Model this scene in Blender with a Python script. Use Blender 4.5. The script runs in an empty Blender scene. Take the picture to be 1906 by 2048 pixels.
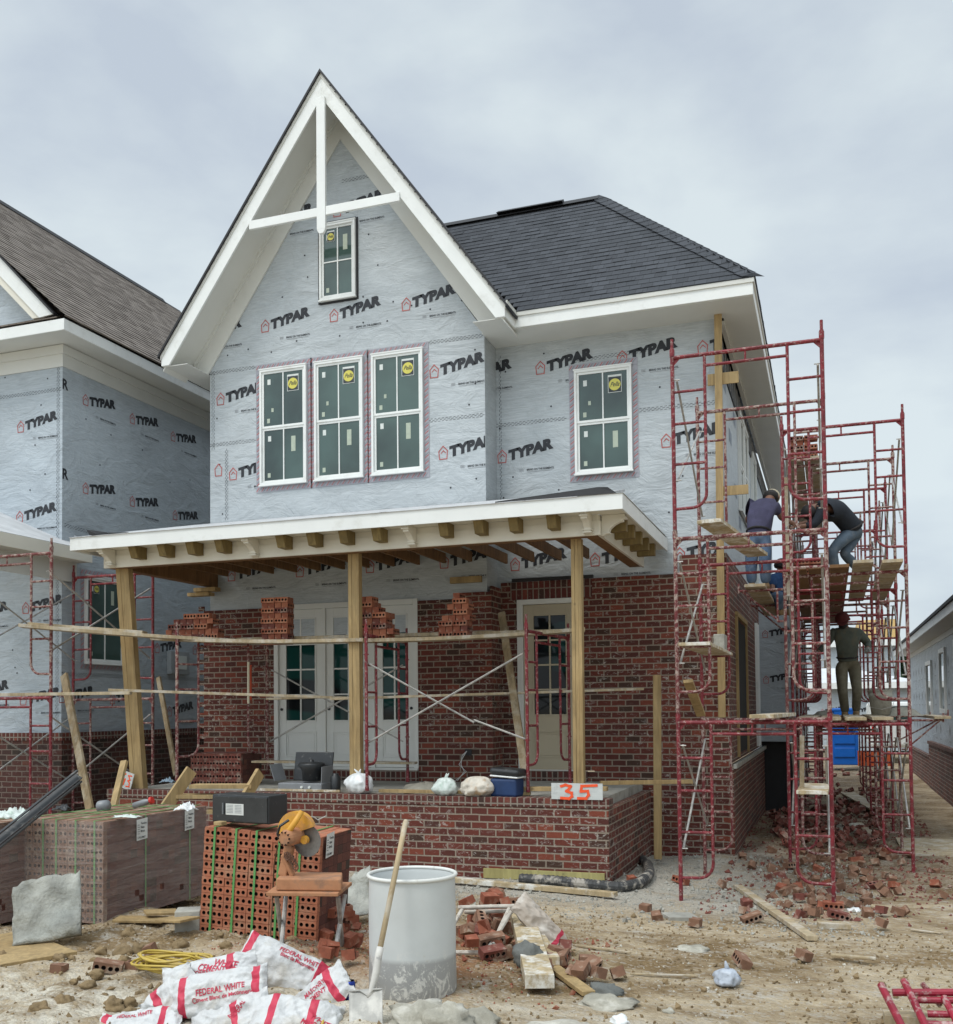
import bpy, bmesh, math, random
import numpy as np
from mathutils import Vector, Matrix, Euler, noise
random.seed(7)
S = bpy.context.scene
COL = S.collection
# ------------------------------------------------------------------ camera
YAW, PITCH, ROLL, F, CY, HC = 0.338, 0.0338, -0.0099, 2012.0, 1349.6, 1.85
def _basis():
    cy, sy = math.cos(YAW), math.sin(YAW)
    f = Vector((-sy, cy, 0)); r = Vector((cy, sy, 0)); u = Vector((0, 0, 1))
    f2 = f * math.cos(PITCH) + u * math.sin(PITCH); u2 = u * math.cos(PITCH) - f * math.sin(PITCH)
    r3 = r * math.cos(ROLL) + u2 * math.sin(ROLL); u3 = u2 * math.cos(ROLL) - r * math.sin(ROLL)
    return r3, u3, f2
CR, CU, CF = _basis()
CAMP = Vector((0, 0, HC))
cd = bpy.data.cameras.new('camera'); cam = bpy.data.objects.new('camera', cd); COL.objects.link(cam)
cd.sensor_fit = 'HORIZONTAL'; cd.sensor_width = 36.0; cd.lens = F / 1906 * 36
cd.shift_y = (CY - 1024) / 1906.0; cd.clip_start = 0.1; cd.clip_end = 3000
m = Matrix.Identity(4)
for i in range(3):
    m[i][0] = CR[i]; m[i][1] = CU[i]; m[i][2] = -CF[i]; m[i][3] = CAMP[i]
cam.matrix_world = m
S.camera = cam
# metric helpers: a measured direction met with a known plane gives the real place of a thing
def ray(px, py): return CF + CR * ((px - 953) / F) - CU * ((py - CY) / F)
def PY(px, py, Y): d = ray(px, py); return CAMP + d * (Y / d.y)
def PX(px, py, X): d = ray(px, py); return CAMP + d * (X / d.x)
def PZ(px, py, Z): d = ray(px, py); return CAMP + d * ((Z - HC) / d.z)
def PD(px, py, D): return CAMP + ray(px, py) * D
# ------------------------------------------------------------------ world, sun
SUN_EL, SUN_AZ = math.radians(60), math.radians(205)
SD = Vector((math.sin(SUN_AZ) * math.cos(SUN_EL), math.cos(SUN_AZ) * math.cos(SUN_EL), math.sin(SUN_EL)))
W = bpy.data.worlds.new("World"); S.world = W; W.use_nodes = True
nt = W.node_tree; nt.nodes.clear()
def N(nt, t, **k):
    n = nt.nodes.new(t)
    for a, b in k.items():
        if a.startswith('i_'):
            key = a[2:]; key = int(key) if key.isdigit() else key.replace('_', ' ')
            n.inputs[key].default_value = b
        else: setattr(n, a, b)
    return n
def L(nt, a, b): nt.links.new(a, b)
sky = N(nt, 'ShaderNodeTexSky', sky_type='NISHITA', sun_disc=False, sun_elevation=SUN_EL, sun_rotation=SUN_AZ)
bg1 = N(nt, 'ShaderNodeBackground', i_Strength=0.015); L(nt, sky.outputs[0], bg1.inputs[0])
tc = N(nt, 'ShaderNodeTexCoord'); mp = N(nt, 'ShaderNodeMapping'); mp.inputs['Scale'].default_value = (1.3, 1.3, 2.6)
L(nt, tc.outputs['Generated'], mp.inputs[0])
n1 = N(nt, 'ShaderNodeTexNoise', i_Scale=2.6, i_Detail=6.0, i_Roughness=0.52, i_Distortion=0.15); L(nt, mp.outputs[0], n1.inputs['Vector'])
cr = N(nt, 'ShaderNodeValToRGB'); L(nt, n1.outputs[0], cr.inputs[0])
cr.color_ramp.elements[0].position = 0.36; cr.color_ramp.elements[0].color = (0.55, 0.62, 0.70, 1)
cr.color_ramp.elements[1].position = 0.62; cr.color_ramp.elements[1].color = (0.735, 0.815, 0.84, 1)
dt = N(nt, 'ShaderNodeVectorMath', operation='DOT_PRODUCT'); L(nt, tc.outputs['Generated'], dt.inputs[0]); dt.inputs[1].default_value = SD
mr = N(nt, 'ShaderNodeMapRange', interpolation_type='SMOOTHSTEP'); mr.inputs['From Min'].default_value = 0.35; mr.inputs['From Max'].default_value = 1.0
mr.inputs['To Min'].default_value = 0.93; mr.inputs['To Max'].default_value = 2.3; L(nt, dt.outputs['Value'], mr.inputs['Value'])
bg2 = N(nt, 'ShaderNodeBackground'); L(nt, cr.outputs[0], bg2.inputs[0]); L(nt, mr.outputs[0], bg2.inputs[1])
ad = N(nt, 'ShaderNodeAddShader'); L(nt, bg1.outputs[0], ad.inputs[0]); L(nt, bg2.outputs[0], ad.inputs[1])
wo = N(nt, 'ShaderNodeOutputWorld'); L(nt, ad.outputs[0], wo.inputs[0])
sl = bpy.data.lights.new('sun', 'SUN'); sl.energy = 1.5; sl.angle = math.radians(16); sl.color = (1, 0.96, 0.9)
so = bpy.data.objects.new('sun', sl); COL.objects.link(so); so.location = (0, -5, 20)
so.rotation_euler = (-SD).to_track_quat('-Z', 'Y').to_euler()
S.view_settings.view_transform = 'Standard'; S.view_settings.look = 'None'; S.view_settings.exposure = 0; S.view_settings.gamma = 1
S.render.engine = 'CYCLES'
# ------------------------------------------------------------------ object helpers
def tag(o, label=None, cat=None, group=None, kind=None):
    if label: o['label'] = label
    if cat: o['category'] = cat
    if group: o['group'] = group
    if kind: o['kind'] = kind
    return o
def thing(name, label, cat, loc=(0, 0, 0), rot=(0, 0, 0), group=None):
    o = bpy.data.objects.new(name, None); COL.objects.link(o); o.location = loc; o.rotation_euler = rot
    o.empty_display_size = 0.1
    return tag(o, label, cat, group)
def wmat(o):
    m = Matrix.Identity(4)
    while o is not None:
        m = Matrix.LocRotScale(o.location, o.rotation_euler, o.scale) @ m; o = o.parent
    return m
class MB:
    def __init__(s): s.v = []; s.f = []; s.m = []; s.uvf = {}
    def add(s, vs, fs, mi=0, mat=None):
        b = len(s.v)
        for p in vs:
            p = Vector(p) if mat is None else mat @ Vector(p)
            s.v.append(p)
        for f in fs: s.f.append(tuple(i + b for i in f)); s.m.append(mi)
        return s
    def box(s, x0, x1, y0, y1, z0, z1, mi=0, mat=None):
        vs = [(x, y, z) for x in (x0, x1) for y in (y0, y1) for z in (z0, z1)]
        return s.add(vs, [(0, 1, 3, 2), (4, 6, 7, 5), (0, 4, 5, 1), (2, 3, 7, 6), (0, 2, 6, 4), (1, 5, 7, 3)], mi, mat)
    def bar(s, p, q, w, h, mi=0, up=(0, 0, 1), ext=0):
        """board from p to q, w across, h along up"""
        p = Vector(p); q = Vector(q); d = (q - p); ln = d.length; d.normalize()
        sx = d.cross(Vector(up))
        if sx.length < 1e-4: sx = d.cross(Vector((1, 0, 0)))
        sx.normalize(); uz = sx.cross(d).normalized()
        m = Matrix(((d.x, sx.x, uz.x, p.x), (d.y, sx.y, uz.y, p.y), (d.z, sx.z, uz.z, p.z), (0, 0, 0, 1)))
        return s.box(-ext, ln + ext, -w / 2, w / 2, -h / 2, h / 2, mi, m)
    def prism(s, poly, off, mi=0):
        """poly: 3d points, extruded by vector off"""
        n = len(poly); off = Vector(off); vs = [Vector(p) for p in poly] + [Vector(p) + off for p in poly]
        fs = [tuple(range(n)), tuple(range(2 * n - 1, n - 1, -1))] + [(i, i + n, (i + 1) % n + n, (i + 1) % n) for i in range(n)]
        return s.add(vs, fs, mi)
    def tube(s, pts, r, seg=8, mi=0, cap=True, closed=False):
        pts = [Vector(p) for p in pts]; n = len(pts); rs = r if isinstance(r, (list, tuple)) else [r] * n
        prev = None; rings = []
        for i, p in enumerate(pts):
            if closed: d = (pts[(i + 1) % n] - pts[i - 1])
            else: d = (pts[min(i + 1, n - 1)] - pts[max(i - 1, 0)])
            d.normalize()
            if prev is None:
                a = d.orthogonal().normalized()
            else:
                a = prev - d * prev.dot(d)
                if a.length < 1e-5: a = d.orthogonal()
                a.normalize()
            prev = a; b = d.cross(a)
            rings.append([p + (a * math.cos(t) + b * math.sin(t)) * rs[i] for t in [2 * math.pi * k / seg for k in range(seg)]])
        vs = [p for rg in rings for p in rg]; fs = []
        for i in range(n if closed else n - 1):
            j = (i + 1) % n
            for k in range(seg):
                k2 = (k + 1) % seg; fs.append((i * seg + k, i * seg + k2, j * seg + k2, j * seg + k))
        if cap and not closed: fs += [tuple(range(seg - 1, -1, -1)), tuple(range((n - 1) * seg, n * seg))]
        return s.add(vs, fs, mi)
    def lathe(s, prof, seg=24, mi=0, mat=None, cap=True):
        """prof: (r,z) list around local Z"""
        vs = [(r * math.cos(2 * math.pi * k / seg), r * math.sin(2 * math.pi * k / seg), z) for r, z in prof for k in range(seg)]
        fs = [(i * seg + k, i * seg + (k + 1) % seg, (i + 1) * seg + (k + 1) % seg, (i + 1) * seg + k) for i in range(len(prof) - 1) for k in range(seg)]
        if cap and prof[0][0] > 1e-5: fs.append(tuple(range(seg - 1, -1, -1)))
        if cap and prof[-1][0] > 1e-5: fs.append(tuple(range((len(prof) - 1) * seg, len(prof) * seg)))
        return s.add(vs, fs, mi, mat)
    def build(s, name, mats, parent=None, world=True, smooth=False, bevel=0, loc=None, rot=None, uv=True):
        me = bpy.data.meshes.new(name); vs = s.v
        if world and parent is not None:
            iv = wmat(parent).inverted(); vs = [iv @ p for p in vs]
        me.from_pydata([tuple(p) for p in vs], [], s.f)
        if not isinstance(mats, (list, tuple)): mats = [mats]
        for mm in mats: me.materials.append(mm)
        me.polygons.foreach_set('material_index', s.m)
        if uv:
            ul = me.uv_layers.new(name='UVMap').data
            for p in me.polygons:
                # box mapping in metres from world coordinates
                wv = [s.v[i] for i in p.vertices]
                nn = (wv[1] - wv[0]).cross(wv[2] - wv[0]) if len(wv) > 2 else Vector((0, 0, 1))
                a = (abs(nn.x), abs(nn.y), abs(nn.z)); k = a.index(max(a))
                for li, q in zip(p.loop_indices, wv):
                    ul[li].uv = (q.y, q.z) if k == 0 else ((q.x, q.z) if k == 1 else (q.x, q.y))
        if smooth: me.polygons.foreach_set('use_smooth', [True] * len(me.polygons))
        me.update()
        o = bpy.data.objects.new(name, me); COL.objects.link(o)
        if parent is not None: o.parent = parent
        if loc is not None: o.location = loc
        if rot is not None: o.rotation_euler = rot
        if bevel:
            b = o.modifiers.new('bevel', 'BEVEL'); b.width = bevel; b.segments = 2; b.limit_method = 'ANGLE'
        return o
def build_parts(mb, name, mats, parent=None, **k):
    """every separate piece of the mesh becomes an object of its own"""
    par = list(range(len(mb.v)))
    def fd(a):
        while par[a] != a: par[a] = par[par[a]]; a = par[a]
        return a
    for f in mb.f:
        for i in f[1:]: par[fd(i)] = fd(f[0])
    gr = {}
    for f, mi in zip(mb.f, mb.m): gr.setdefault(fd(f[0]), []).append((f, mi))
    out = []
    for fs in gr.values():
        ids = sorted({i for f, _ in fs for i in f}); mp_ = {a: b for b, a in enumerate(ids)}
        n = MB(); n.v = [mb.v[i] for i in ids]; n.f = [tuple(mp_[i] for i in f) for f, _ in fs]; n.m = [mi for _, mi in fs]
        out.append(n.build(name, mats, parent, **k))
    return out
def copy_tree(o, parent=None):
    c = o.copy(); COL.objects.link(c)
    if parent is not None: c.parent = parent
    for ch in list(o.children): copy_tree(ch, c)
    return c
# ------------------------------------------------------------------ materials
def mk(name):
    m = bpy.data.materials.new(name); m.use_nodes = True; nt = m.node_tree; nt.nodes.clear()
    out = N(nt, 'ShaderNodeOutputMaterial'); b = N(nt, 'ShaderNodeBsdfPrincipled'); L(nt, b.outputs[0], out.inputs[0])
    return m, nt, b
def c4(c): return (c[0], c[1], c[2], 1)
def mix(nt, fac, a, b, mode='MIX'):
    n = N(nt, 'ShaderNodeMixRGB', blend_type=mode)
    for i, x in ((0, fac), (1, a), (2, b)):
        if isinstance(x, (int, float)): n.inputs[i].default_value = x
        elif isinstance(x, tuple): n.inputs[i].default_value = c4(x)
        else: L(nt, x, n.inputs[i])
    return n.outputs[0]
def nz(nt, vec, scale, detail=4, rough=0.55, lo=0.4, hi=0.6, stretch=None, dist=0):
    if stretch:
        mp = N(nt, 'ShaderNodeMapping'); mp.inputs['Scale'].default_value = stretch; L(nt, vec, mp.inputs[0]); vec = mp.outputs[0]
    n = N(nt, 'ShaderNodeTexNoise', i_Scale=scale, i_Detail=detail, i_Roughness=rough, i_Distortion=dist); L(nt, vec, n.inputs['Vector'])
    r = N(nt, 'ShaderNodeMapRange'); r.inputs['From Min'].default_value = lo; r.inputs['From Max'].default_value = hi
    L(nt, n.outputs[0], r.inputs['Value']); return r.outputs[0]
def M(name, col, rough=0.6, var=0.18, vs=3.0, bump=0.15, bs=40.0, metal=0.0, dirt=None, dirt_amt=0.5, dirt_s=6.0, dirt_lo=0.5, stretch=None, trans=0, spec=None, bdist=0.004, coord='Object'):
    m, nt, b = mk(name); tc = N(nt, 'ShaderNodeTexCoord').outputs[coord]
    v = nz(nt, tc, vs, 5, 0.6, 0.3, 0.7, stretch)
    dk = tuple(max(0, x * (1 - var)) for x in col); lt = tuple(min(1, x * (1 + var)) for x in col)
    c = mix(nt, v, dk, lt)
    if dirt is not None:
        d = nz(nt, tc, dirt_s, 8, 0.65, dirt_lo, dirt_lo + 0.12)
        mm = N(nt, 'ShaderNodeMath', operation='MULTIPLY', i_1=dirt_amt); L(nt, d, mm.inputs[0])
        c = mix(nt, mm.outputs[0], c, dirt)
    L(nt, c, b.inputs['Base Color']); b.inputs['Roughness'].default_value = rough; b.inputs['Metallic'].default_value = metal
    if spec is not None: b.inputs['Specular IOR Level'].default_value = spec
    if trans: b.inputs['Transmission Weight'].default_value = trans
    if bump:
        n = nz(nt, tc, bs, 6, 0.6, 0.0, 1.0, stretch); bp = N(nt, 'ShaderNodeBump', i_Strength=bump, i_Distance=bdist)
        L(nt, n, bp.inputs['Height']); L(nt, bp.outputs[0], b.inputs['Normal'])
    return m
def brick_mat(name, w, h, c1, c2, cm, off=0.5, smear=0.5, mort=0.010, dark=0.0, sm_lo=0.57):
    m, nt, b = mk(name); tcn = N(nt, 'ShaderNodeTexCoord'); uv = tcn.outputs['UV']; ob = tcn.outputs['Object']
    # wobble
    nn = N(nt, 'ShaderNodeTexNoise', i_Scale=9.0, i_Detail=3.0); L(nt, ob, nn.inputs['Vector'])
    sub = N(nt, 'ShaderNodeVectorMath', operation='SUBTRACT'); L(nt, nn.outputs['Color'], sub.inputs[0]); sub.inputs[1].default_value = (0.5, 0.5, 0.5)
    sc = N(nt, 'ShaderNodeVectorMath', operation='SCALE'); L(nt, sub.outputs[0], sc.inputs[0]); sc.inputs['Scale'].default_value = 0.010
    av = N(nt, 'ShaderNodeVectorMath', operation='ADD'); L(nt, uv, av.inputs[0]); L(nt, sc.outputs[0], av.inputs[1])
    bt = N(nt, 'ShaderNodeTexBrick', offset=off, i_Scale=1.0, i_Mortar_Size=mort, i_Mortar_Smooth=0.25, i_Bias=-0.1, i_Brick_Width=w, i_Row_Height=h)
    bt.inputs['Color1'].default_value = c4(c1); bt.inputs['Color2'].default_value = c4(c2); bt.inputs['Mortar'].default_value = c4(cm)
    L(nt, av.outputs[0], bt.inputs['Vector'])
    # second brick layer for odd burnt bricks
    bt2 = N(nt, 'ShaderNodeTexBrick', offset=off, i_Scale=1.0, i_Mortar_Size=0.0, i_Bias=0.0, i_Brick_Width=w, i_Row_Height=h)
    bt2.inputs['Color1'].default_value = (0, 0, 0, 1); bt2.inputs['Color2'].default_value = (1, 1, 1, 1); L(nt, uv, bt2.inputs['Vector'])
    r2 = N(nt, 'ShaderNodeMapRange'); r2.inputs['From Min'].default_value = 0.86; r2.inputs['From Max'].default_value = 0.93; L(nt, bt2.outputs['Color'], r2.inputs['Value'])
    col = mix(nt, nz(nt, ob, 60, 4, 0.6, 0.3, 0.7), bt.outputs['Color'], (0.5, 0.5, 0.5), 'OVERLAY')
    inv = N(nt, 'ShaderNodeMath', operation='SUBTRACT', i_0=1.0); L(nt, bt.outputs['Fac'], inv.inputs[1])
    m2 = N(nt, 'ShaderNodeMath', operation='MULTIPLY'); L(nt, r2.outputs[0], m2.inputs[0]); L(nt, inv.outputs[0], m2.inputs[1])
    m3 = N(nt, 'ShaderNodeMath', operation='MULTIPLY', i_1=0.75); L(nt, m2.outputs[0], m3.inputs[0])
    col = mix(nt, m3.outputs[0], bt.outputs['Color'], (c1[0] * 0.35, c1[1] * 0.9, c1[2] * 0.9))
    r3 = N(nt, 'ShaderNodeMapRange'); r3.inputs['From Min'].default_value = 0.16; r3.inputs['From Max'].default_value = 0.08; L(nt, bt2.outputs['Color'], r3.inputs['Value'])
    m4 = N(nt, 'ShaderNodeMath', operation='MULTIPLY'); L(nt, r3.outputs[0], m4.inputs[0]); L(nt, inv.outputs[0], m4.inputs[1]); m5 = N(nt, 'ShaderNodeMath', operation='MULTIPLY', i_1=0.7); L(nt, m4.outputs[0], m5.inputs[0])
    col = mix(nt, m5.outputs[0], col, (c1[0] * 1.5, c1[1] * 1.7, c1[2] * 1.5))
    gr_ = nz(nt, ob, 55, 5, 0.7, 0.3, 0.7); col = mix(nt, gr_, mix(nt, 1.0, col, (0.72, 0.7, 0.7), 'MULTIPLY'), col)
    v = nz(nt, ob, 1.3, 4, 0.6, 0.3, 0.7); col = mix(nt, v, col, mix(nt, 1.0, col, (0.8, 0.74, 0.74), 'MULTIPLY'))
    # mortar smears
    s1 = nz(nt, ob, 11, 9, 0.72, sm_lo, sm_lo + 0.05, (1, 1, 2.0), 1.2); s2 = nz(nt, ob, 1.1, 3, 0.5, 0.38, 0.62)
    mu = N(nt, 'ShaderNodeMath', operation='MULTIPLY'); L(nt, s1, mu.inputs[0]); L(nt, s2, mu.inputs[1])
    mu2 = N(nt, 'ShaderNodeMath', operation='MULTIPLY', i_1=smear); L(nt, mu.outputs[0], mu2.inputs[0]); mu2.use_clamp = True
    col = mix(nt, mu2.outputs[0], col, (0.42, 0.38, 0.34))
    L(nt, col, b.inputs['Base Color']); b.inputs['Roughness'].default_value = 0.85
    hh = N(nt, 'ShaderNodeMath', operation='MULTIPLY', i_1=-1.0); L(nt, bt.outputs['Fac'], hh.inputs[0])
    nb = nz(nt, ob, 70, 5, 0.6, 0, 1); ha = N(nt, 'ShaderNodeMath', operation='MULTIPLY_ADD', i_1=0.5); L(nt, nb, ha.inputs[0]); L(nt, hh.outputs[0], ha.inputs[2])
    bp = N(nt, 'ShaderNodeBump', i_Strength=0.8, i_Distance=0.008); L(nt, ha.outputs[0], bp.inputs['Height']); L(nt, bp.outputs[0], b.inputs['Normal'])
    return m
def wrap_mat(name, col):
    m, nt, b = mk(name); tcn = N(nt, 'ShaderNodeTexCoord'); ob = tcn.outputs['Object']
    v = nz(nt, ob, 0.9, 6, 0.6, 0.3, 0.7, (1, 1, 1), 0.6); c = mix(nt, v, tuple(x * 0.86 for x in col), tuple(min(1, x * 1.12) for x in col))
    h = nz(nt, ob, 30, 4, 0.7, 0.42, 0.62, (0.15, 0.15, 2.5)); c = mix(nt, 0.16, c, mix(nt, h, (0.25, 0.28, 0.33), (0.75, 0.8, 0.85)))
    sc = nz(nt, ob, 2.6, 7, 0.7, 0.70, 0.76, None, 1.0); c = mix(nt, sc, c, (0.62, 0.66, 0.68))
    L(nt, c, b.inputs['Base Color']); b.inputs['Roughness'].default_value = 0.48; b.inputs['Specular IOR Level'].default_value = 0.35
    mpw = N(nt, 'ShaderNodeMapping'); mpw.inputs['Rotation'].default_value = (0, 0.5, 0); mpw.inputs['Scale'].default_value = (1, 1, 1.9); L(nt, ob, mpw.inputs[0])
    w1 = N(nt, 'ShaderNodeTexNoise', i_Scale=1.5, i_Detail=6.0, i_Roughness=0.55, i_Distortion=1.5); L(nt, mpw.outputs[0], w1.inputs['Vector'])
    vo = N(nt, 'ShaderNodeTexVoronoi', feature='DISTANCE_TO_EDGE', i_Scale=1.7); 
    mpn = N(nt, 'ShaderNodeMapping'); mpn.inputs['Rotation'].default_value = (0.5, 0.6, 0.3); L(nt, ob, mpn.inputs[0])
    mx = N(nt, 'ShaderNodeVectorMath', operation='MULTIPLY_ADD'); L(nt, w1.outputs['Color'], mx.inputs[0]); mx.inputs[1].default_value = (1.2, 1.2, 1.2); L(nt, mpn.outputs[0], mx.inputs[2]); L(nt, mx.outputs[0], vo.inputs['Vector'])
    e = N(nt, 'ShaderNodeMapRange'); e.inputs['From Max'].default_value = 0.07; e.inputs['To Min'].default_value = 1; e.inputs['To Max'].default_value = 0; L(nt, vo.outputs['Distance'], e.inputs['Value'])
    a = N(nt, 'ShaderNodeMath', operation='MULTIPLY_ADD', i_1=0.055); L(nt, e.outputs[0], a.inputs[0]); L(nt, w1.outputs[0], a.inputs[2])
    bp = N(nt, 'ShaderNodeBump', i_Strength=0.85, i_Distance=0.05); L(nt, a.outputs[0], bp.inputs['Height']); L(nt, bp.outputs[0], b.inputs['Normal'])
    return m
def shingle_mat(name, c1, c2, w=0.3, h=0.143):
    m, nt, b = mk(name); tcn = N(nt, 'ShaderNodeTexCoord'); uv = tcn.outputs['UV']; ob = tcn.outputs['Object']
    bt = N(nt, 'ShaderNodeTexBrick', offset=0.37, i_Scale=1.0, i_Mortar_Size=0.003, i_Brick_Width=w, i_Row_Height=h, i_Bias=0.0)
    bt.inputs['Color1'].default_value = c4(c1); bt.inputs['Color2'].default_value = c4(c2); bt.inputs['Mortar'].default_value = c4(tuple(x * 0.5 for x in c1)); L(nt, uv, bt.inputs['Vector'])
    c = mix(nt, nz(nt, ob, 160, 3, 0.6, 0.3, 0.7), mix(nt, 1.0, bt.outputs[0], (0.75, 0.75, 0.75), 'MULTIPLY'), bt.outputs[0])
    L(nt, c, b.inputs['Base Color']); b.inputs['Roughness'].default_value = 0.9
    n = nz(nt, ob, 120, 4, 0.6, 0, 1); bp = N(nt, 'ShaderNodeBump', i_Strength=0.5, i_Distance=0.004); L(nt, n, bp.inputs['Height']); L(nt, bp.outputs[0], b.inputs['Normal'])
    return m
def wood_mat(name, col, var=0.25, dirt=None, amt=0.4):
    m, nt, b = mk(name); ob = N(nt, 'ShaderNodeTexCoord').outputs['Object']
    n = N(nt, 'ShaderNodeTexNoise', i_Scale=3.0, i_Detail=6.0, i_Distortion=1.0); L(nt, ob, n.inputs['Vector'])
    g1 = nz(nt, ob, 14, 5, 0.6, 0.35, 0.65, (1, 1, 0.12), 1.0); g2 = nz(nt, ob, 2.2, 5, 0.6, 0.35, 0.65)
    c = mix(nt, g1, tuple(x * (1 - var) for x in col), tuple(min(1, x * (1 + var * 0.6)) for x in col)); c = mix(nt, g2, c, mix(nt, 1.0, c, (0.82, 0.78, 0.72), 'MULTIPLY'))
    kn = N(nt, 'ShaderNodeTexVoronoi', i_Scale=3.1); L(nt, ob, kn.inputs['Vector'])
    k = N(nt, 'ShaderNodeMapRange'); k.inputs['From Min'].default_value = 0.03; k.inputs['From Max'].default_value = 0.07; k.inputs['To Min'].default_value = 0.6; k.inputs['To Max'].default_value = 0; L(nt, kn.outputs['Distance'], k.inputs['Value'])
    c = mix(nt, k.outputs[0], c, tuple(x * 0.35 for x in col))
    if dirt is not None:
        d = nz(nt, ob, 5, 8, 0.7, 0.48, 0.6); mm = N(nt, 'ShaderNodeMath', operation='MULTIPLY', i_1=amt); L(nt, d, mm.inputs[0]); c = mix(nt, mm.outputs[0], c, dirt)
    L(nt, c, b.inputs['Base Color']); b.inputs['Roughness'].default_value = 0.75
    bp = N(nt, 'ShaderNodeBump', i_Strength=0.25, i_Distance=0.003); L(nt, g1, bp.inputs['Height']); L(nt, bp.outputs[0], b.inputs['Normal'])
    return m
BR = brick_mat('brick_red', 0.203, 0.085, (0.175, 0.037, 0.021), (0.070, 0.019, 0.014), (0.33, 0.275, 0.21), smear=0.95, sm_lo=0.56)
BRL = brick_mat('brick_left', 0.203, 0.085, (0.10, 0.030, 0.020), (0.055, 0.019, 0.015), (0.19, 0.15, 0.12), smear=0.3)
BROW = brick_mat('brick_rowlock', 0.081, 0.105, (0.15, 0.036, 0.025), (0.08, 0.022, 0.017), (0.30, 0.26, 0.21), off=0.0, smear=0.7)
BSOL = brick_mat('brick_soldier', 0.085, 0.30, (0.17, 0.035, 0.025), (0.09, 0.02, 0.018), (0.30, 0.25, 0.21), off=0.0, smear=0.4)
WRAP = wrap_mat('house_wrap_grey', (0.43, 0.465, 0.48))
WRAPL = wrap_mat('house_wrap_blue', (0.40, 0.45, 0.485))
WHITE = M('white_trim', (0.76, 0.775, 0.755), 0.45, 0.05, 1.5, 0.08, 30, dirt=(0.60, 0.60, 0.56), dirt_amt=0.5, dirt_s=3.5, dirt_lo=0.55)
CREAM = M('primed_cream', (0.70, 0.67, 0.58), 0.5, 0.05, 1.5, 0.05, 30)
SOFF = M('soffit_grey', (0.62, 0.62, 0.58), 0.5, 0.04, 1.5, 0.03, 30)
SHD = shingle_mat('shingle_slate', (0.042, 0.047, 0.056), (0.066, 0.073, 0.086), 0.16)
SHB = shingle_mat('shingle_weathered', (0.18, 0.150, 0.128), (0.29, 0.25, 0.215), 0.16)
BLACK = M('felt_black', (0.012, 0.012, 0.014), 0.6, 0.3, 8, 0.3, 40)
WOOD = wood_mat('lumber_yellow', (0.40, 0.285, 0.135))
WOODD = wood_mat('lumber_brown', (0.22, 0.115, 0.045))
WOODG = wood_mat('lumber_grey', (0.42, 0.34, 0.22), 0.25, (0.55, 0.52, 0.46), 0.6)
WOODW = wood_mat('lumber_limed', (0.45, 0.36, 0.22), 0.25, (0.68, 0.67, 0.62), 0.9)
TREAT = wood_mat('lumber_treated', (0.42, 0.38, 0.16), 0.2)
RED = M('scaffold_red', (0.165, 0.011, 0.018), 0.6, 0.45, 9, 0.5, 60, dirt=(0.40, 0.33, 0.29), dirt_amt=0.75, dirt_s=34, dirt_lo=0.53)
REDW = M('scaffold_spattered', (0.13, 0.020, 0.022), 0.75, 0.3, 7, 0.5, 60, dirt=(0.40, 0.33, 0.28), dirt_amt=0.85, dirt_s=30, dirt_lo=0.47)
GALV = M('galvanised', (0.36, 0.35, 0.33), 0.55, 0.25, 9, 0.2, 60, metal=0.3, dirt=(0.55, 0.52, 0.47), dirt_amt=0.6, dirt_s=12)
DKMET = M('dark_steel', (0.05, 0.05, 0.05), 0.5, 0.3, 9, 0.2, 60, metal=0.5)
CONC = M('concrete', (0.34, 0.33, 0.29), 0.9, 0.25, 4, 0.6, 30, dirt=(0.2, 0.18, 0.15), dirt_amt=0.4, bdist=0.01)
INKB = M('ink_black', (0.018, 0.020, 0.026), 0.6, 0.2, 8, 0)
INKR = M('ink_red', (0.42, 0.10, 0.09), 0.6, 0.2, 8, 0)
INKG = M('ink_grey', (0.22, 0.23, 0.25), 0.6, 0.2, 8, 0)
def glass_mat(name, col, rough=0.06, teal_reflection=None, ior=1.6):
    m, nt, b = mk(name); ob = N(nt, 'ShaderNodeTexCoord').outputs['Object']
    c = mix(nt, nz(nt, ob, 0.9, 3, 0.5, 0.38, 0.62), tuple(x * 0.55 for x in col), tuple(x * 1.25 for x in col))
    if teal_reflection is not None: c = mix(nt, nz(nt, ob, 1.6, 2, 0.4, 0.5, 0.56, (0.3, 1, 1.4)), c, teal_reflection)  # teal bands: reflections painted into the glass colour
    L(nt, c, b.inputs['Base Color']); b.inputs['Roughness'].default_value = rough; b.inputs['IOR'].default_value = ior
    n = nz(nt, ob, 2.0, 2, 0.5, 0, 1); bp = N(nt, 'ShaderNodeBump', i_Strength=0.10, i_Distance=0.02); L(nt, n, bp.inputs['Height']); L(nt, bp.outputs[0], b.inputs['Normal'])
    return m
GLASS = glass_mat('window_glass', (0.045, 0.080, 0.070))
GLASSD = glass_mat('door_glass', (0.008, 0.010, 0.012), 0.05, (0.008, 0.05, 0.045), 1.33)
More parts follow.
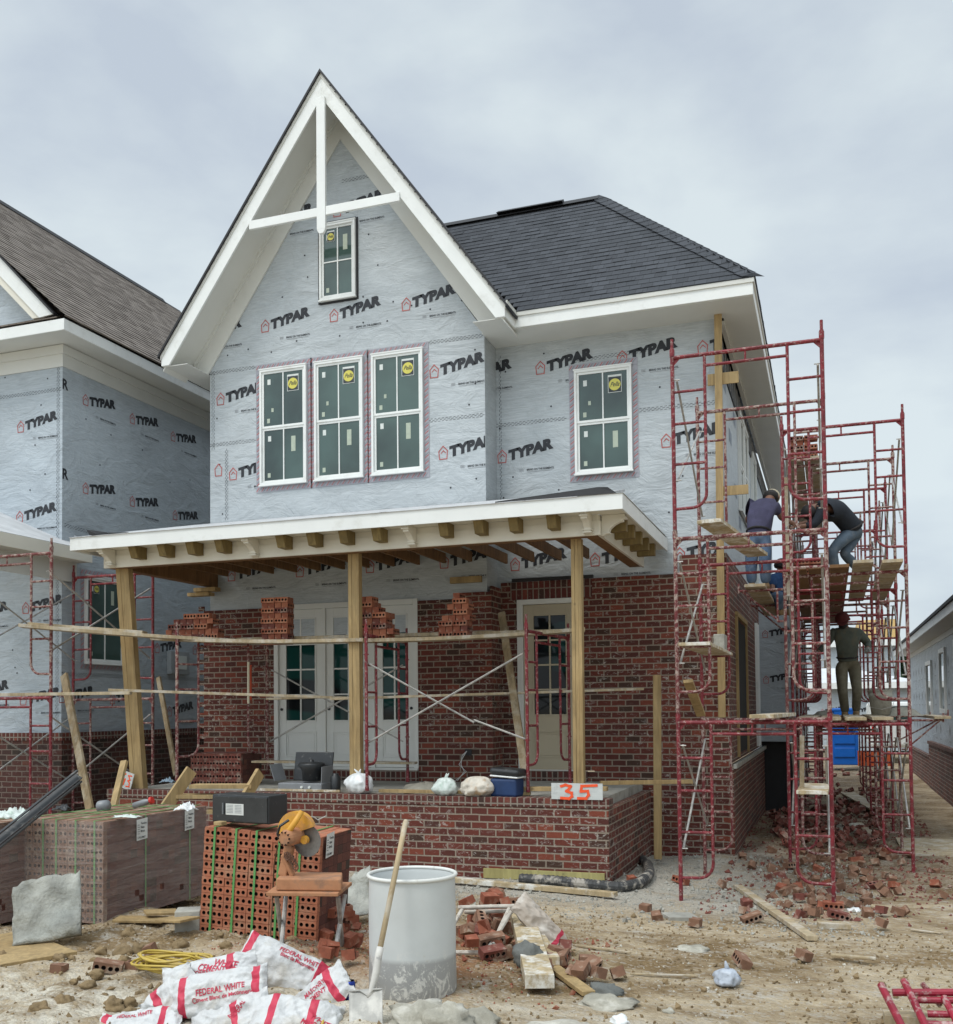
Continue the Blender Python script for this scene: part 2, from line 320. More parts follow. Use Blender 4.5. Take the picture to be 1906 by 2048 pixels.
# ------------------------------------------------------------------ text
_tc = {}
def text2d(s, size=1.0, bold=0.0, shear=0.0):
    k = (s, bold, shear)
    if k not in _tc:
        cu = bpy.data.curves.new('t', 'FONT'); cu.body = s; cu.size = 1.0; cu.offset = bold; cu.shear = shear; cu.resolution_u = 3
        o = bpy.data.objects.new('t', cu); COL.objects.link(o); bpy.context.view_layer.update()
        me = o.to_mesh(); vs = [(v.co.x, v.co.y) for v in me.vertices]; fs = [tuple(p.vertices) for p in me.polygons]; o.to_mesh_clear()
        bpy.data.objects.remove(o); bpy.data.curves.remove(cu); _tc[k] = (vs, fs)
    vs, fs = _tc[k]; return [(x * size, y * size) for x, y in vs], fs
def put_text(mb, s, org, ux, uy, w=None, h=0.1, bold=0.0, mi=0, lift=0.0, shear=0.0, rise=0.0):
    """text with its lower left at org, along ux, up uy; scaled to width w and cap height h"""
    vs, fs = text2d(s, 1.0, bold, shear); xs = [v[0] for v in vs]; ys = [v[1] for v in vs]
    x0, x1, y0, y1 = min(xs), max(xs), min(ys), max(ys); sy = h / (y1 - y0); sx = sy if w is None else w / (x1 - x0)
    ux = Vector(ux).normalized(); uy = Vector(uy).normalized(); n = ux.cross(uy); org = Vector(org)
    mb.add([org + ux * (x - x0) * sx + uy * ((y - y0) * sy + (x - x0) * sx * rise) + n * lift for x, y in vs], fs, mi)
def strip(mb, org, ux, uy, pts, mi=0):
    ux = Vector(ux).normalized(); uy = Vector(uy).normalized(); org = Vector(org)
    mb.add([org + ux * a + uy * b for a, b in pts], [tuple(range(len(pts)))], mi)
def outline(mb, org, ux, uy, pts, t, mi=0, closed=True):
    n = len(pts)
    for i in range(n if closed else n - 1):
        a = Vector(pts[i]); b = Vector(pts[(i + 1) % n]); d = (b - a).normalized(); p = Vector((-d.y, d.x)) * t / 2; e = d * t / 2
        strip(mb, Vector(org) + Vector(ux).normalized().cross(Vector(uy).normalized()) * (i * 0.00035), ux, uy, [a - e + p, a - e - p, b + e - p, b + e + p], mi)
def logo(mb, org, ux, uy, s=1.0):
    """wrap print: red house outline, heavy word, small line of words; org = foot of the house outline"""
    o = Vector(org); X = Vector(ux).normalized(); Z = Vector(uy).normalized()
    outline(mb, o, X, Z, [(0.01 * s, 0.0), (0.125 * s, 0.0), (0.135 * s, 0.12 * s), (0.068 * s, 0.19 * s), (0.0, 0.115 * s)], 0.014 * s, 1)
    outline(mb, o, X, Z, [(0.035 * s, 0.085 * s), (0.07 * s, 0.125 * s), (0.105 * s, 0.09 * s)], 0.013 * s, 1, False)
    put_text(mb, 'TYPAR', o + X * 0.165 * s + Z * 0.012 * s, X, Z, 0.70 * s, 0.168 * s, 0.072, 0, rise=0.19)
    put_text(mb, 'BRING ON THE ELEMENTS.', o + X * 0.45 * s - Z * 0.155 * s, X, Z, 0.42 * s, 0.030 * s, 0.022, 0)
    strip(mb, o, X, Z, [(0.46 * s, -0.175 * s), (0.84 * s, -0.175 * s), (0.84 * s, -0.170 * s), (0.46 * s, -0.170 * s)], 2)
    for k in range(3): strip(mb, o, X, Z, [(0.335 * s, (-0.155 + k * 0.015) * s), (0.40 * s, (-0.155 + k * 0.015) * s), (0.40 * s, (-0.150 + k * 0.015) * s), (0.335 * s, (-0.150 + k * 0.015) * s)], 2)
def seam(mb, a, b, up, mi=0, rows=3, pitch=0.022):
    a = Vector(a); b = Vector(b); d = (b - a); ln = d.length; d.normalize(); up = Vector(up).normalized()
    rr = random.Random(int(ln * 1000)); n = int(ln / 0.06)
    for r in range(rows):
        for k in range(n):
            s0 = k * 0.06 + (r % 2) * 0.03; z = r * pitch
            p = a + d * s0 + up * (z + rr.uniform(-.002, .002)); q = p + d * 0.036 + up * 0.004
            if s0 + .036 < ln: mb.add([p, q, q + up * 0.006, p + up * 0.006], [(0, 1, 2, 3)], mi)
def clip(o, planes):
    """keep only the side the normal points away from; planes: (point, normal) in world space"""
    bm = bmesh.new(); bm.from_mesh(o.data); iv = wmat(o).inverted()
    for p, n in planes:
        bmesh.ops.bisect_plane(bm, geom=bm.verts[:] + bm.edges[:] + bm.faces[:], plane_co=iv @ Vector(p), plane_no=Vector(n), clear_outer=True)
    bm.to_mesh(o.data); bm.free()
# ================================================================== ground
def sstep(a, b, x): t = max(0, min(1, (x - a) / (b - a))); return t * t * (3 - 2 * t)
def gbase(x, y):
    z = 0.05 - 0.035 * max(0, min(y, 12.7) - 5.6) - 0.06 * sstep(-3.2, -0.3, x)
    if y > 16: z += 0.10 * sstep(20, 60, y)
    return z
MOUNDS = [(-3.6, 6.4, 1.1, 0.55, 0.16), (-4.7, 6.9, 0.7, 0.45, 0.12), (-2.2, 5.2, 1.3, 0.5, 0.05), (-5.9, 7.6, 0.8, 0.6, 0.10), (-0.95, 4.25, 0.8, 0.35, 0.10), (-1.4, 13.9, 0.5, 0.5, 0.12), (-0.9, 16.5, 0.6, 3.0, 0.15), (-2.1, 11.7, 0.4, 0.6, 0.08)]
def gz(x, y, detail=True):
    z = gbase(x, y)
    for cx, cy, rx, ry, h in MOUNDS:
        d = ((x - cx) / rx) ** 2 + ((y - cy) / ry) ** 2
        if d < 4: z += h * math.exp(-d * 1.4) * (0.75 + 0.5 * noise.noise((x * 2, y * 2, 3)))
    if detail and y < 40:
        left = sstep(-1.2, -3.0, x) * sstep(8.5, 6.8, y); lump = 0.35 + 0.9 * left
        z += -0.035 * math.exp(-((y - 6.9 - .35 * x + .5 * noise.noise((x * .5, 0, 4))) / .16) ** 2) * sstep(-1.6, -.6, x) * (.6 + noise.noise((x * 2, y, 8))) - 0.03 * math.exp(-((y - 8.2 - .35 * x) / .14) ** 2) * sstep(-1.2, 0, x)
        z += lump * (0.035 * noise.noise((x * 1.5, y * 1.5, 0)) + 0.022 * noise.noise((x * 4.3, y * 4.3, 5)) + 0.015 * noise.noise((x * 11, y * 11, 9)) + 0.009 * noise.noise((x * 27, y * 27, 2)))
    return z
def ground():
    xs = list(np.arange(-9.5, 3.4, 0.04)); ys = list(np.arange(3.0, 13.2, 0.04))
    a = [-600, -200, -80, -40, -25, -18, -14, -12, -10.5]; b = [3.6, 4, 4.6, 5.5, 7, 10, 16, 30, 80, 250, 600]
    ya = [-400, -60, -10, 0, 1.5, 2.4]; yb = [13.3 + k * 0.15 for k in range(60)] + [23, 24, 25, 27, 30, 35, 45, 60, 100, 250, 900]
    xs = a + xs + b; ys = ya + ys + yb; nx = len(xs)
    vs = [(x, y, gz(x, y)) for y in ys for x in xs]; fs = [(j * nx + i, j * nx + i + 1, (j + 1) * nx + i + 1, (j + 1) * nx + i) for j in range(len(ys) - 1) for i in range(nx - 1)]
    me = bpy.data.meshes.new('ground'); me.from_pydata(vs, [], fs); me.polygons.foreach_set('use_smooth', [True] * len(fs))
    m, nt, b_ = mk('site_dirt'); ob = N(nt, 'ShaderNodeTexCoord').outputs['Object']
    c = mix(nt, nz(nt, ob, 0.8, 9, 0.68, 0.40, 0.60, (0.7, 1.3, 1), 0.8), (0.27, 0.19, 0.10), (0.58, 0.48, 0.335))
    c = mix(nt, nz(nt, ob, 9, 8, 0.7, 0.35, 0.65), mix(nt, 1.0, c, (0.68, 0.64, 0.6), 'MULTIPLY'), c)
    sp = N(nt, 'ShaderNodeSeparateXYZ'); L(nt, ob, sp.inputs[0])
    def rng(o, a, b):
        r = N(nt, 'ShaderNodeMapRange', interpolation_type='SMOOTHSTEP'); r.inputs['From Min'].default_value = a; r.inputs['From Max'].default_value = b; L(nt, o, r.inputs['Value']); return r.outputs[0]
    def mul(*a):
        o = a[0]
        for x in a[1:]:
            n = N(nt, 'ShaderNodeMath', operation='MULTIPLY'); n.use_clamp = True; L(nt, o, n.inputs[0])
            if isinstance(x, (int, float)): n.inputs[1].default_value = x
            else: L(nt, x, n.inputs[1])
            o = n.outputs[0]
        return o
    # red brick dust round the saw and the open pack
    rd = mul(rng(sp.outputs['X'], -4.6, -3.6), rng(sp.outputs['X'], -1.9, -2.6), rng(sp.outputs['Y'], 5.6, 6.5), rng(sp.outputs['Y'], 8.6, 7.6)); c = mix(nt, mul(rd, nz(nt, ob, 3, 6, 0.6, 0.3, 0.55), 0.7), c, (0.34, 0.15, 0.07))
    # spilt mortar and lime
    ly = rng(sp.outputs['Y'], 6.6, 5.3)
    w0 = nz(nt, ob, 0.75, 8, 0.66, 0.40, 0.51, (1, 1.6, 1), 1.0); w1 = nz(nt, ob, 5, 9, 0.72, 0.40, 0.55)
    c = mix(nt, mul(w0, w1, ly, 0.9), c, (0.70, 0.65, 0.54))
    w2 = nz(nt, ob, 1.9, 9, 0.72, 0.55, 0.62); c = mix(nt, mul(w2, nz(nt, ob, 14, 6, 0.7, 0.4, 0.6), 0.75), c, (0.55, 0.52, 0.46))
    # pale gravel by the porch and walls
    gr = mul(rng(sp.outputs['Y'], 9.3, 10.6), rng(sp.outputs['Y'], 16, 14.3), rng(sp.outputs['X'], 0.0, -1.0)); c = mix(nt, mul(gr, nz(nt, ob, 2.3, 6, 0.6, 0.3, 0.5), 0.85), c, (0.44, 0.42, 0.37))
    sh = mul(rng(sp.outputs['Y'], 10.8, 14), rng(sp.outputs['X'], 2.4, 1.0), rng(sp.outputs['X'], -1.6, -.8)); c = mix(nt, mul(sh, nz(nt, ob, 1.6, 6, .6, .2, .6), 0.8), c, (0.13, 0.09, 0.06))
    pb = N(nt, 'ShaderNodeTexVoronoi', i_Scale=38.0, i_Randomness=1.0); L(nt, ob, pb.inputs['Vector'])
    pc = N(nt, 'ShaderNodeSeparateColor'); L(nt, pb.outputs['Color'], pc.inputs[0])
    pr = N(nt, 'ShaderNodeMapRange'); pr.inputs['From Min'].default_value = 0.8; pr.inputs['From Max'].default_value = 0.9; L(nt, pc.outputs[0], pr.inputs['Value'])
    c = mix(nt, mul(pr.outputs[0], 0.45), c, (0.50, 0.46, 0.40))
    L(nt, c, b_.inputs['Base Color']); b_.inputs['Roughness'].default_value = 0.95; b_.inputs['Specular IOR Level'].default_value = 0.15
    h1 = nz(nt, ob, 16, 10, 0.75, 0, 1); hh = N(nt, 'ShaderNodeMath', operation='MULTIPLY_ADD', i_1=-0.5); L(nt, pb.outputs['Distance'], hh.inputs[0]); L(nt, h1, hh.inputs[2])
    bp = N(nt, 'ShaderNodeBump', i_Strength=1.0, i_Distance=0.03); L(nt, hh.outputs[0], bp.inputs['Height']); L(nt, bp.outputs[0], b_.inputs['Normal'])
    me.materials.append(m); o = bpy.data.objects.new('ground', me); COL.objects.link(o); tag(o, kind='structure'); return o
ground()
# ================================================================== shared builders
def roof_face(name, e0, e1, up, n, mat, parent, exp=0.143, tab=0.30, lim=None, seed=1):
    """shingle courses from the eave line e0-e1 going along 'up' for n courses; lim(k)->(s0,s1) span in metres along the eave"""
    e0 = Vector(e0); e1 = Vector(e1); u = Vector(up).normalized(); d = (e1 - e0).normalized(); ln = (e1 - e0).length; nn = d.cross(u).normalized()
    if nn.z < 0: nn = -nn
    rr = random.Random(seed); vs = []; fs = []; uv = []
    for k in range(n):
        s0, s1 = (0, ln) if lim is None else lim(k)
        if s1 <= s0: continue
        p = s0 - rr.uniform(0, tab); lo = u * (k * exp); hi = u * ((k + 1) * exp + 0.01)
        while p < s1:
            q = p + tab * rr.choice((0.45, 0.6, 0.8, 1.0, 1.25)); a = max(p, s0); b = min(q, s1); t = rr.choice((0.007, 0.010, 0.012, 0.006))
            if b > a:
                B = len(vs); A0 = e0 + d * a + lo; B0 = e0 + d * b + lo
                vs += [A0 - nn * 0.012, B0 - nn * 0.012, A0 + nn * t, B0 + nn * t, e0 + d * a + hi, e0 + d * b + hi]
                fs += [(B, B + 1, B + 3, B + 2), (B + 2, B + 3, B + 5, B + 4)]
                uv += [(a, k * exp - .02), (b, k * exp - .02), (b, k * exp), (a, k * exp), (a, k * exp), (b, k * exp), (b, (k + 1) * exp - 0.002), (a, (k + 1) * exp - 0.002)]
            p = q
    iv = wmat(parent).inverted(); me = bpy.data.meshes.new(name); me.from_pydata([tuple(iv @ v) for v in vs], [], fs); ul = me.uv_layers.new(name='UVMap').data
    for i, t in enumerate(uv): ul[i].uv = t
    me.materials.append(mat); me.update(); o = bpy.data.objects.new(name, me); COL.objects.link(o); o.parent = parent; return o
STK_Y = M('sticker_yellow', (0.62, 0.56, 0.10), 0.4, 0.06, 5, 0); STK_W = M('sticker_white', (0.62, 0.65, 0.62), 0.5, 0.1, 12, 0); STK_D = M('sticker_edge', (0.03, 0.035, 0.04), 0.5, 0.1, 12, 0); STK_G = M('sticker_pale', (0.40, 0.45, 0.36), 0.5, 0.1, 12, 0)
def pella(mb, org, ux, uy, s):
    """round yellow label in a pale-edged square; mats: 0 yellow, 1 white, 2 dark"""
    o = Vector(org); X = Vector(ux).normalized(); Z = Vector(uy).normalized(); n = X.cross(Z)
    strip(mb, o + n * .0010, X, Z, [(0, 0), (s, 0), (s, s * 1.3), (0, s * 1.3)], 1); strip(mb, o + n * .0025, X, Z, [(s * .04, s * .04), (s * .96, s * .04), (s * .96, s * 1.15), (s * .04, s * 1.15)], 2)
    strip(mb, o + n * .004, X, Z, [(s * .5 + s * .43 * math.cos(t * math.pi / 12), s * .58 + s * .43 * math.sin(t * math.pi / 12)) for t in range(24)], 0)
    put_text(mb, 'Pella', o + X * s * .17 + Z * s * .44 + n * .0055, X, Z + X * .12, s * .66, s * .33, 0.012, 2, shear=0.3)
def window(parent, x0, x1, z0, z1, y, hung=True, sticker='tr', side=None, tape=True, cols=2, rows=1, extra=True, seed=0):
    """window in a wall facing -Y at depth y (or, with side=X, in a wall facing +X where x0,x1 run along Y)"""
    if side is None: T = lambda x, yy, z: Vector((x, y + yy, z)); ux, uz = (1, 0, 0), (0, 0, 1)
    else: T = lambda x, yy, z: Vector((side - yy, x, z)); ux, uz = (0, 1, 0), (0, 0, 1)
    def bx(mb, a0, a1, d0, d1, b0, b1, mi=0):
        p = T(a0, d0, b0); q = T(a1, d1, b1); mb.box(min(p.x, q.x), max(p.x, q.x), min(p.y, q.y), max(p.y, q.y), min(p.z, q.z), max(p.z, q.z), mi)
    rnd = random.Random(seed); w = x1 - x0; h = z1 - z0
    root = MB(); fw = 0.035
    for a0, a1, b0, b1 in ((x0, x1, z1 - fw, z1), (x0, x1, z0, z0 + fw), (x0, x0 + fw, z0 + fw, z1 - fw), (x1 - fw, x1, z0 + fw, z1 - fw)): bx(root, a0, a1, -0.055, 0.02, b0, b1)
    bx(root, x0 - 0.012, x1 + 0.012, -0.062, -0.03, z1, z1 + 0.02); bx(root, x0 - 0.012, x1 + 0.012, -0.068, -0.02, z0 - 0.022, z0)
    win = root.build('window', WHITE, parent, bevel=0.003)
    if tape:
        tm = MB(); tw = 0.085
        for a0, a1, b0, b1 in ((x0 - tw, x1 + tw, z1 + .004, z1 + tw + .02), (x0 - tw, x1 + tw, z0 - tw - .02, z0 - .004), (x0 - tw, x0 - .003, z0, z1), (x1 + .003, x1 + tw, z0, z1)): bx(tm, a0, a1, -0.0075, -0.0035, b0, b1)
        def sl(a, b, vert):
            for k in range(2):
                p0 = T(a, -0.0095, b); X = Vector(ux); Z = Vector(uz)
                o_ = p0 + (Z * k * .035 if vert else X * k * .035)
                strip(tm, o_, X, Z, [(0, 0), (0.014, 0), (0.060, 0.06), (0.046, 0.06)] if not vert else [(0.005, 0), (0.066, 0.045), (0.066, 0.061), (0.005, 0.016)], 1 if k else 2)
        n = int(h / 0.09)
        for k in range(n): sl(x0 - tw + .008, z0 + k * .09, True); sl(x1 + .01, z0 + k * .09, True)
        n = int((w + 2 * tw) / 0.09)
        for k in range(n): sl(x0 - tw + k * .09, z1 + .03, False); sl(x0 - tw + k * .09, z0 - .09, False)
        tm.build('flashing_tape', [M_TAPE, INKG, INKR], parent)
    zm = z0 + h * 0.49 if hung else None
    secs = [(zm, z1 - fw, -0.035), (z0 + fw, zm, -0.022)] if hung else [(z0 + fw, z1 - fw, -0.030)]
    sa = MB(); gl = MB(); mu = MB(); st = MB(); r = 0.034
    for (b0, b1, d) in secs:
        for a0, a1, c0, c1 in ((x0 + fw, x1 - fw, b1 - r, b1), (x0 + fw, x1 - fw, b0, b0 + r), (x0 + fw, x0 + fw + r, b0 + r, b1 - r), (x1 - fw - r, x1 - fw, b0 + r, b1 - r)): bx(sa, a0, a1, d, d + 0.03, c0, c1)
        gx0, gx1, gz0, gz1 = x0 + fw + r, x1 - fw - r, b0 + r, b1 - r
        bx(gl, gx0, gx1, d + 0.014, d + 0.018, gz0, gz1)
        for k in range(1, cols): xx = gx0 + (gx1 - gx0) * k / cols; bx(mu, xx - .009, xx + .009, d + 0.002, d + 0.014, gz0, gz1)
        for k in range(1, rows): zz = gz0 + (gz1 - gz0) * k / rows; bx(mu, gx0, gx1, d + 0.0035, d + 0.0135, zz - .009, zz + .009)
        def sq(a, b, ww, hh, mi):
            s1 = MB(); strip(s1, T(a, d + 0.0115, b), ux, uz, [(0, 0), (ww, 0), (ww, hh), (0, hh)], 0); s1.build('sticker', [STK_Y, STK_W, STK_D, STK_G][mi], win)
        cw = (gx1 - gx0) / cols
        if extra:
            sq(gx0 + cw * .18, gz1 - .17, .055, .085, 1); sq(gx0 + cw * .16, gz0 + .05, .05, .07, 3)
            if b0 == z0 + fw: sq(gx1 - cw * .62, gz1 - .36, .075, .24, 3)
            else: sq(gx0 + cw * .38, gz0 + .22, .04, .06, 3)
        if sticker and (b1 == z1 - fw):
            s = min(.2, cw * .72) if hung else .13; pella(st, T(gx1 - cw * .5 - s / 2 if 'r' in sticker else gx0 + cw * .5 - s / 2, d + 0.010, gz1 - s * 1.55), ux, uz, s)
    sa.build('sash', WHITE, win, bevel=0.002); gl.build('pane', GLASS, win); mu.build('muntin', WHITE, win)
    if st.v: st.build('sticker', [STK_Y, STK_W, STK_D, STK_G], win)
    return win
M_TAPE = M('flashing_tape', (0.33, 0.33, 0.37), 0.5, 0.12, 9, 0.3, 30)
# ================================================================== the house being bricked
H = thing('unfinished_house', 'grey wrapped two storey house with steep white trimmed gable and brick ground floor', 'house', (-5.3, 14.15, -0.1))
YG, YW, YB = 13.734, 14.25, 14.15
XL, XC, XR, XRB = -9.33, -4.654, -1.41, -1.31
# wrapped body: gable bay (front at YG) and wing (front at YW)
b = MB(); AP = 11.05
b.prism([(XL, YG, 3.0), (XC, YG, 3.0), (XC, YG, 7.36), (-6.99, YG, 10.75), (XL, YG, 7.36)], (0, 9, 0)); b.prism([(XC + .001, YW, 3.0), (XR, YW, 3.0), (XR, YW, 7.30), (XC + .001, YW, 7.30)], (0, 14, 0))
b.build('house_wrap', WRAP, H)
pr = MB()
fx = (1, 0, 0); fz = (0, 0, 1); yp = YG - 0.004
for x in (-9.60, -8.379, -7.167, -5.957): logo(pr, (x, yp, 7.838), fx, (0.02, 0, 1))
for x in (-9.202, -5.513): logo(pr, (x, yp, 6.765), fx, fz)
for x in (-8.971, -5.381): logo(pr, (x, yp, 5.535), fx, fz)
outline(pr, (-9.24, yp, 5.62), fx, fz, [(0.01, 0), (0.12, 0), (0.13, .12), (0.068, .19), (0, .115)], .014, 1)
for x in (-8.31, -7.10): logo(pr, (x, yp, 9.47), fx, fz)
for x in (-9.002, -7.777, -6.581, -5.38): logo(pr, (x, yp, 3.92), fx, fz)
for z in (7.27, 6.10): seam(pr, (XL, yp, z), (-8.45, yp, z), fz); seam(pr, (-5.57, yp, z), (XC, yp, z), fz)
seam(pr, (-6.95, yp, 9.98), (-6.45, yp, 9.98), fz); seam(pr, (XL + .03, yp, 6.05), (XL + .03, yp, 7.33), (1, 0, 0)); seam(pr, (XL + .28, yp, 4.9), (XL + .28, yp, 6.05), (1, 0, 0))
for (x, z) in [(-9.0, 7.55), (-8.62, 7.6), (-8.2, 7.5), (-7.75, 7.62), (-7.0, 7.6), (-6.6, 7.75), (-6.2, 7.72), (-5.8, 7.9), (-5.5, 7.8), (-5.0, 7.86), (-8.0, 8.35), (-7.55, 8.6), (-7.6, 8.95), (-6.5, 9.1), (-6.35, 8.6), (-6.6, 8.15), (-6.1, 8.0), (-4.8, 7.1), (-4.8, 6.6), (-4.9, 6.3), (-9.15, 5.8), (-9.1, 5.0), (-4.8, 5.2), (-5.2, 5.1), (-9.2, 6.55)]:
    strip(pr, (x, yp, z), fx, fz, [(.014 * math.cos(t), .014 * math.sin(t)) for t in [k * math.pi / 4 for k in range(8)]], 0)
o = pr.build('wrap_print', [INKB, INKR, INKG], H); clip(o, [((XL + .002, 0, 0), (-1, 0, 0)), ((XC - .004, 0, 0), (1, 0, 0)), ((-6.99, 0, 10.75), (0.8233, 0, 0.5676)), ((-6.99, 0, 10.75), (-0.8233, 0, 0.5676))])
pr = MB(); yp = YW - 0.004
for x in (-5.26, -4.025, -2.80, -1.66): logo(pr, (x, yp, 6.80), fx, fz)
for x in (-4.634, -2.19): logo(pr, (x, yp, 5.53), fx, fz)
for x in (-4.45, -3.24, -2.027): logo(pr, (x, yp, 3.90), fx, fz)
seam(pr, (XC, yp, 6.07), (-3.53, yp, 6.07), fz); seam(pr, (-2.5, yp, 6.07), (XR, yp, 6.07), fz); seam(pr, (-3.5, yp, 6.90), (-2.35, yp, 6.93), fz); seam(pr, (XC + .05, yp, 4.8), (XC + .05, yp, 7.2), (1, 0, 0), rows=2)
for (x, z) in [(-4.5, 6.9), (-3.9, 7.1), (-3.8, 6.3), (-4.6, 6.05), (-4.4, 5.3), (-3.7, 5.05), (-2.1, 4.6), (-4.55, 5.0), (-2.2, 6.4), (-1.9, 5.1)]:
    strip(pr, (x, yp, z), fx, fz, [(.014 * math.cos(t), .014 * math.sin(t)) for t in [k * math.pi / 4 for k in range(8)]], 0)
o = pr.build('wrap_print', [INKB, INKR, INKG], H); clip(o, [((XC + .004, 0, 0), (-1, 0, 0)), ((XR - .01, 0, 0), (1, 0, 0))])
# print on the side wall
pr = MB()
for y, z in [(15.2, 6.6), (15.2, 5.4), (16.0, 6.0), (16.8, 5.3), (16.8, 6.5), (17.6, 4.9), (18.4, 5.6)]:
    strip(pr, (XR + .004, y, z), (0, 1, 0), fz, [(0, 0), (.42, 0), (.42, .2), (0, .2)], 2)
pr.build('wrap_print', [INKB, INKR, M('print_faded', (0.20, 0.23, 0.28), .6, .3, 9, 0)], H)
# brick veneer
b = MB()
b.box(-9.43, -8.15, 13.70, 13.73, -0.2, 3.455); b.box(-5.73, -4.578, 13.70, 13.73, -0.2, 3.455); b.box(-5.05, -4.578, 13.702, 13.732, 3.455, 3.54); b.box(-8.15, -5.73, 13.70, 13.73, -0.2, 0.955)
b.box(-4.608, -4.578, 13.73, 14.15, -0.2, 3.625); b.box(-4.578, -4.43, YB, YB + .06, -0.2, 3.71); b.box(-3.20, XRB, YB, YB + .06, -0.35, 3.71); b.box(-3.35, -3.20, YB, YB + .06, .95, 3.445)
b.box(-4.43, -4.33, YB, YB + .06, -0.2, 3.445); b.box(-4.33, -3.20, YB, YB + .06, -0.2, 0.93)
b.box(-1.95, XRB, YB, YB + .06, 3.71, 3.965); b.box(XRB - .06, XRB, YB + .06, 26, 1.06, 3.965); b.box(XRB - .04, XRB + .045, YB - .03, 26, -0.35, 1.03)
for k in range(0, 42, 2): b.box(-9.53, -9.43, 13.701, 13.73, 0.055 + k * .085, 0.13 + k * .085)   # toothed end
b.build('brick_wall', BR, H)
b = MB(); b.box(-4.43, -3.20, YB - .004, YB + .05, 3.447, 3.71); b.build('soldier_course', BSOL, H)
b = MB(); b.box(-4.40, -3.18, YB - .03, YB + .02, 3.715, 3.76); b.build('steel_lintel', BLACK, H)
b = MB(); b.box(-8.15, -5.73, 13.64, 13.70, 0.80, 0.955); b.box(-4.33, -3.30, YB - .06, YB, 0.80, 0.945); build_parts(b, 'sill_course', BROW, H)
# windows
for k, (x0, x1) in enumerate(((-8.39, -7.565), (-7.425, -6.60), (-6.455, -5.615))): window(H, x0, x1, 5.39, 7.215, YG, tape=True, seed=k)
window(H, -7.325, -6.712, 8.176, 9.355, YG, hung=False, sticker='tl', tape=False, rows=2, seed=5)
b = MB()
for a in ((-7.36, -7.328, 8.13, 9.40), (-6.708, -6.676, 8.13, 9.40), (-7.328, -6.708, 9.378, 9.41), (-7.328, -6.708, 8.12, 8.15)): b.box(a[0], a[1], YG - .012, YG - .003, a[2], a[3])
b.build('flashing_tape', BLACK, H)
window(H, -3.44, -2.597, 5.245, 6.77, YW, seed=9)
for (y0, y1) in ((17.6, 18.5), (18.55, 19.4)): window(H, y0, y1, 5.2, 6.9, 0, side=XR, tape=False, sticker=None, extra=False)
window(H, 20.6, 21.6, 4.0, 6.9, 0, side=XR, tape=False, sticker=None, extra=False)
# side openings in the brick: timber posts in a window opening, white door frame
b = MB(); b.bar((XRB + .012, 15.35, 1.1), (XRB + .012, 15.35, 3.2), .10, .05, up=(1, 0, 0)); b.bar((XRB + .012, 17.15, 1.1), (XRB + .012, 17.15, 3.2), .08, .05, up=(1, 0, 0)); b.bar((XRB + .02, 15.3, 3.22), (XRB + .02, 17.2, 3.22), .04, .07); b.build('rough_frame', WOOD, H)
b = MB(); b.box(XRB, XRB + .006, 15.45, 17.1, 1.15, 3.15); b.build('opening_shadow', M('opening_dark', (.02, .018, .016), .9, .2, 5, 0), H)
b = MB(); b.box(XRB, XRB + .05, 19.4, 19.52, 1.1, 3.4); b.box(XRB, XRB + .05, 19.8, 19.92, 1.1, 3.4); b.box(XRB, XRB + .04, 19.52, 19.8, 1.1, 3.4); b.build('side_frame', WHITE, H, bevel=.004)
b = MB(); b.box(XRB + .046, XRB + .09, YB - .045, 26, 1.0, 1.06); b.build('ledge_course', CONC, H)
# ---- roof: steep gable
def rake(side, yf=13.10):
    s = 1 if side > 0 else -1; cx = -6.965; ex = cx + s * 2.83
    return cx, ex
cx = -6.965; SL = 1.375
b = MB()
for s in (-1, 1):
    ex = cx + s * 2.828; zi = 7.27; xi = cx + s * (10.968 - zi) / SL
    b.prism([(cx, 13.10, 11.285), (ex, 13.10, 11.285 - 2.828 * SL), (ex, 13.10, zi), (xi, 13.10, zi), (cx, 13.10, 10.968)], (0, 0.035, 0))
b.build('rake_board', WHITE, H, bevel=.003)
b = MB()
for s in (-1, 1):
    ex = cx + s * 2.84
    b.prism([(cx, 13.086, 11.335), (ex, 13.086, 11.335 - 2.84 * SL), (ex, 13.086, 11.27 - 2.84 * SL), (cx, 13.086, 11.27)], (0, 0.013, 0))
b.build('rake_moulding', SOFF, H)
b = MB()
for s in (-1, 1):
    ex = cx + s * 2.82
    b.prism([(cx, 13.136, 11.10), (ex, 13.136, 11.10 - 2.82 * SL), (ex, 13.136, 11.07 - 2.82 * SL), (cx, 13.136, 11.07)], (0, 0.594, 0))
b.build('soffit', SOFF, H)
b = MB()
for s in (-1, 1):
    zt = 11.06; n = 2.36
    b.prism([(cx - .02 * 0, 13.70, zt), (cx + s * 2.62, 13.70, zt - 2.62 * SL), (cx + s * 2.62, 13.70, 7.275), (cx + s * ((10.655 - 7.275) / 1.415), 13.70, 7.275), (cx, 13.70, 10.655)], (0, 0.031, 0))
    b.prism([(cx, 13.665, zt + .01), (cx + s * 2.62, 13.665, zt + .01 - 2.62 * SL), (cx + s * 2.62, 13.665, zt - .07 - 2.62 * SL), (cx, 13.665, zt - .07)], (0, 0.034, 0))
b.build('frieze_board', SOFF, H)
b = MB()
b.box(-7.03, -6.89, 13.065, 13.115, 8.96, 10.95); b.prism([(-7.03, 13.065, 8.96), (-6.89, 13.065, 8.96), (-6.925, 13.065, 8.895), (-6.995, 13.065, 8.895)], (0, .05, 0)); b.build('king_post', WHITE, H, bevel=.004)
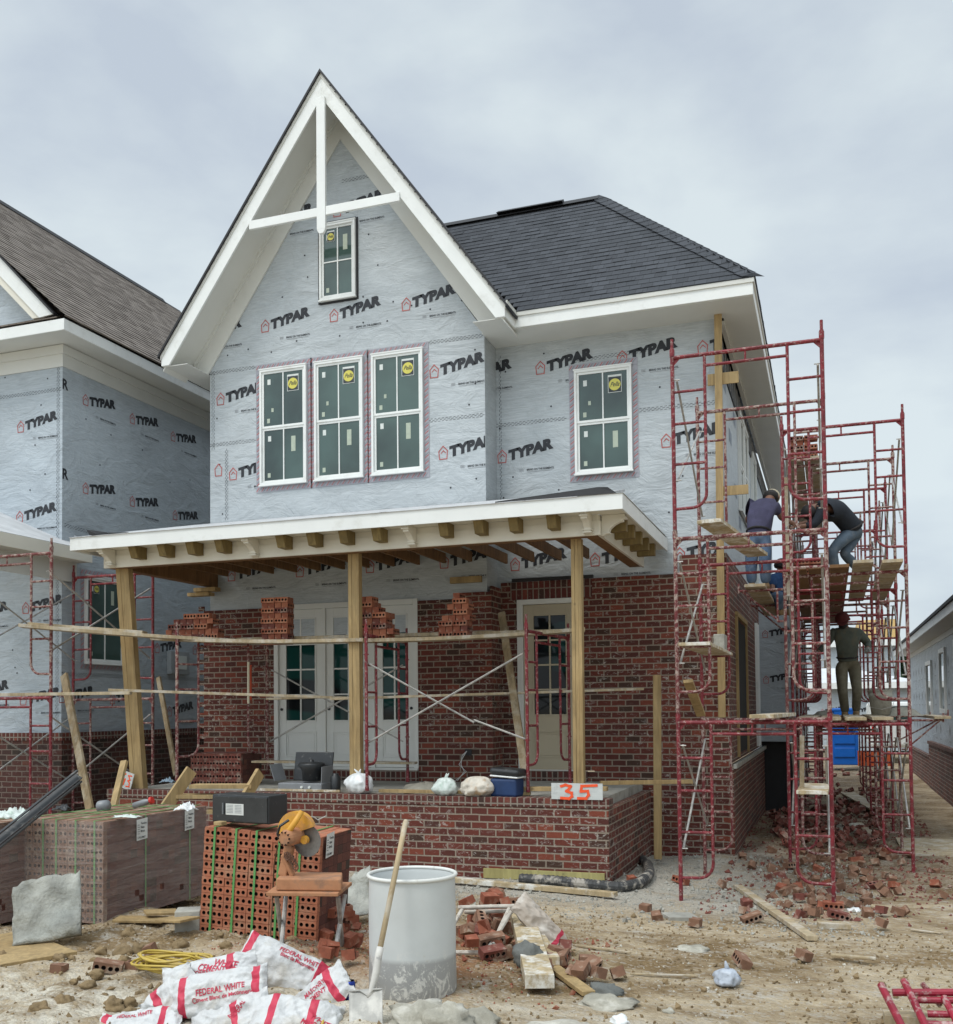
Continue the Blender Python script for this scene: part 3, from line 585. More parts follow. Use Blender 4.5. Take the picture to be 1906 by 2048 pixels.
b = MB(); b.box(-8.19, -7.032, 13.075, 13.12, 9.165, 9.295); b.box(-6.888, -5.70, 13.075, 13.12, 9.165, 9.295); b.build('collar_beam', WHITE, H, bevel=.004)
nk = int(4.72 / 0.143)
u = Vector((cx - (-9.82), 0, 2.855 * SL))
roof_face('roof_shingles', (-9.82, 13.06, 7.40), (-9.82, 24, 7.40), u, 33, SHD, H, seed=3)
u = Vector((-(2.855), 0, 2.855 * SL)); roof_face('roof_shingles', (-4.11, 13.06, 7.40), (-4.11, 24, 7.40), u, 33, SHD, H, seed=4)
b = MB()
for s in (-1, 1):
    b.prism([(cx, 13.055, 11.38), (cx + s * 2.87, 13.055, 11.38 - 2.87 * SL), (cx + s * 2.87, 13.055, 11.33 - 2.87 * SL), (cx, 13.055, 11.33)], (0, 11, 0))
b.build('roof_edge', BLACK, H)
# eave boxes
b = MB(); b.box(-9.79, -9.34, 13.137, 24, 7.262, 7.272); b.box(-9.79, -9.765, 13.137, 24, 7.273, 7.40); b.box(-4.62, -4.137, 13.137, 13.60, 7.262, 7.272)
b.box(-4.65, -0.86, 13.605, 14.25, 7.272, 7.284); b.box(-1.30, -0.86, 14.25, 27, 7.273, 7.285); b.box(-1.36, -1.30, YW + .1, 27, 7.22, 7.27); b.build('soffit', SOFF, H)
b = MB(); b.box(-4.162, -4.135, 13.137, 13.60, 7.275, 7.47); b.box(-4.135, -0.855, 13.575, 13.603, 7.28, 7.462); b.box(-0.882, -0.855, 13.604, 27, 7.286, 7.463); b.build('fascia', WHITE, H, bevel=.003)
b = MB(); b.box(-4.138, -0.84, 13.555, 13.574, 7.44, 7.495); b.box(-0.854, -0.835, 13.56, 27, 7.44, 7.51); b.box(-4.134, -4.11, 13.137, 13.57, 7.44, 7.51); b.build('drip_edge', SOFF, H)
# wall top on the side left open: dark strip with studs
b = MB(); b.box(XR, XR + .02, YW + .1, 27, 6.80, 7.22); b.build('open_wall_top', BLACK, H)
b = MB()
for k in range(30): b.box(XR + .02, XR + .028, YW + .3 + k * .4, YW + .325 + k * .4, 6.82, 7.2)
build_parts(b, 'stud', GALV, H)
# ---- wing hip roof
sl = 1.065; ez = 7.50; t0 = 2.62; nk = int(t0 * math.hypot(1, sl) / .143); e = t0 / nk
roof_face('roof_shingles', (-4.11, 13.55, ez), (-0.84, 13.55, ez), (0, 1, sl), nk + 1, SHD, H, lim=lambda k: (-(k * e) * 0.9 if k * e < 2.2 else -2.9 - 0, 3.27 - k * e), seed=6)
roof_face('roof_shingles', (-0.82, 13.55, ez), (-0.82, 27, ez), (-1, 0, sl), nk + 1, SHD, H, lim=lambda k: (k * e, 13.4), seed=7)
roof_face('roof_shingles', (-7.2, 13.55 + 2 * t0, ez), (-0.82, 13.55 + 2 * t0, ez), (0, -1, sl), nk, SHD, H, lim=lambda k: (0, 6.38 - k * e), seed=8)
hip = MB(); a0 = Vector((-0.83, 13.55, ez + .01)); a1 = Vector((-0.82 - t0, 13.55 + t0, ez + t0 * sl + .02))
for k in range(24):
    p = a0.lerp(a1, k / 24); q = a0.lerp(a1, (k + 1.1) / 24); hip.add([p + Vector((.12, .12, .0)) * 0, p + Vector((0.13, 0.02, -.02)), p + Vector((0, 0, .045)), p + Vector((-.16, -.02, .01)), q + Vector((0.13, 0.02, -.03)), q + Vector((0, 0, .030)), q + Vector((-.16, -.02, -.005))], [(1, 2, 5, 4), (2, 3, 6, 5), (1, 3, 2)])
hip.build('hip_cap', SHD, H)
b = MB(); rz = ez + t0 * sl; ry = 13.55 + t0; b.prism([(-0.82 - t0, ry - .12, rz - .06), (-0.82 - t0, ry, rz + .05), (-0.82 - t0, ry + .12, rz - .06)], (-3.0, 0, 0)); b.prism([(-4.05, ry - .14, rz - .0), (-4.05, ry, rz + .09), (-4.05, ry + .14, rz - .0)], (-1.15, 0, 0)); b.build('ridge_cap', BLACK, H)
# ---- doors
def glass_grid(mbf, mbg, x0, x1, z0, z1, y, cols, rows, mw=.012):
    mbg.box(x0, x1, y + .012, y + .018, z0, z1)
    for k in range(1, cols): xx = x0 + (x1 - x0) * k / cols; mbf.box(xx - mw, xx + mw, y - .002, y + .012, z0, z1)
    for k in range(1, rows): zz = z0 + (z1 - z0) * k / rows; mbf.box(x0, x1, y - .0005, y + .011, zz - mw, zz + mw)
def leaf(parent, x0, x1, z0, z1, y, mat, gx0, gx1, gz0, gz1, pz0, pz1, name='door'):
    f = MB()
    for a in ((x0, gx0, z0, z1), (gx1, x1, z0, z1), (gx0, gx1, gz1, z1), (gx0, gx1, z0, gz0)): f.box(a[0], a[1], y, y + .04, a[2], a[3])
    for a in ((gx0 - .02, gx0, gz0 - .02, gz1 + .02), (gx1, gx1 + .02, gz0 - .02, gz1 + .02), (gx0, gx1, gz1, gz1 + .02), (gx0, gx1, gz0 - .02, gz0)): f.box(a[0], a[1], y - .012, y - .001, a[2], a[3])
    for i, wd in enumerate((0.0, .035)):
        a, b_, c, d = gx0 - .02 + wd, gx1 + .02 - wd, pz0 + wd, pz1 - wd; y0 = y - .010 + i * .003
        for q in ((a, a + .018, c, d), (b_ - .018, b_, c, d), (a + .018, b_ - .018, d - .018, d), (a + .018, b_ - .018, c, c + .018)): f.box(q[0], q[1], y0, y - .0005, q[2], q[3])
    g = MB(); mu = MB(); glass_grid(mu, g, gx0, gx1, gz0, gz1, y, 2, 4); dr = f.build(name, mat, parent, bevel=.002); g.build('pane', GLASSD, dr); mu.build('muntin', mat, dr); return dr
DW = M('door_white', (0.66, 0.66, 0.62), 0.45, 0.04, 2, 0.04, 20); DB = M('door_beige', (0.42, 0.36, 0.25), 0.45, 0.05, 2, 0.04, 20)
yd = 13.76
b = MB(); b.box(-8.15, -8.08, 13.69, 13.80, .965, 3.49); b.box(-5.80, -5.73, 13.69, 13.80, .965, 3.49); b.box(-8.08, -5.80, 13.69, 13.80, 3.41, 3.49); b.box(-8.15, -5.73, 13.66, 13.80, .955, .99)
b.box(-7.32, -7.26, 13.70, 13.80, .99, 3.41); b.box(-6.50, -6.44, 13.70, 13.80, .99, 3.41); b.build('door_frame', DW, H, bevel=.003)
P_ = lambda x, y: PY(x, y, yd)
for (x0, x1) in ((-8.08, -7.32), (-7.26, -6.50), (-6.44, -5.80)):
    dr = leaf(H, x0 + .004, x1 - .004, .995, 3.405, yd - .03, DW, x0 + .13, x1 - .13, 1.70, 3.26, 1.14, 1.53, 'french_door')
    k = MB(); xx = x1 - .05 if x0 > -7 else x0 + .05; k.tube([(xx, yd - .032, 1.87), (xx, yd - .045, 1.87)], .022, 12); k.build('lock_bore', BLACK, dr)
b = MB(); b.box(-4.33, -4.24, YB - .02, YB + .07, .95, 3.445); b.box(-3.44, -3.35, YB - .02, YB + .07, .95, 3.445); b.box(-4.24, -3.44, YB - .02, YB + .07, 3.37, 3.445); b.box(-4.33, -3.35, YB - .03, YB + .07, .93, .955); b.build('door_frame', DW, H, bevel=.003)
leaf(H, -4.235, -3.445, .96, 3.365, YB + .005, DB, -4.08, -3.60, 1.76, 3.20, 1.13, 1.52, 'front_door')
STK = MB()
for (x, z) in ((-7.50, 3.08), (-6.93, 3.05)): STK.box(x, x + .09, yd - .019, yd - .018, z - .08, z + .05)
build_parts(STK, 'sticker', STK_W, H)
# ---- porch: brick wall, slab, posts, beam, roof
XPL, XPR, YP = -9.33, -2.404, 11.315
b = MB(); b.box(XPL, XPR, YP, YP + .10, -0.15, 0.70); b.box(XPR - .10, XPR, YP + .10, YB, -0.25, 0.685); b.box(XPL, XPL + .10, YP + .1, 13.7, -.2, .7); b.build('porch_wall', BR, H)
b = MB(); b.box(XPL - .01, XPR + .012, YP - .012, YP + .20, 0.70, 0.805); b.build('rowlock_cap', BROW, H, bevel=.004)
b = MB(); b.box(XPL + .1, XPR - .11, YP + .2, 14.14, 0.55, 0.795); b.build('porch_slab', CONC, H)
b = MB(); b.box(-3.9, XPR - .05, YP - .045, YP - .004, -0.14, -0.03); b.build('form_board', TREAT, H)
b = MB()
for (x, z) in ((-4.95, 1.22),): b.box(x - .05, x + .05, 13.685, 13.699, z - .04, z + .05)
b.build('outlet_box', BLACK, H)
b = MB()
for s in (0, .03): b.tube([(-4.97, 13.68, 1.24), (-5.02 + s, 13.62, 1.18), (-5.03 - s, 13.60, 1.05), (-4.98 + s, 13.60, .95), (-5.08 - s, 13.58, .82)], .006, 5)
build_parts(b, 'electric_wire', M('wire_white', (.6, .6, .58), .4, .05, 5, 0), H)
def post(p, q, w=.115, d=.09, plies=3):
    m = MB(); p = Vector(p); q = Vector(q)
    for k in range(plies):
        o_ = Vector((0, (k - (plies - 1) / 2) * (d / plies + .001) * 0 , 0)) + Vector(((k - (plies - 1) / 2) * w / plies, 0, 0)); dz = (k % 2) * .004
        m.bar(p + o_ + Vector((0, dz, 0)), q + o_ + Vector((0, dz, 0)), w / plies - .003, d, up=(0, 1, 0))
    return m.build('temporary_post', WOOD, H)
post((-5.69, 11.57, .79), (-5.665, 11.50, 3.83), .15, .10); post((-2.80, 11.57, .79), (-2.775, 11.50, 3.83), .125, .10); post((-8.99, 11.55, .79), (-9.17, 11.45, 3.83), .21, .10)
b = MB(); b.box(-9.35, -2.44, 11.25, 11.29, 3.822, 3.99); b.box(-2.48, -2.44, 11.29, 14.13, 3.822, 3.99); b.box(-9.33, -2.46, 11.262, 11.29, 3.99, 4.06); b.box(-2.475, -2.452, 11.29, 14.13, 3.99, 4.06); b.build('beam_casing', CREAM, H, bevel=.003)
b = MB(); b.box(-9.33, -2.50, 11.295, 11.44, 3.826, 4.0); b.box(-2.64, -2.485, 11.44, 14.1, 3.828, 4.0); b.box(-9.33, -9.18, 11.44, 13.72, 3.828, 4.05); b.build('timber_beam', WOODD, H)
b = MB(); x = -9.0
while x < -2.8: b.box(x, x + .04, 11.45, 13.69 if x < -4.7 else 14.1, 3.985, 4.13); x += .41
build_parts(b, 'joist', WOODD, H)
b = MB(); b.box(-9.45, -9.05, 13.45, 13.6, 3.74, 3.80); b.box(-9.6, -9.2, 13.5, 13.66, 3.68, 3.735); b.box(-5.2, -4.72, 13.66, 13.72, 3.68, 3.77); build_parts(b, 'blocking', WOOD, H)
b = MB(); b.box(-9.615, -2.11, 10.90, 10.925, 4.03, 4.205); b.box(-2.135, -2.11, 10.926, 14.15, 4.031, 4.204); b.box(-9.615, -9.59, 10.926, 13.7, 4.031, 4.204); b.build('fascia', WHITE, H, bevel=.003)
b = MB(); b.box(-9.59, -2.136, 10.926, 11.26, 4.060, 4.072); b.box(-2.452, -2.136, 11.26, 14.15, 4.060, 4.072); b.build('soffit', CREAM, H)
b = MB()
for px in (268, 325, 382, 440, 562, 624, 688, 754, 888, 958, 1028, 1104):
    x = PY(px, 1080, 11.05).x
    b.prism([(x - .055, 10.99, 4.058), (x - .055, 11.248, 4.058), (x - .055, 11.248, 3.90), (x - .055, 11.06, 3.90)], (.11, 0, 0))
for y in (11.6, 12.1, 12.6, 13.1, 13.6):
    b.prism([(-2.20, y - .055, 4.058), (-2.438, y - .055, 4.058), (-2.438, y - .055, 3.90), (-2.20, y - .055, 3.90)], (0, .11, 0))
build_parts(b, 'rafter_tail', wood_mat('lumber_olive', (0.22, 0.16, 0.06)), H)
def bracket(x, y, ax):
    m = MB(); prof = [(0, 4.058), (-.27, 4.058), (-.27, 4.02), (-.25, 4.0), (-.25, 3.975), (-.20, 3.965), (-.15, 3.94), (-.10, 3.90), (-.085, 3.86), (-.085, 3.845), (0, 3.815)]
    w = .075
    if ax == 'y': m.prism([(x - w / 2, y + p, z) for p, z in prof], (w, 0, 0)); m.box(x - w / 2 - .015, x + w / 2 + .015, y - .10, y, 3.84, 3.855); m.box(x - w / 2 - .015, x + w / 2 + .015, y - .10, y, 3.87, 3.885); m.box(x - w / 2 - .012, x + w / 2 + .012, y - .285, y - .2, 4.0, 4.02)
    else: m.prism([(x - p, y - w / 2, z) for p, z in prof], (0, w, 0)); m.box(x, x + .10, y - w / 2 - .015, y + w / 2 + .015, 3.84, 3.855); m.box(x + .2, x + .285, y - w / 2 - .012, y + w / 2 + .012, 4.0, 4.02)
    m.build('bracket', CREAM, H, bevel=.003)
for px in (212, 500, 818, 1172): bracket(PY(px, 1080, 11.1).x, 11.249, 'y')
bracket(-2.439, 11.36, 'x')
b = MB(); rz = 4.86
b.prism([(-9.62, 10.885, 4.207), (-9.62, 13.72, rz), (-9.62, 13.72, rz - .03), (-9.62, 10.885, 4.20)], (7.0 , 0, 0)); b.add([(-2.62, 10.885, 4.207), (-2.10, 10.885, 4.207), (-2.10, 14.14, 4.215), (-2.62, 14.14, 4.80)], [(0, 1, 2, 3)]); b.build('porch_roof', M('roof_underlay', (.50, .51, .52), .6, .2, 3, .4, 12, dirt=(.06, .05, .05), dirt_amt=.8, dirt_s=5, dirt_lo=.56), H)
b = MB(); b.prism([(-3.6, 10.95, 4.235), (-2.4, 10.93, 4.30), (-2.28, 10.92, 4.29), (-2.18, 10.91, 4.215), (-3.6, 10.95, 4.222)], (0, .5, .02)); b.prism([(-9.35, 10.91, 4.30), (-9.2, 10.91, 4.235), (-8.7, 10.91, 4.222), (-8.7, 10.91, 4.215), (-9.3, 10.91, 4.22)], (0, .4, .03)); build_parts(b, 'loose_felt', BLACK, H)
# timber corner post nailed against the wing, batten at the porch end
b = MB(); b.bar((-1.405, 14.10, 1.7), (-1.36, 14.10, 7.27), .045, .10, up=(1, 0, 0)); b.build('corner_pole', WOOD, H)
b = MB(); b.box(-1.52, -1.1, 14.12, 14.14, 6.30, 6.46); b.box(-1.4, -1.0, 14.12, 14.14, 4.75, 4.88); build_parts(b, 'blocking', WOOD, H)
b = MB(); b.box(XRB, -0.62, 20.6, 26, 1.15, 3.9); b.build('house_wrap', WRAPL, H)
b = MB(); b.box(XRB, -0.66, 20.9, 26, -0.4, 1.14); b.build('crawl_space_dark', BLACK, H)  # solid black block stands in for the darkness inside the crawl space opening
pr = MB(); logo(pr, (-1.24, 20.59, 3.2), fx, fz, .75); logo(pr, (-1.24, 20.59, 2.3), fx, fz, .75); o = pr.build('wrap_print', [INKB, INKR, INKG], H); clip(o, [((-.63, 0, 0), (1, 0, 0))])
# ================================================================== neighbour on the left
HL = thing('neighbour_house', 'blue grey wrapped house at the left with brown shingle roof and brick base', 'house', (-13, 14, -0.1))
XS, YF = -11.4, 12.75
b = MB(); b.box(-19, XS, YF, 30, 1.5, 7.78); b.build('house_wrap', WRAPL, HL)
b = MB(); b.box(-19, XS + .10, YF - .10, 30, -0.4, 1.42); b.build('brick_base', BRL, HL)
b = MB(); b.box(-19, XS + .115, YF - .115, 30, 1.42, 1.54); b.build('rowlock_ledge', BROW, HL)
b = MB(); b.box(-19, -10.91, 12.24, YF, 7.70, 7.71); b.box(XS, -10.91, YF + .001, 30, 7.70, 7.71); b.build('soffit', SOFF, HL)
b = MB(); b.box(-19, -10.90, 12.215, 12.24, 7.69, 7.865); b.box(-10.925, -10.90, 12.241, 30, 7.691, 7.864); b.build('fascia', WHITE, HL, bevel=.004)
b = MB(); b.box(-19, XS + .02, YF - .02, 30, 7.35, 7.70); b.box(-19, XS + .05, YF - .05, 30, 7.55, 7.69); b.build('frieze_board', SOFF, HL)
e0 = Vector((-10.87, 12.2, 7.90)); rr_ = 0.661; # ridge line satisfies z-1.85 = k*x
k_ = (9.777 - 1.85) / -12.0
# plane z = 7.9 + s*(-10.87 - x); ridge where z = 1.85 + k_*x
s_ = 0.9; xr = (7.9 - 1.85 + s_ * -10.87) / (k_ + s_)
u = Vector((xr - e0.x, 0, s_ * (e0.x - xr))); n_ = int(u.length / .143)
roof_face('roof_shingles', e0, (e0.x, 22.5, e0.z), u, n_ + 1, SHB, HL, lim=lambda k: (k * .143 * .745 * 0.0, 10.3 - max(0, k - n_ * .8) * .12), tab=.33, seed=12)
roof_face('roof_shingles', (-19, 12.2, 7.90), (-10.87, 12.2, 7.90), (0, 1, .35), 4, SHB, HL, lim=lambda k: (0, 8.13 - (k + 1) * .16), seed=13)
b = MB(); rz = 7.9 + s_ * (-10.87 - xr); b.prism([(xr + .12, 12.3, rz - .08), (xr, 12.3, rz + .06), (xr - .12, 12.3, rz - .08)], (0, PX(326, 603, xr).y - 12.3, 0)); b.prism([(xr + .10, 12.3, rz - .10), (xr, 12.3, rz + .02), (xr - .10, 12.3, rz - .10)], (0, PX(360, 628, xr).y - 12.3, 0)); b.build('ridge_cap', BLACK, HL)
b = MB(); b.prism([(xr, 13.2, rz - .05), (-11.0, 13.2, 7.86), (xr - 3, 13.2, 7.86), (xr - 3, 13.2, rz - .05)], (0, 7.5, 0)); b.build('roof_deck', SHB, HL)
# small front gable
b = MB(); A = PY(105, 628, 12.25); B_ = PY(0, 515, 12.25); sg = (B_.z - A.z) / (B_.x - A.x)
b.prism([(A.x, 12.25, A.z), (A.x - 3.2, 12.25, A.z - 3.2 * sg), (A.x - 3.2, 12.25, A.z - 3.2 * sg - .33), (A.x - .26, 12.25, A.z - .02)], (0, .03, 0)); b.build('rake_board', WHITE, HL, bevel=.003)
b = MB(); b.prism([(A.x - .2, 12.285, A.z), (A.x - 3.2, 12.285, A.z - 3.0 * sg), (A.x - 3.2, 12.285, A.z - 3.0 * sg - .30), (A.x - .42, 12.285, A.z)], (0, .30, 0)); b.build('soffit', CREAM, HL)
b = MB(); b.prism([(A.x - .1, 12.59, 7.9), (A.x - 3.4, 12.59, 7.9), (A.x - 3.4, 12.59, A.z - 3.2 * sg)], (0, .3, 0)); b.build('gable_wrap', WRAPL, HL)
b = MB(); b.prism([(A.x + .06, 12.20, A.z), (A.x - 3.3, 12.20, A.z - 3.36 * sg), (A.x - 3.3, 12.20, A.z - 3.36 * sg - .04), (A.x + .06, 12.20, A.z - .04)], (0, .10, 0)); b.build('roof_edge', BLACK, HL)
pr = MB(); yp = YF - .004; sc = .93
for px, py in ((35, 865), (33, 1045)): logo(pr, PY(px, py, yp), fx, fz, sc)
for px, py in ((45, 1227), (40, 1410), (-62, 1240), (-60, 1395)): logo(pr, PY(px, py, yp), fx, fz, sc)
z = PY(60, 790, yp).z; seam(pr, (-12.9, yp, z), (XS, yp, z), fz)
for x in (XS - .11, ): seam(pr, (x, yp, 1.6), (x, yp, 7.4), (1, 0, 0))
for px, py in ((10, 755), (95, 757), (82, 810), (70, 890), (90, 948), (60, 980), (25, 1300), (60, 1330), (90, 1348), (30, 1335), (34, 1346), (60, 1250)):
    strip(pr, PY(px, py, yp), fx, fz, [(.014 * math.cos(t), .014 * math.sin(t)) for t in [k * math.pi / 4 for k in range(8)]], 0)
o = pr.build('wrap_print', [INKB, INKR, INKG], HL); clip(o, [((XS - .004, 0, 0), (1, 0, 0))])
pr = MB(); xp = XS + .004; sy = (0, 1, 0)
for px, py in ((166, 808), (260, 845), (342, 880), (166, 985), (260, 1011), (346, 1038), (118, 1405), (220, 1407), (335, 1432), (215, 1292), (310, 1305), (386, 1308)): logo(pr, PX(px, py, xp), sy, fz, .92)
for py in (735, 915): put_text(pr, 'R', PX(125, py + 42, xp), sy, fz, .13, .17, .034, 0)
z = PX(300, 1358, xp).z; seam(pr, (xp, YF, z), (xp, 17.5, z), fz); z = PX(180, 1195, xp).z; seam(pr, (xp, YF + .05, PX(150, 1058, xp).z), (xp, 14.2, PX(150, 1058, xp).z - .06), fz)
seam(pr, (xp, 15.0, 1.6), (xp, 15.0, 2.9), (0, 1, 0))
for px, py in ((185, 750), (205, 765), (172, 838), (330, 740), (222, 870), (200, 930), (340, 965), (285, 900), (380, 960)):
    strip(pr, PX(px, py, xp), sy, fz, [(.014 * math.cos(t), .014 * math.sin(t)) for t in [k * math.pi / 4 for k in range(8)]], 0)
pr.build('wrap_print', [INKB, INKR, INKG], HL)
w = window(HL, 13.25, 14.20, 2.66, 4.08, 0, side=XS, hung=False, sticker='tl', cols=2, rows=1, seed=22)
b = MB(); q = PX(352, 1325, XS); b.box(XS, XS + .10, q.y - .28, q.y + .28, q.z - .22, q.z + .2); b.build('meter_box', M('meter_grey', (.30, .32, .33), .5, .1, 4, .1), HL, bevel=.01)
b = MB(); b.box(XS + .10, XS + .115, q.y - .15, q.y + .17, q.z - .13, q.z + .12); b.build('meter_label', STK_W, HL)
# neighbour porch side: fascia, beam, underlay roof
b = MB(); b.box(-11.075, -11.05, 9.2, 13.035, 4.235, 4.43); b.build('porch_fascia', CREAM, HL, bevel=.003)
b = MB(); b.box(-11.37, -11.33, 9.2, 13.0, 3.93, 4.235); b.box(-11.33, -11.08, 9.2, 13.0, 4.236, 4.245); b.build('porch_beam', SOFF, HL)
b = MB(); b.add([(-11.05, 9.2, 4.435), (-11.05, 13.03, 4.435), (-11.39, 13.03, 4.70), (-13.2, 12.74, 5.35), (-13.2, 9.2, 5.35)], [(0, 1, 2, 3, 4)]); b.build('porch_underlay', M('underlay_pale', (.52, .53, .54), .6, .15, 3, .4, 12), HL)
# ================================================================== neighbour on the right
HR = thing('neighbour_house', 'grey wrapped single storey house along the right edge behind the scaffold', 'house', (4, 27, -0.2))
XH = 2.40
b = MB(); b.box(XH, 9, 17.5, 34.4, 0.4, 3.40); b.build('house_wrap', WRAPL, HR)
b = MB(); b.box(XH - .08, 9, 17.5, 27.9, -0.5, 0.86); b.box(XH - .06, 9, 27.9, 34.5, -0.5, 0.50); b.build('brick_base', BR, HR)
b = MB(); b.box(XH - .11, 9, 17.5, 27.92, 0.86, 0.93); b.box(XH - .09, 9, 27.93, 34.52, 0.50, 0.56); b.build('rowlock_ledge', BROW, HR)
b = MB(); b.box(XH - .42, XH - .395, 17.4, 35.6, 3.43, 3.63); b.build('fascia', WHITE, HR); b = MB(); b.box(XH - .394, XH, 17.4, 35.6, 3.425, 3.435); b.box(XH - .02, XH, 17.5, 34.4, 3.30, 3.42); b.build('soffit', SOFF, HR)
b = MB(); b.add([(XH - .46, 17.4, 3.62), (XH - .46, 35.6, 3.62), (6.5, 35.6, 5.2), (6.5, 17.4, 5.2)], [(0, 1, 2, 3)]); b.prism([(XH - .46, 17.4, 3.66), (XH - .40, 17.4, 3.66), (XH - .40, 17.4, 3.60), (XH - .46, 17.4, 3.60)], (0, 18.2, 0)); b.build('roof', SHD, HR)
for (px0, px1, py0, py1) in ((1856, 1864, 1330, 1402), (1877, 1883, 1300, 1362), (1901, 1912, 1292, 1358)):
    a = PX(px0, py1, XH); c = PX(px1, py0, XH); window(HR, min(a.y, c.y), max(a.y, c.y), a.z, c.z, 0, side=None if False else XH, tape=False, sticker=None, extra=False) if False else None
for (ya, yb_, z0, z1) in ((27.4, 28.6, 1.55, 2.85), (24.2, 25.2, 1.75, 3.0), (20.5, 22.3, 1.9, 3.05)):
    m = MB()
    for q in ((ya - .1, yb_ + .1, z1, z1 + .1), (ya - .1, yb_ + .1, z0 - .1, z0), (ya - .1, ya, z0, z1), (yb_, yb_ + .1, z0, z1)): m.box(XH - .05, XH, q[0], q[1], q[2], q[3])
    w = m.build('window', WHITE, HR); m = MB(); m.box(XH - .02, XH - .001, ya, yb_, z0, z1); m.build('pane', GLASS, w)
pr = MB()
for z in (3.05 - .4, 1.95, 1.15):
    y = 18.0
    while y < 34:
        if not any(a - .3 < y < c + .2 for a, c in ((27.3, 28.7), (24.1, 25.3), (20.4, 22.4))):
            strip(pr, (XH - .004, y, z), (0, -1, 0), fz, [(0, 0), (.13, .13), (0, .26), (-.13, .13)], 2); strip(pr, (XH - .004, y, z), (0, -1, 0), fz, [(-.15, -.12), (.15, -.12), (.15, -.10), (-.15, -.10)], 2)
        y += .95
pr.build('wrap_print', [INKB, INKR, INKG], HR)
# ================================================================== scaffolding
LEG = 0.0215
def frame_mb(wid=1.50, lw=0.335, h=1.93, pins=True):
    """welded walk-through frame in its own XZ plane: ladder at both sides, curved feet"""
    m = MB(); z0 = 0.0; top = h
    for x, s in ((0, 1), (wid, -1)):
        m.tube([(x, 0, z0), (x, 0, top + (.10 if pins else 0.02))], LEG, 8)
        if pins: m.tube([(x, 0, top + .10), (x, 0, top + .20)], .016, 8)
        m.tube([(x, 0, top + .01), (x, 0, top + .085)], .0265, 8); m.tube([(x, 0, 0.0), (x, 0, .05)], .026, 8)
        for z in (.62, 1.69): m.tube([(x - s * .001, -.034, z), (x - s * .001, .034, z)], .007, 5)
        m.add([(x, .0, top), (x + s * .10, .0, top), (x, .0, top - .10), (x, .004, top), (x + s * .10, .004, top), (x, .004, top - .10)], [(0, 1, 2), (3, 5, 4), (1, 4, 5, 2)])
        xi = x + s * lw; pts = [(xi, 0, top)] + [(xi, 0, .47)]
        for k in range(1, 7):
            a = math.pi / 2 * k / 6; pts.append((xi - s * .15 * (1 - math.cos(a)), 0, .47 - .15 * math.sin(a)))
        pts.append((x, 0, .315)); m.tube(pts, .0165, 8)
        for z in (.79, 1.22, 1.56): m.tube([(x, 0, z), (xi, 0, z)], .0150, 7)
    m.tube([(0, 0, top), (wid, 0, top)], .0215, 8); m.tube([(lw, 0, top - .12), (wid - lw, 0, top - .12)], .0165, 8); m.tube([(wid / 2, 0, top), (wid / 2, 0, top - .12)], .011, 6)
    return m
FR = frame_mb()
_fr0 = None
def tower(label, org, rot, bays, lifts, mats, group=None, wid=1.5, base=True, lens=None, bay=2.13, braces=True, h=1.93, lift_fn=None, brlist=None):
    """org: foot of the front left leg; frames spread along local +X, bays go along local +Y"""
    root = thing('scaffold_tower', label, 'scaffold', org, rot, group); fm = frame_mb(wid, h=h)
    mesh = {}
    for b_ in range(bays + 1):
        for l in range(lifts):
            key = mats[(b_ + l) % len(mats)]
            if key.name not in mesh: o = fm.build('frame', key, root, world=False); mesh[key.name] = o
            else: o = mesh[key.name].copy(); COL.objects.link(o); o.parent = root
            o.location = (0, b_ * bay, l * h)
    if braces:
        for b_ in range(bays):
            for l in range(lifts):
                for x in (0.0, wid):
                    if brlist is not None and (b_, l, x > 0) not in brlist: continue
                    sx = .03 if x == 0 else -.03
                    for a, c in ((1.69, .62), (.62, 1.69)):
                        m = MB(); xo = x + sx + (.012 if a > 1 else 0) * (1 if sx > 0 else -1)
                        m.tube([(xo, b_ * bay + .02, l * h + a), (xo, (b_ + 1) * bay - .02, l * h + c)], .0125, 6)
                        for yy, zz in ((b_ * bay, a), ((b_ + 1) * bay, c)): m.tube([(x, yy, l * h + zz), (x + sx * 2.6, yy, l * h + zz)], .007, 5)
                        m.build('cross_brace', GALV, root, world=False)
    return root
TG = 'red steel scaffold towers'
T1 = tower('tall red scaffold tower standing in front of the house corner', (-1.51, 10.65, -0.245), (0, 0, 0), 1, 3, [RED, REDW], None, brlist=[(0, 0, False), (0, 1, False), (0, 2, False), (0, 1, True), (0, 2, True), (0, 0, True)])
T2 = tower('long red scaffold run along the side of the house with brick platforms', (-0.535, 13.75, -0.325), (0, 0, 0), 5, 3, [RED, REDW], None, wid=1.47)
# porch frames and neighbour frames
Y0 = 10.72
TL = tower('red scaffold tower in front of the neighbour house at the left edge', (PY(103, 1105, Y0).x - 1.5, Y0, PY(103, 1106, Y0).z - 3.86), (0, 0, 0), 1, 2, [RED, REDW], None)
def lone(label, a, b_, base_z, name='access_scaffold', h=1.93, mat=RED, group='single scaffold frames on the porch'):
    a = Vector(a); b_ = Vector(b_); d = b_ - a; wid = d.length; t = thing(name, label, 'scaffold frame', (a.x, a.y, base_z), (0, 0, math.atan2(d.y, d.x)))
    frame_mb(1.5, h=h).build('frame', mat, t, world=False); return t
def br(t, pts):
    for p, q in pts:
        m = MB(); m.tube([p, q], .0125, 6); m.build('cross_brace', GALV, t)
zb = 0.80
def pdxy(px, py, D): v = PD(px, py, D); return (v.x, v.y, 0)
a = pdxy(354, 1293, 13.5); b_ = pdxy(542, 1301, 14.7)
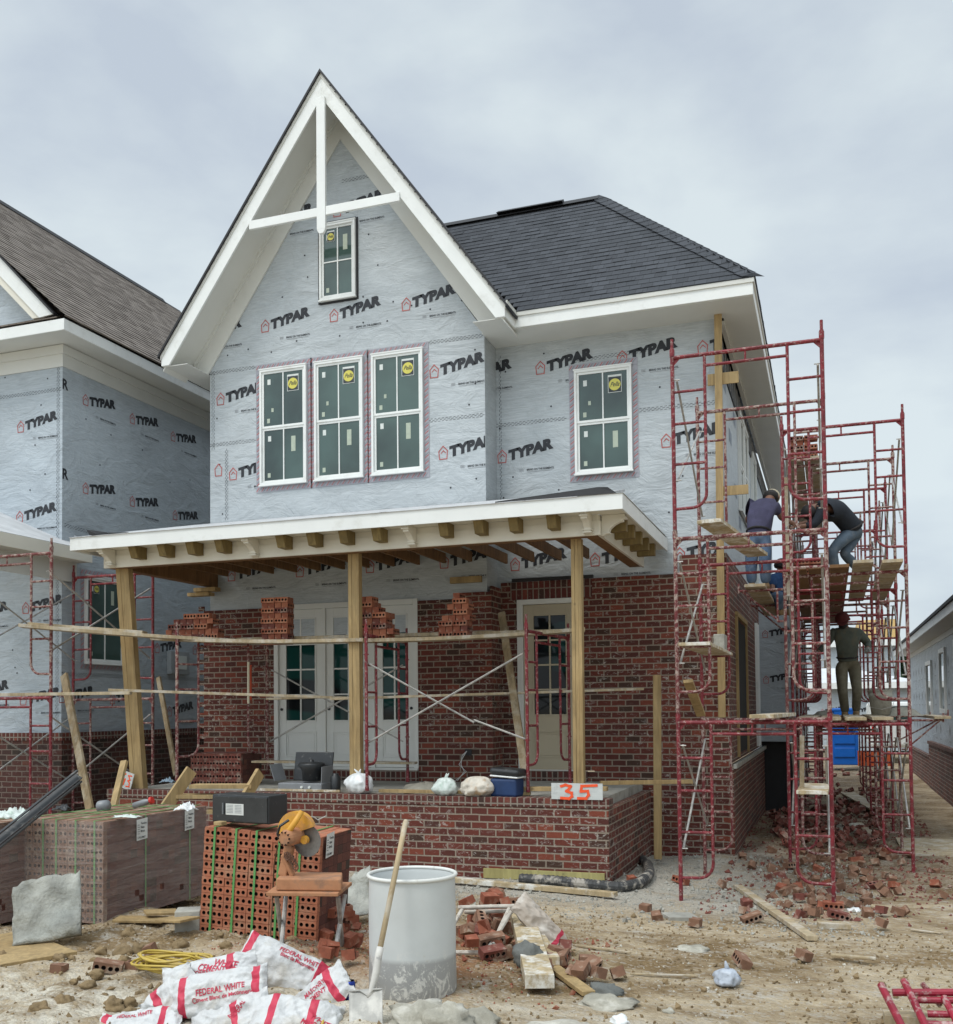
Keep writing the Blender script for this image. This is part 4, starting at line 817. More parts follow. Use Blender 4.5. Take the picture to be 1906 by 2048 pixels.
F1 = lone('speckled red frame at the left end of the porch, brick stack above it', a, b_, zb + .13, mat=REDW)
a = pdxy(733, 1400, 12.5); b_ = pdxy(812, 1400, 13.9)
F2 = lone('red frame standing edge-on right beside the middle porch post', a, b_, zb + .05)
a = pdxy(1054, 1400, 12.05); b_ = pdxy(1140, 1400, 13.45)
F3 = lone('red frame standing edge-on in front of the beige door', a, b_, zb + .05)
def P3(px, py, D): return PD(px, py, D)
br(F2, [(P3(728, 1322, 12.55), P3(948, 1445, 12.4)), (P3(728, 1490, 12.55), P3(1046, 1307, 12.2)), (P3(948, 1440, 12.42), P3(1050, 1478, 12.15)), (P3(728, 1500, 12.57), P3(738, 1490, 12.5))])
br(F2, [(P3(543, 1340, 14.6), P3(806, 1483, 13.9)), (P3(540, 1483, 14.6), P3(806, 1330, 13.9))])
# side brackets carrying the lower plank along the house
def side_bracket(x0, x1, y, z, dep=.42, s=1):
    t = thing('side_bracket', None or '', 'bracket', (x0, y, z))
    m = MB(); m.tube([(x0, y, z), (x1, y, z)], .017, 7); m.tube([(x1, y, z - .03), (x1, y, z + .10)], .014, 6); m.tube([(x0 + s * .07, y, z), (x0 + s * .07, y, z - dep)], .014, 6); m.tube([(x0, y, z - dep), (x0 + s * .08, y, z - dep)], .015, 6); m.tube([(x0 + s * .05, y, z - dep), (x1 - s * .05, y, z - .01)], .013, 6)
    m.build('bracket_arm', REDW, t); return t
for i, (y, lab) in enumerate(((13.72, 'red side bracket carrying the plank the purple shirted man stands on'), (15.85, 'second red side bracket along the brick side wall'))):
    tag(side_bracket(-.56, -1.12, y, 3.375, s=-1), lab, 'bracket', 'side brackets on the scaffold')
tag(side_bracket(.96, 1.52, 15.85, 1.62, s=1), 'red side bracket sticking out right of the scaffold toward the neighbour house', 'bracket', 'side brackets on the scaffold')
tag(side_bracket(.96, 1.80, 18.0, 1.66, s=1), 'farther red side bracket right of the scaffold', 'bracket', 'side brackets on the scaffold')
# planks ------------------------------------------------------------
def plank(label, p, q, w=.24, h=.038, mat=WOODG, up=(0, 0, 1), name='scaffold_plank', cat='plank', group='planks laid on the scaffolding', sag=0.0):
    p = Vector(p); q = Vector(q); m = MB(); n = 8 if sag else 1; rr = random.Random(len(label))
    pts = [p.lerp(q, k / n) - Vector((0, 0, sag * math.sin(math.pi * k / n))) for k in range(n + 1)]
    if n == 1: m.bar(p, q, w, h, up=up)
    else:
        d = (q - p).normalized(); sx = d.cross(Vector(up)).normalized() * w / 2; vs = []
        for c in pts: vs += [c - sx, c + sx, c + sx + Vector((0, 0, h)), c - sx + Vector((0, 0, h))]
        fs = [(0, 3, 2, 1), tuple(range(4 * n, 4 * n + 4))]
        for k in range(n):
            for j in range(4): fs.append((4 * k + j, 4 * k + (j + 1) % 4, 4 * k + 4 + (j + 1) % 4, 4 * k + 4 + j))
        m.add(vs, fs)
    t = tag(m.build(name, mat, None, bevel=.003), label, cat, group); return t
zt = 0.93 + 1.93
plank('long weathered plank from the left scaffold to the first brick stack', P3(42, 1255, 13.3), P3(512, 1287, 13.75), .24, .045, sag=.02)
plank('thicker plank doubled over the left end of the long plank', P3(62, 1249, 13.55), P3(290, 1266, 13.6), .24, .045)
plank('front edge plank of the porch platform bearing three brick stacks', P3(312, 1281, 13.9), P3(735, 1284, 12.75), .26, .045, WOODD if False else WOODG, sag=.03)
plank('right hand platform plank running from middle post to the beige door', P3(690, 1286, 12.9), P3(1170, 1263, 12.6), .26, .045, sag=.03)
plank('rear platform plank behind the brick stacks', P3(480, 1280, 14.2), P3(1150, 1262, 13.3), .24, .045)
plank('left mid-height rail board in front of the neighbour house', P3(-20, 1390, 12.9), P3(262, 1386, 12.9), .10, .04)
plank('thin mid-height board across the porch left of the post', P3(219, 1380, 13.2), P3(700, 1396, 13.4), .13, .035)
plank('thin mid-height board across the porch in front of the beige door', P3(660, 1398, 12.9), P3(1286, 1378, 13.3), .10, .032)
plank('short stub of plank laid at mid height by the french doors', P3(535, 1398, 13.6), P3(650, 1394, 13.6), .2, .03)
plank('low board under the frames along the french doors', P3(508, 1523, 14.3), P3(832, 1526, 13.9), .2, .03)
# tower one planks
plank('pale plank end sticking out over the top of the scaffold lift', PD(1418, 1042, 10.4), PD(1515, 1110, 12.75), .25, .04, WOODW)
plank('pale plank lying across the first lift of the front tower', (-.66, 10.52, 1.745), (-.52, 12.9, 1.745), .24, .04, WOODW)
b = MB(); 
plank('short plank on the left ladder rungs of the front tower', (-1.32, 10.55, 2.50), (-1.30, 12.9, 2.50), .32, .035, WOODW)
plank('pale board seat on the right ladder rungs of the front tower', (-.19, 10.50, .99), (-.17, 11.55, .99), .30, .035, WOODW)
plank('offcut standing upright through the left side of the front tower', PD(1376, 1362, 10.75), PD(1402, 1430, 11.5), .10, .04, WOOD, up=(0, 1, 0))
# tower two planks
for k, x in enumerate((-.38, -.12, .14)): plank(('brick laden platform plank nearest the house', 'brick laden platform plank in the middle', 'outer brick laden platform plank')[k], (x, 13.55, 3.62), (x, 22.5, 3.62), .24, .042, WOODD)
for k, (x, y0) in enumerate(((.42, 13.3), (.76, 13.4))): plank(('raised outer plank beside the bending man', 'raised outermost plank at the scaffold edge')[k], (x, y0, 3.63), (x + .02, 18.2, 3.63), .24, .042, WOODG)
plank('plank on the side brackets under the purple shirted man', (-.90, 13.50, 3.42), (-.90, 18.0, 3.42), .26, .04, WOODG)
for k, x in enumerate((-.30, .0, .30, .62)): plank(('plank under the red capped man at the left', 'second plank under the red capped man', 'third plank under the mortar tub', 'outermost plank under the mortar tub')[k], (x, 13.6 + .12 * (k % 2), 1.675), (x, 18.2, 1.675), .25, .04, WOODG if k % 2 else WOODW)
for k, x in enumerate((-.42, -.19)): plank(('inner plank on the top lift of the side scaffold', 'outer plank on the top lift of the side scaffold')[k], (x, 15.7, 5.545), (x, 22.3, 5.545), .22, .042, WOODG)
# ledger planks high up behind
plank('plank on the far outer brackets by the neighbour house', (1.5, 15.7, 1.66), (1.5, 18.3, 1.66), .22, .04, WOODG)
# ================================================================== bricks
BC = M('loose_brick', (0.27, 0.080, 0.042), 0.85, 0.3, 9, 0.4, 60, dirt=(0.33, 0.22, 0.15), dirt_amt=.6, dirt_s=9)
BCP = M('pallet_brick', (0.36, 0.125, 0.065), 0.85, 0.22, 7, 0.4, 60, dirt=(0.42, 0.24, 0.15), dirt_amt=.6, dirt_s=5)
BCD = M('dark_brick', (0.17, 0.05, 0.035), 0.85, 0.3, 9, 0.4, 60, dirt=(0.35, 0.28, 0.22), dirt_amt=.7, dirt_s=11)
BCT = M('dusty_brick', (0.22, 0.115, 0.07), 0.9, 0.25, 9, 0.4, 60, dirt=(0.38, 0.32, 0.25), dirt_amt=.7, dirt_s=9)
HOLE = M('brick_core_hole', (0.02, 0.008, 0.006), 0.95, 0.2, 9, 0)
BL, BH, BD = 0.194, 0.070, 0.090
def brick_face(m, x0, x1, z0, z1, y, nh=4, mi=0, hi=1, depth=.03, mat=None, rr=None):
    """a bed face looking to -Y with a row of round core holes sunk into it"""
    w = x1 - x0; r = min(w / (nh * 2.9), (z1 - z0) * .26); cw = w / nh; mt = mat or Matrix.Identity(4)
    j = (lambda: rr.uniform(-.002, .002)) if rr else (lambda: 0)
    for k in range(nh):
        cx0 = x0 + cw * k; cx1 = cx0 + cw; cx = (cx0 + cx1) / 2 + (cw * .12) * (1.5 - k) / 1.5 * .6 + j(); cz = (z0 + z1) / 2 + j(); n = 8
        out = []; inn = []
        for q in range(n):
            t = math.pi * q / 4; c, s = math.cos(t), math.sin(t); inn.append((cx + r * c, y, cz + r * s))
            out.append((cx1 if c > .1 else (cx0 if c < -.1 else cx), y, z1 if s > .1 else (z0 if s < -.1 else cz)))
        # outer ring: octagon stretched to the cell; corners get filled by the box behind
        bk = [(a, y + depth, c) for a, _, c in inn]
        m.add(out + inn + bk, [(q, (q + 1) % n, n + (q + 1) % n, n + q) for q in range(n)], mi, mt); b0 = len(m.v) - 3 * n
        m.f += [(b0 + n + q, b0 + n + (q + 1) % n, b0 + 2 * n + (q + 1) % n, b0 + 2 * n + q) for q in range(n)] + [tuple(b0 + 2 * n + q for q in range(n))]; m.m += [hi] * (n + 1)
def brick_mb(l=BL, h=BH, d=BD, nh=4, broken=None, seed=0):
    m = MB(); rr = random.Random(seed); x0, x1 = -l / 2, l / 2
    if broken: x1 = x0 + l * broken
    vs = [(x0, -d / 2, 0), (x1, -d / 2, 0), (x1, d / 2, 0), (x0, d / 2, 0), (x0, -d / 2, h), (x1, -d / 2, h), (x1, d / 2, h), (x0, d / 2, h)]
    if broken: vs = [(x + (rr.uniform(-.03, .02) if x == x1 else 0), y, z) for x, y, z in vs]
    if broken: nh = max(1, int(nh * broken)); 
    n_end = x0 + (l / 4) * nh if not broken else min(x1, x0 + .0485 * nh)
    if broken: m.add(vs, [(0, 3, 2, 1), (4, 5, 6, 7), (1, 2, 6, 5), (0, 4, 7, 3), (2, 3, 7, 6), (0, 1, 5, 4)]); 
    else: m.add(vs, [(0, 3, 2, 1), (4, 5, 6, 7), (1, 2, 6, 5), (0, 4, 7, 3)])
    for s in (1, -1):
        mt = Matrix.Identity(4) if s == 1 else Matrix.Rotation(math.pi, 4, 'Z')
        e = .0015 if broken else 0
        if s == 1: brick_face(m, x0, x1 if not broken else n_end, 0, h, -d / 2 - e, nh, mat=mt, rr=rr)
        else: brick_face(m, -(x1 if not broken else n_end), -x0, 0, h, -d / 2 - e, nh, mat=mt, rr=rr)
    return m
_bm = {}
STUFFB = {}
def brick(loc, rot=(0, 0, 0), mat=BC, broken=None, label='', group='', seed=0, stuff=None):
    if stuff:
        m = STUFFB.setdefault(stuff, MB()); q_ = brick_mb(broken=broken, seed=seed % 4); M4 = Matrix.LocRotScale(Vector(loc), Euler(rot), None); m.add(q_.v, q_.f, 0, M4); m.m[-len(q_.m):] = q_.m; return
    k = (mat.name, broken, seed % 4 if broken else 0)
    if k not in _bm: o = brick_mb(broken=broken, seed=seed % 4).build('brick', [mat, HOLE], None, world=False); _bm[k] = o
    else: o = _bm[k].copy(); COL.objects.link(o)
    o.location = loc; o.rotation_euler = rot; tag(o, label, 'brick', group); return o
def stack(label, group, x0, y0, z0, rows, rot=0, deep=3, mats=(BC, BC, BCP, BCD), seed=1):
    """rows: list of (start column, number of columns) from the bottom; even rows show core holes, odd rows lie turned"""
    rr = random.Random(seed); c, s = math.cos(rot), math.sin(rot)
    def put(x, y, z, r, tilt=0):
        X = x0 + x * c - y * s; Y = y0 + x * s + y * c; brick((X, Y, z), (0, 0, r + rot + rr.uniform(-.03, .03)), rr.choice(mats), None, label, group)
    for k, (a, n) in enumerate(rows):
        z = z0 + k * (BH + .001)
        if k % 2 == 0:
            for i in range(int(round(n))):
                for j in range(deep): put((a + i) * (BL + .008) + BL / 2 + rr.uniform(-.004, .004), j * (BD + .004) + BD / 2, z, 0)
        else:
            nn = int(round(n * (BL + .008) / (BD + .010)))
            for i in range(nn): put(a * (BL + .008) + i * (BD + .011) + BD / 2, BL / 2 + .02, z, math.pi / 2); 
GS = 'bricks stacked on the porch scaffold'
def st(px, py, D): return PD(px, py, D)
p = st(330, 1280, 14.0); stack('cored brick in the stepped stack left of the brick corner', GS, p.x, p.y, p.z, [(0, 4), (0, 4), (0.2, 3), (.6, 3), (1.4, 2)], .10, 2, seed=2)
p = st(522, 1289, 13.75); stack('cored brick in the tall square stack left of the french doors', GS, p.x, p.y, p.z, [(0, 2), (0, 2), (0, 2), (0, 2), (0, 2), (0, 2), (0, 2), (0, 2), (0, 2)], .05, 2, seed=3)
p = st(716, 1281, 13.0); stack('cored brick in the stepped stack beside the middle post', GS, p.x, p.y, p.z, [(0, 2), (0, 2.6), (0, 2), (0, 2), (0, 2), (0, 1.6), (0, 1), (0, 1)], -.03, 3, seed=4)
p = st(877, 1275, 13.0); stack('cored brick in the stepped stack before the brick pier', GS, p.x, p.y, p.z, [(0, 2), (0, 2), (0, 2), (.2, 2), (1, 1), (.6, 1.3), (1, 1), (1, .5)], -.05, 2, seed=5)
stack('cored brick on the high platform beside the bending man', 'bricks stacked on the side scaffold', -.50, 16.7, 3.665, [(0, 3), (0, 3), (0, 3), (0, 2.6), (0, 3), (0, 2.4)], 0, 2, seed=6, mats=(BC, BCD))
stack('cored brick in the tall far stack on the high platform', 'bricks stacked on the side scaffold', -.52, 19.2, 3.665, [(0, 2)] * 12, 0, 1, seed=7, mats=(BC, BCD, BCD))
stack('cored brick piled highest of all on the top lift planks', 'bricks stacked on the side scaffold', -.50, 15.85, 5.57, [(0, 1.6), (0, 1.6), (0, 1.6), (0, 1.6), (0, 1.6)], 0, 2, seed=17, mats=(BCD, BC))
print('BRICKS', len([o for o in bpy.data.objects if o.name.startswith('brick') and o.get('category') == 'brick']))
stack('cored brick in the near stack on the high platform', 'bricks stacked on the side scaffold', -.50, 14.6, 3.665, [(0, 2), (0, 2.5), (.3, 2)], 0, 2, seed=8, mats=(BC, BCD))
# ================================================================== people
SKIN = M('skin', (0.20, 0.10, 0.065), 0.55, 0.12, 9, 0.1, 60)
def cloth(name, col, dirt=None, amt=.5): return M(name, col, 0.9, 0.2, 8, 0.5, 30, dirt=dirt, dirt_amt=amt, dirt_s=7, bdist=.01)
JEAN = cloth('denim', (0.06, 0.10, 0.17), (0.16, 0.2, 0.26), .4); HAIR = M('hair_black', (.012, .01, .01), .7, .2, 20, .4, 80); BOOT = M('work_boot', (.26, .17, .09), .8, .2, 9, .3, 40)
def skin_obj(name, pts, edges, rad, mat, parent, root=0, sub=2):
    iv = wmat(parent).inverted(); me = bpy.data.meshes.new(name); me.from_pydata([tuple(iv @ Vector(p)) for p in pts], edges, []); me.materials.append(mat)
    o = bpy.data.objects.new(name, me); COL.objects.link(o); o.parent = parent; sk = o.modifiers.new('skin', 'SKIN'); sk.use_smooth_shade = True
    if not me.skin_vertices: 
        bpy.context.view_layer.objects.active = o
    for i, sv in enumerate(me.skin_vertices[0].data): sv.radius = (rad[i], rad[i]) if not isinstance(rad[i], tuple) else rad[i]; sv.use_root = (i == root)
    s = o.modifiers.new('sub', 'SUBSURF'); s.levels = sub; s.render_levels = sub; return o
def person(label, base, J, shirt, pants, cap=None, sleeves='short', beard=False, facing=(0, -1, 0), gloves=None, capback=False):
    """J: joints in world space: pelvis, belly, chest, neck, head, and l/r shoulder elbow hand hip knee ankle toe"""
    t = thing('person', label, 'person', base, (0, 0, 0), None)
    V = {k: Vector(v) for k, v in J.items()}; names = []; pts = []; rad = []; ed = []
    def add(n, r, p=None, frm=None):
        names.append(n); pts.append(V[n] if p is None else p); rad.append(r)
        if frm is not None: ed.append((names.index(frm), len(names) - 1))
    add('pelvis', .08); add('belly', .07, frm='pelvis'); add('chest', .07, frm='belly'); add('neck', .058, frm='chest'); 
    hd = (V['head'] - V['neck']).normalized(); add('head0', .085, V['neck'] + (V['head'] - V['neck']) * .55, 'neck'); add('head', .098, frm='head0'); add('crown', .07, V['head'] + hd * .085, 'head')
    fc = Vector(facing).normalized()
    for s in 'lr':
        add(s + 'sh', .042, frm='chest'); add(s + 'el', .042, frm=s + 'sh'); add(s + 'ha', .032, frm=s + 'el')
        d = (V[s + 'ha'] - V[s + 'el']).normalized(); sd = d.cross(fc); sd = (sd if sd.length > .1 else d.orthogonal()).normalized()
        add(s + 'palm', .036, V[s + 'ha'] + d * .06, s + 'ha')
        for k in range(4):
            off = (k - 1.5) * .019; ln = (.062, .075, .07, .055)[k]; a = V[s + 'ha'] + d * .10 + sd * off
            add(f'{s}f{k}a', .0095, a, s + 'palm'); add(f'{s}f{k}b', .008, a + d * ln * .6 + fc * .01, f'{s}f{k}a'); add(f'{s}f{k}c', .007, a + d * ln * .9 + fc * .035, f'{s}f{k}b')
        add(s + 'th', .010, V[s + 'ha'] + d * .05 + sd * (.045 if s == 'l' else -.045), s + 'palm'); add(s + 'th2', .008, V[s + 'ha'] + d * .09 + sd * (.065 if s == 'l' else -.065), s + 'th')
        add(s + 'hip', .078, frm='pelvis'); add(s + 'kn', .052, frm=s + 'hip'); add(s + 'an', .042, frm=s + 'kn'); add(s + 'toe', .036, frm=s + 'an')
    skin_obj('body', pts, ed, rad, SKIN, t)
    def garment(name, seq, mat):
        P = []; E_ = []; R_ = []; nm = []
        for n, r, frm in seq:
            p = V[n] if isinstance(n, str) else n[1]; key = n if isinstance(n, str) else n[0]
            nm.append(key); P.append(p); R_.append(r)
            if frm: E_.append((nm.index(frm), len(nm) - 1))
        return skin_obj(name, P, E_, R_, mat, t)
    seq = [('belly', .165, None), ('pelvis', .163, 'belly'), ('chest', .168, 'belly'), (('col', V['neck'].lerp(V['chest'], .30)), .085, 'chest')]
    for s in 'lr':
        seq += [(s + 'sh', .088, 'chest')]
        if sleeves == 'short': seq += [((s + 'sl', V[s + 'sh'].lerp(V[s + 'el'], .75)), .072, s + 'sh')]
        else: seq += [(s + 'el', .066, s + 'sh'), ((s + 'cf', V[s + 'el'].lerp(V[s + 'ha'], .85)), .048, s + 'el')]
    garment('shirt', seq, shirt)
    seq = [('pelvis', .150, None), (('wb', V['pelvis'].lerp(V['belly'], .45)), .142, 'pelvis')]
    for s in 'lr': seq += [(s + 'hip', .112, 'pelvis'), ((s + 'th', V[s + 'hip'].lerp(V[s + 'kn'], .5)), .098, s + 'hip'), (s + 'kn', .083, (s + 'th')), ((s + 'cl', V[s + 'kn'].lerp(V[s + 'an'], .5)), .076, s + 'kn'), ((s + 'cu', V[s + 'kn'].lerp(V[s + 'an'], .93)), .070, (s + 'cl'))]
    garment('trousers', seq, pants)
    bp = V['pelvis'].lerp(V['belly'], .35); ax_ = (V['belly'] - V['pelvis']).normalized(); e1 = ax_.orthogonal().normalized(); e2 = ax_.cross(e1); m = MB(); m.tube([bp + (e1 * math.cos(a) + e2 * math.sin(a)) * .158 for a in [2 * math.pi * k / 20 for k in range(20)]], .016, 6, closed=True); m.build('belt', HAIR, t)
    for s in 'lr':
        d = (V[s + 'toe'] - V[s + 'an']); a = V[s + 'an'] + Vector((0, 0, -.0)); skin_obj('boot', [a + Vector((0, 0, .07)), a - Vector((0, 0, .01)), V[s + 'toe'], a - d * .25 + Vector((0, 0, -.03))], [(0, 1), (1, 2), (1, 3)], [.058, .058, .046, .045], BOOT, t, 1)
    if gloves:
        for s in 'lr':
            d = (V[s + 'ha'] - V[s + 'el']).normalized(); P = [V[s + 'ha'] - d * .03, V[s + 'ha'] + d * .05]; E_ = [(0, 1)]; R_ = [.043, .046]; sd = d.cross(fc).normalized()
            for k in range(4):
                P += [V[s + 'ha'] + d * .11 + sd * (k - 1.5) * .024, V[s + 'ha'] + d * .165 + sd * (k - 1.5) * .026 + fc * .03]; E_ += [(1, len(P) - 2), (len(P) - 2, len(P) - 1)]; R_ += [.014, .012]
            P += [V[s + 'ha'] + d * .06 + sd * .07]; E_ += [(1, len(P) - 1)]; R_ += [.014]; skin_obj('glove', P, E_, R_, gloves, t, 1)
    up = hd; bk = (-fc - up * (-fc).dot(up)).normalized(); sx = up.cross(bk).normalized(); hc = V['head']
    fm = Matrix(((sx.x, bk.x, up.x, hc.x), (sx.y, bk.y, up.y, hc.y), (sx.z, bk.z, up.z, hc.z), (0, 0, 0, 1)))
    m = MB(); m.add([(0, -.092, .02), (-.016, -.10, -.035), (.016, -.10, -.035), (0, -.125, -.03)], [(0, 1, 3), (0, 3, 2), (1, 2, 3)], 0, fm); m.build('nose', SKIN, t)
    for sx_ in (-1, 1):
        m = MB(); m.lathe([(0, -.02), (.022, -.012), (.026, .006), (.012, .02), (0, .022)], 8, 0, fm @ Matrix.Translation((sx_ * .098, .01, -.005)) @ Matrix.Rotation(sx_ * 1.2, 4, 'Y')); m.build('ear', SKIN, t, smooth=True)
        m = MB(); m.lathe([(0, -.011), (.010, 0), (0, .011)], 8, 0, fm @ Matrix.Translation((sx_ * .034, -.088, .015))); m.build('eye', HAIR, t, smooth=True)
    m = MB(); m.add([(-.028, -.098, -.058), (.028, -.098, -.058), (.022, -.099, -.066), (-.022, -.099, -.066)], [(0, 1, 2, 3)], 0, fm); m.build('mouth', HAIR, t)
    m = MB(); rr = .112
    prof = [(rr * math.cos(a), rr * 1.02 * math.sin(a)) for a in [k * math.pi / 2 / 7 for k in range(8)]]
    if cap:
        m.lathe([(rr, -.02)] + prof, 16, 0, fm @ Matrix.Translation((0, .008, .02))); m.build('cap', cap, t, smooth=True)
        m = MB(); s_ = 1 if not capback else -1; n = 10; vs = [(.085 * math.cos(math.pi * k / n), -s_ * (.085 + .085 * math.sin(math.pi * k / n)), .022 - .02 * math.sin(math.pi * k / n)) for k in range(n + 1)]; m.add(vs + [(x, y, z + .008) for x, y, z in vs], [tuple(range(n + 1)), tuple(range(2 * n + 1, n, -1))] + [(k, k + 1, n + 2 + k, n + 1 + k) for k in range(n)], 0, fm); m.build('cap_peak', cap, t)
        m = MB(); m.lathe([(.106, -.06), (.110, -.01), (.108, .012)], 14, 0, fm @ Matrix.Translation((0, .016, .0))); m.build('hair', HAIR, t, smooth=True) if not beard else None
    else: m.lathe([(.095, -.05), (.112, -.02)] + prof, 16, 0, fm @ Matrix.Translation((0, .014, .012))); m.build('hair', HAIR, t, smooth=True)
    if beard: m = MB(); m.lathe([(0, -.035), (.05, -.03), (.075, 0), (.06, .025)], 10, 0, fm @ Matrix.Translation((0, -.045, -.075))); m.build('beard', HAIR, t, smooth=True)
    return t
def q(px, py, D): return PD(px, py, D)
person('man in purple shirt, jeans and tan cap leaning to the wall, seen from behind', (-.86, 13.65, 3.44), dict(
    pelvis=q(1517, 1072, 13.55), belly=q(1519, 1050, 13.6), chest=q(1528, 1018, 13.75), neck=q(1538, 1002, 13.9), head=q(1543, 996, 13.97),
    lsh=q(1507, 1010, 13.8), lel=q(1495, 1040, 14.1), lha=q(1503, 1050, 14.35), rsh=q(1551, 1012, 13.72), rel=q(1562, 1036, 13.78), rha=q(1581, 1044, 13.9),
    lhip=q(1506, 1082, 13.55), lkn=q(1502, 1130, 13.50), lan=q(1504, 1172, 13.55), ltoe=q(1506, 1174, 13.72), rhip=q(1530, 1082, 13.5), rkn=q(1530, 1128, 13.42), ran=q(1532, 1172, 13.5), rtoe=q(1534, 1174, 13.68)),
    cloth('shirt_purple', (.045, .043, .085)), JEAN, cap=cloth('cap_tan', (.42, .37, .27)), facing=(.3, 1, -.3))
person('man in dark shirt and jeans bending deep toward the bricks on the high platform', (.1, 15.6, 3.64), dict(
    pelvis=q(1708, 1062, 14.9), belly=q(1696, 1036, 14.85), chest=q(1658, 1014, 14.75), neck=q(1632, 1014, 14.7), head=q(1618, 1024, 14.65),
    lsh=q(1645, 1024, 14.55), lel=q(1628, 1050, 14.5), lha=q(1606, 1052, 14.5), rsh=q(1652, 1004, 14.95), rel=q(1634, 1040, 15.0), rha=q(1608, 1046, 15.0),
    lhip=q(1694, 1070, 14.8), lkn=q(1664, 1102, 14.75), lan=q(1672, 1152, 14.85), ltoe=q(1655, 1160, 14.85), rhip=q(1710, 1070, 15.0), rkn=q(1688, 1108, 14.85), ran=q(1722, 1142, 15.05), rtoe=q(1708, 1158, 15.05)),
    cloth('shirt_dark', (.012, .016, .024)), cloth('denim_worn', (.075, .105, .14), (.16, .18, .2), .5), cap=None, sleeves='long', facing=(-.8, -.1, -.6))
person('man in red cap, grey green shirt and dusty trousers standing by the mortar bucket', (.3, 16.9, 1.70), dict(
    pelvis=q(1695, 1322, 16.3), belly=q(1694, 1300, 16.28), chest=q(1693, 1270, 16.2), neck=q(1688, 1255, 16.17), head=q(1685, 1240, 16.10),
    lsh=q(1668, 1264, 16.2), lel=q(1652, 1290, 16.25), lha=q(1634, 1306, 16.2), rsh=q(1718, 1266, 16.15), rel=q(1737, 1288, 16.2), rha=q(1735, 1298, 15.95),
    lhip=q(1683, 1332, 16.3), lkn=q(1685, 1382, 16.15), lan=q(1691, 1428, 16.35), ltoe=q(1686, 1437, 16.1), rhip=q(1708, 1332, 16.3), rkn=q(1714, 1380, 16.1), ran=q(1712, 1426, 16.3), rtoe=q(1714, 1436, 16.0)),
    cloth('shirt_grey', (.075, .085, .07), (.12, .10, .06), .5), cloth('trousers_khaki', (.12, .105, .07), (.2, .18, .13), .5), cap=cloth('cap_red', (.085, .014, .016)), sleeves='long', beard=True, facing=(-.05, -.9, -.45), gloves=cloth('glove_grey', (.2, .2, .18)))
person('dark haired man in blue shirt crouching low behind the scaffold legs', (-.5, 16.2, 3.44), dict(
    pelvis=q(1556, 1195, 15.5), belly=q(1556, 1180, 15.5), chest=q(1559, 1158, 15.5), neck=q(1562, 1141, 15.5), head=q(1564, 1133, 15.5),
    lsh=q(1545, 1158, 15.4), lel=q(1545, 1180, 15.3), lha=q(1560, 1188, 15.2), rsh=q(1574, 1158, 15.6), rel=q(1578, 1178, 15.5), rha=q(1585, 1185, 15.4),
    lhip=q(1548, 1200, 15.4), lkn=q(1560, 1190, 15.0), lan=q(1558, 1222, 15.2), ltoe=q(1565, 1226, 15.1), rhip=q(1564, 1200, 15.6), rkn=q(1580, 1192, 15.5), ran=q(1570, 1222, 15.6), rtoe=q(1582, 1226, 15.5)),
    cloth('shirt_blue', (.02, .06, .16)), JEAN, cap=None, facing=(.9, .3, -.1))
# ================================================================== props on the scaffold
BUCK = M('mortar_bucket', (.36, .35, .30), .8, .2, 8, .4, 40, dirt=(.22, .21, .18), dirt_amt=.7, dirt_s=8)
t = thing('mortar_bucket', 'grey mortar crusted bucket beside the man in the red cap', 'bucket', (PD(1762, 1440, 15.2).x, PD(1762, 1440, 15.2).y, 1.70))
m = MB(); m.lathe([(.135, 0), (.165, .26), (.172, .27), (.172, .31), (.165, .32), (.170, .36), (.180, .37), (.170, .375), (.155, .365), (.125, .03), (0, .03)], 24); m.build('bucket_body', BUCK, t, world=False, smooth=True)
m = MB(); m.tube([(.175, 0, .33), (.20, .0, .25), (.16, -.12, .12), (0, -.2, .08), (-.16, -.12, .12), (-.20, 0, .25), (-.175, 0, .33)], .004, 6); m.build('handle', GALV, t, world=False)
def blob(name, label, cat, c, r, h, mat, seed=1, group=None, n=20, rough=.35, flat=0.0):
    """a heap with an uneven outline"""
    m = MB(); rows = 7; vs = []; c = Vector(c)
    for j in range(rows + 1):
        f = j / rows; rr = (1 - f) ** .75
        for k in range(n):
            a = 2 * math.pi * k / n; w = 1 + rough * noise.noise((math.cos(a) * 1.3 + seed, math.sin(a) * 1.3, f * 2)); z = h * (1 - (1 - f) ** 1.6) if not flat else h * min(1, f * 4)
            vs.append((c.x + r[0] * rr * w * math.cos(a), c.y + r[1] * rr * w * math.sin(a), c.z - .02 + z * (1 + .5 * rough * noise.noise((k * .5, f * 3, seed)))))
    fs = [(j * n + k, j * n + (k + 1) % n, (j + 1) * n + (k + 1) % n, (j + 1) * n + k) for j in range(rows) for k in range(n)]
    m.add(vs, fs); o = m.build(name, mat, None, smooth=True); return tag(o, label, cat, group)
MORT = M('mortar_grey', (.27, .255, .21), .9, .2, 8, .7, 25, bdist=.015); MORTD = M('mortar_dark', (.13, .135, .125), .8, .2, 8, .7, 25, bdist=.015)
p = PD(1800, 1436, 15.3); blob('mortar_heap', 'grey heap of mortar beside the bucket on the lower platform', 'mortar heap', (p.x, p.y, 1.70), (.35, .3), .13, MORT, 3)
p = PD(1648, 1436, 16.2); blob('mortar_heap', 'small grey heap of mortar at the left boot of the red capped man', 'mortar heap', (p.x, p.y, 1.70), (.2, .2), .08, MORT, 5)
b = MB(); b.box(-1.18, -1.16, 10.62, 10.9, 0, 0); 
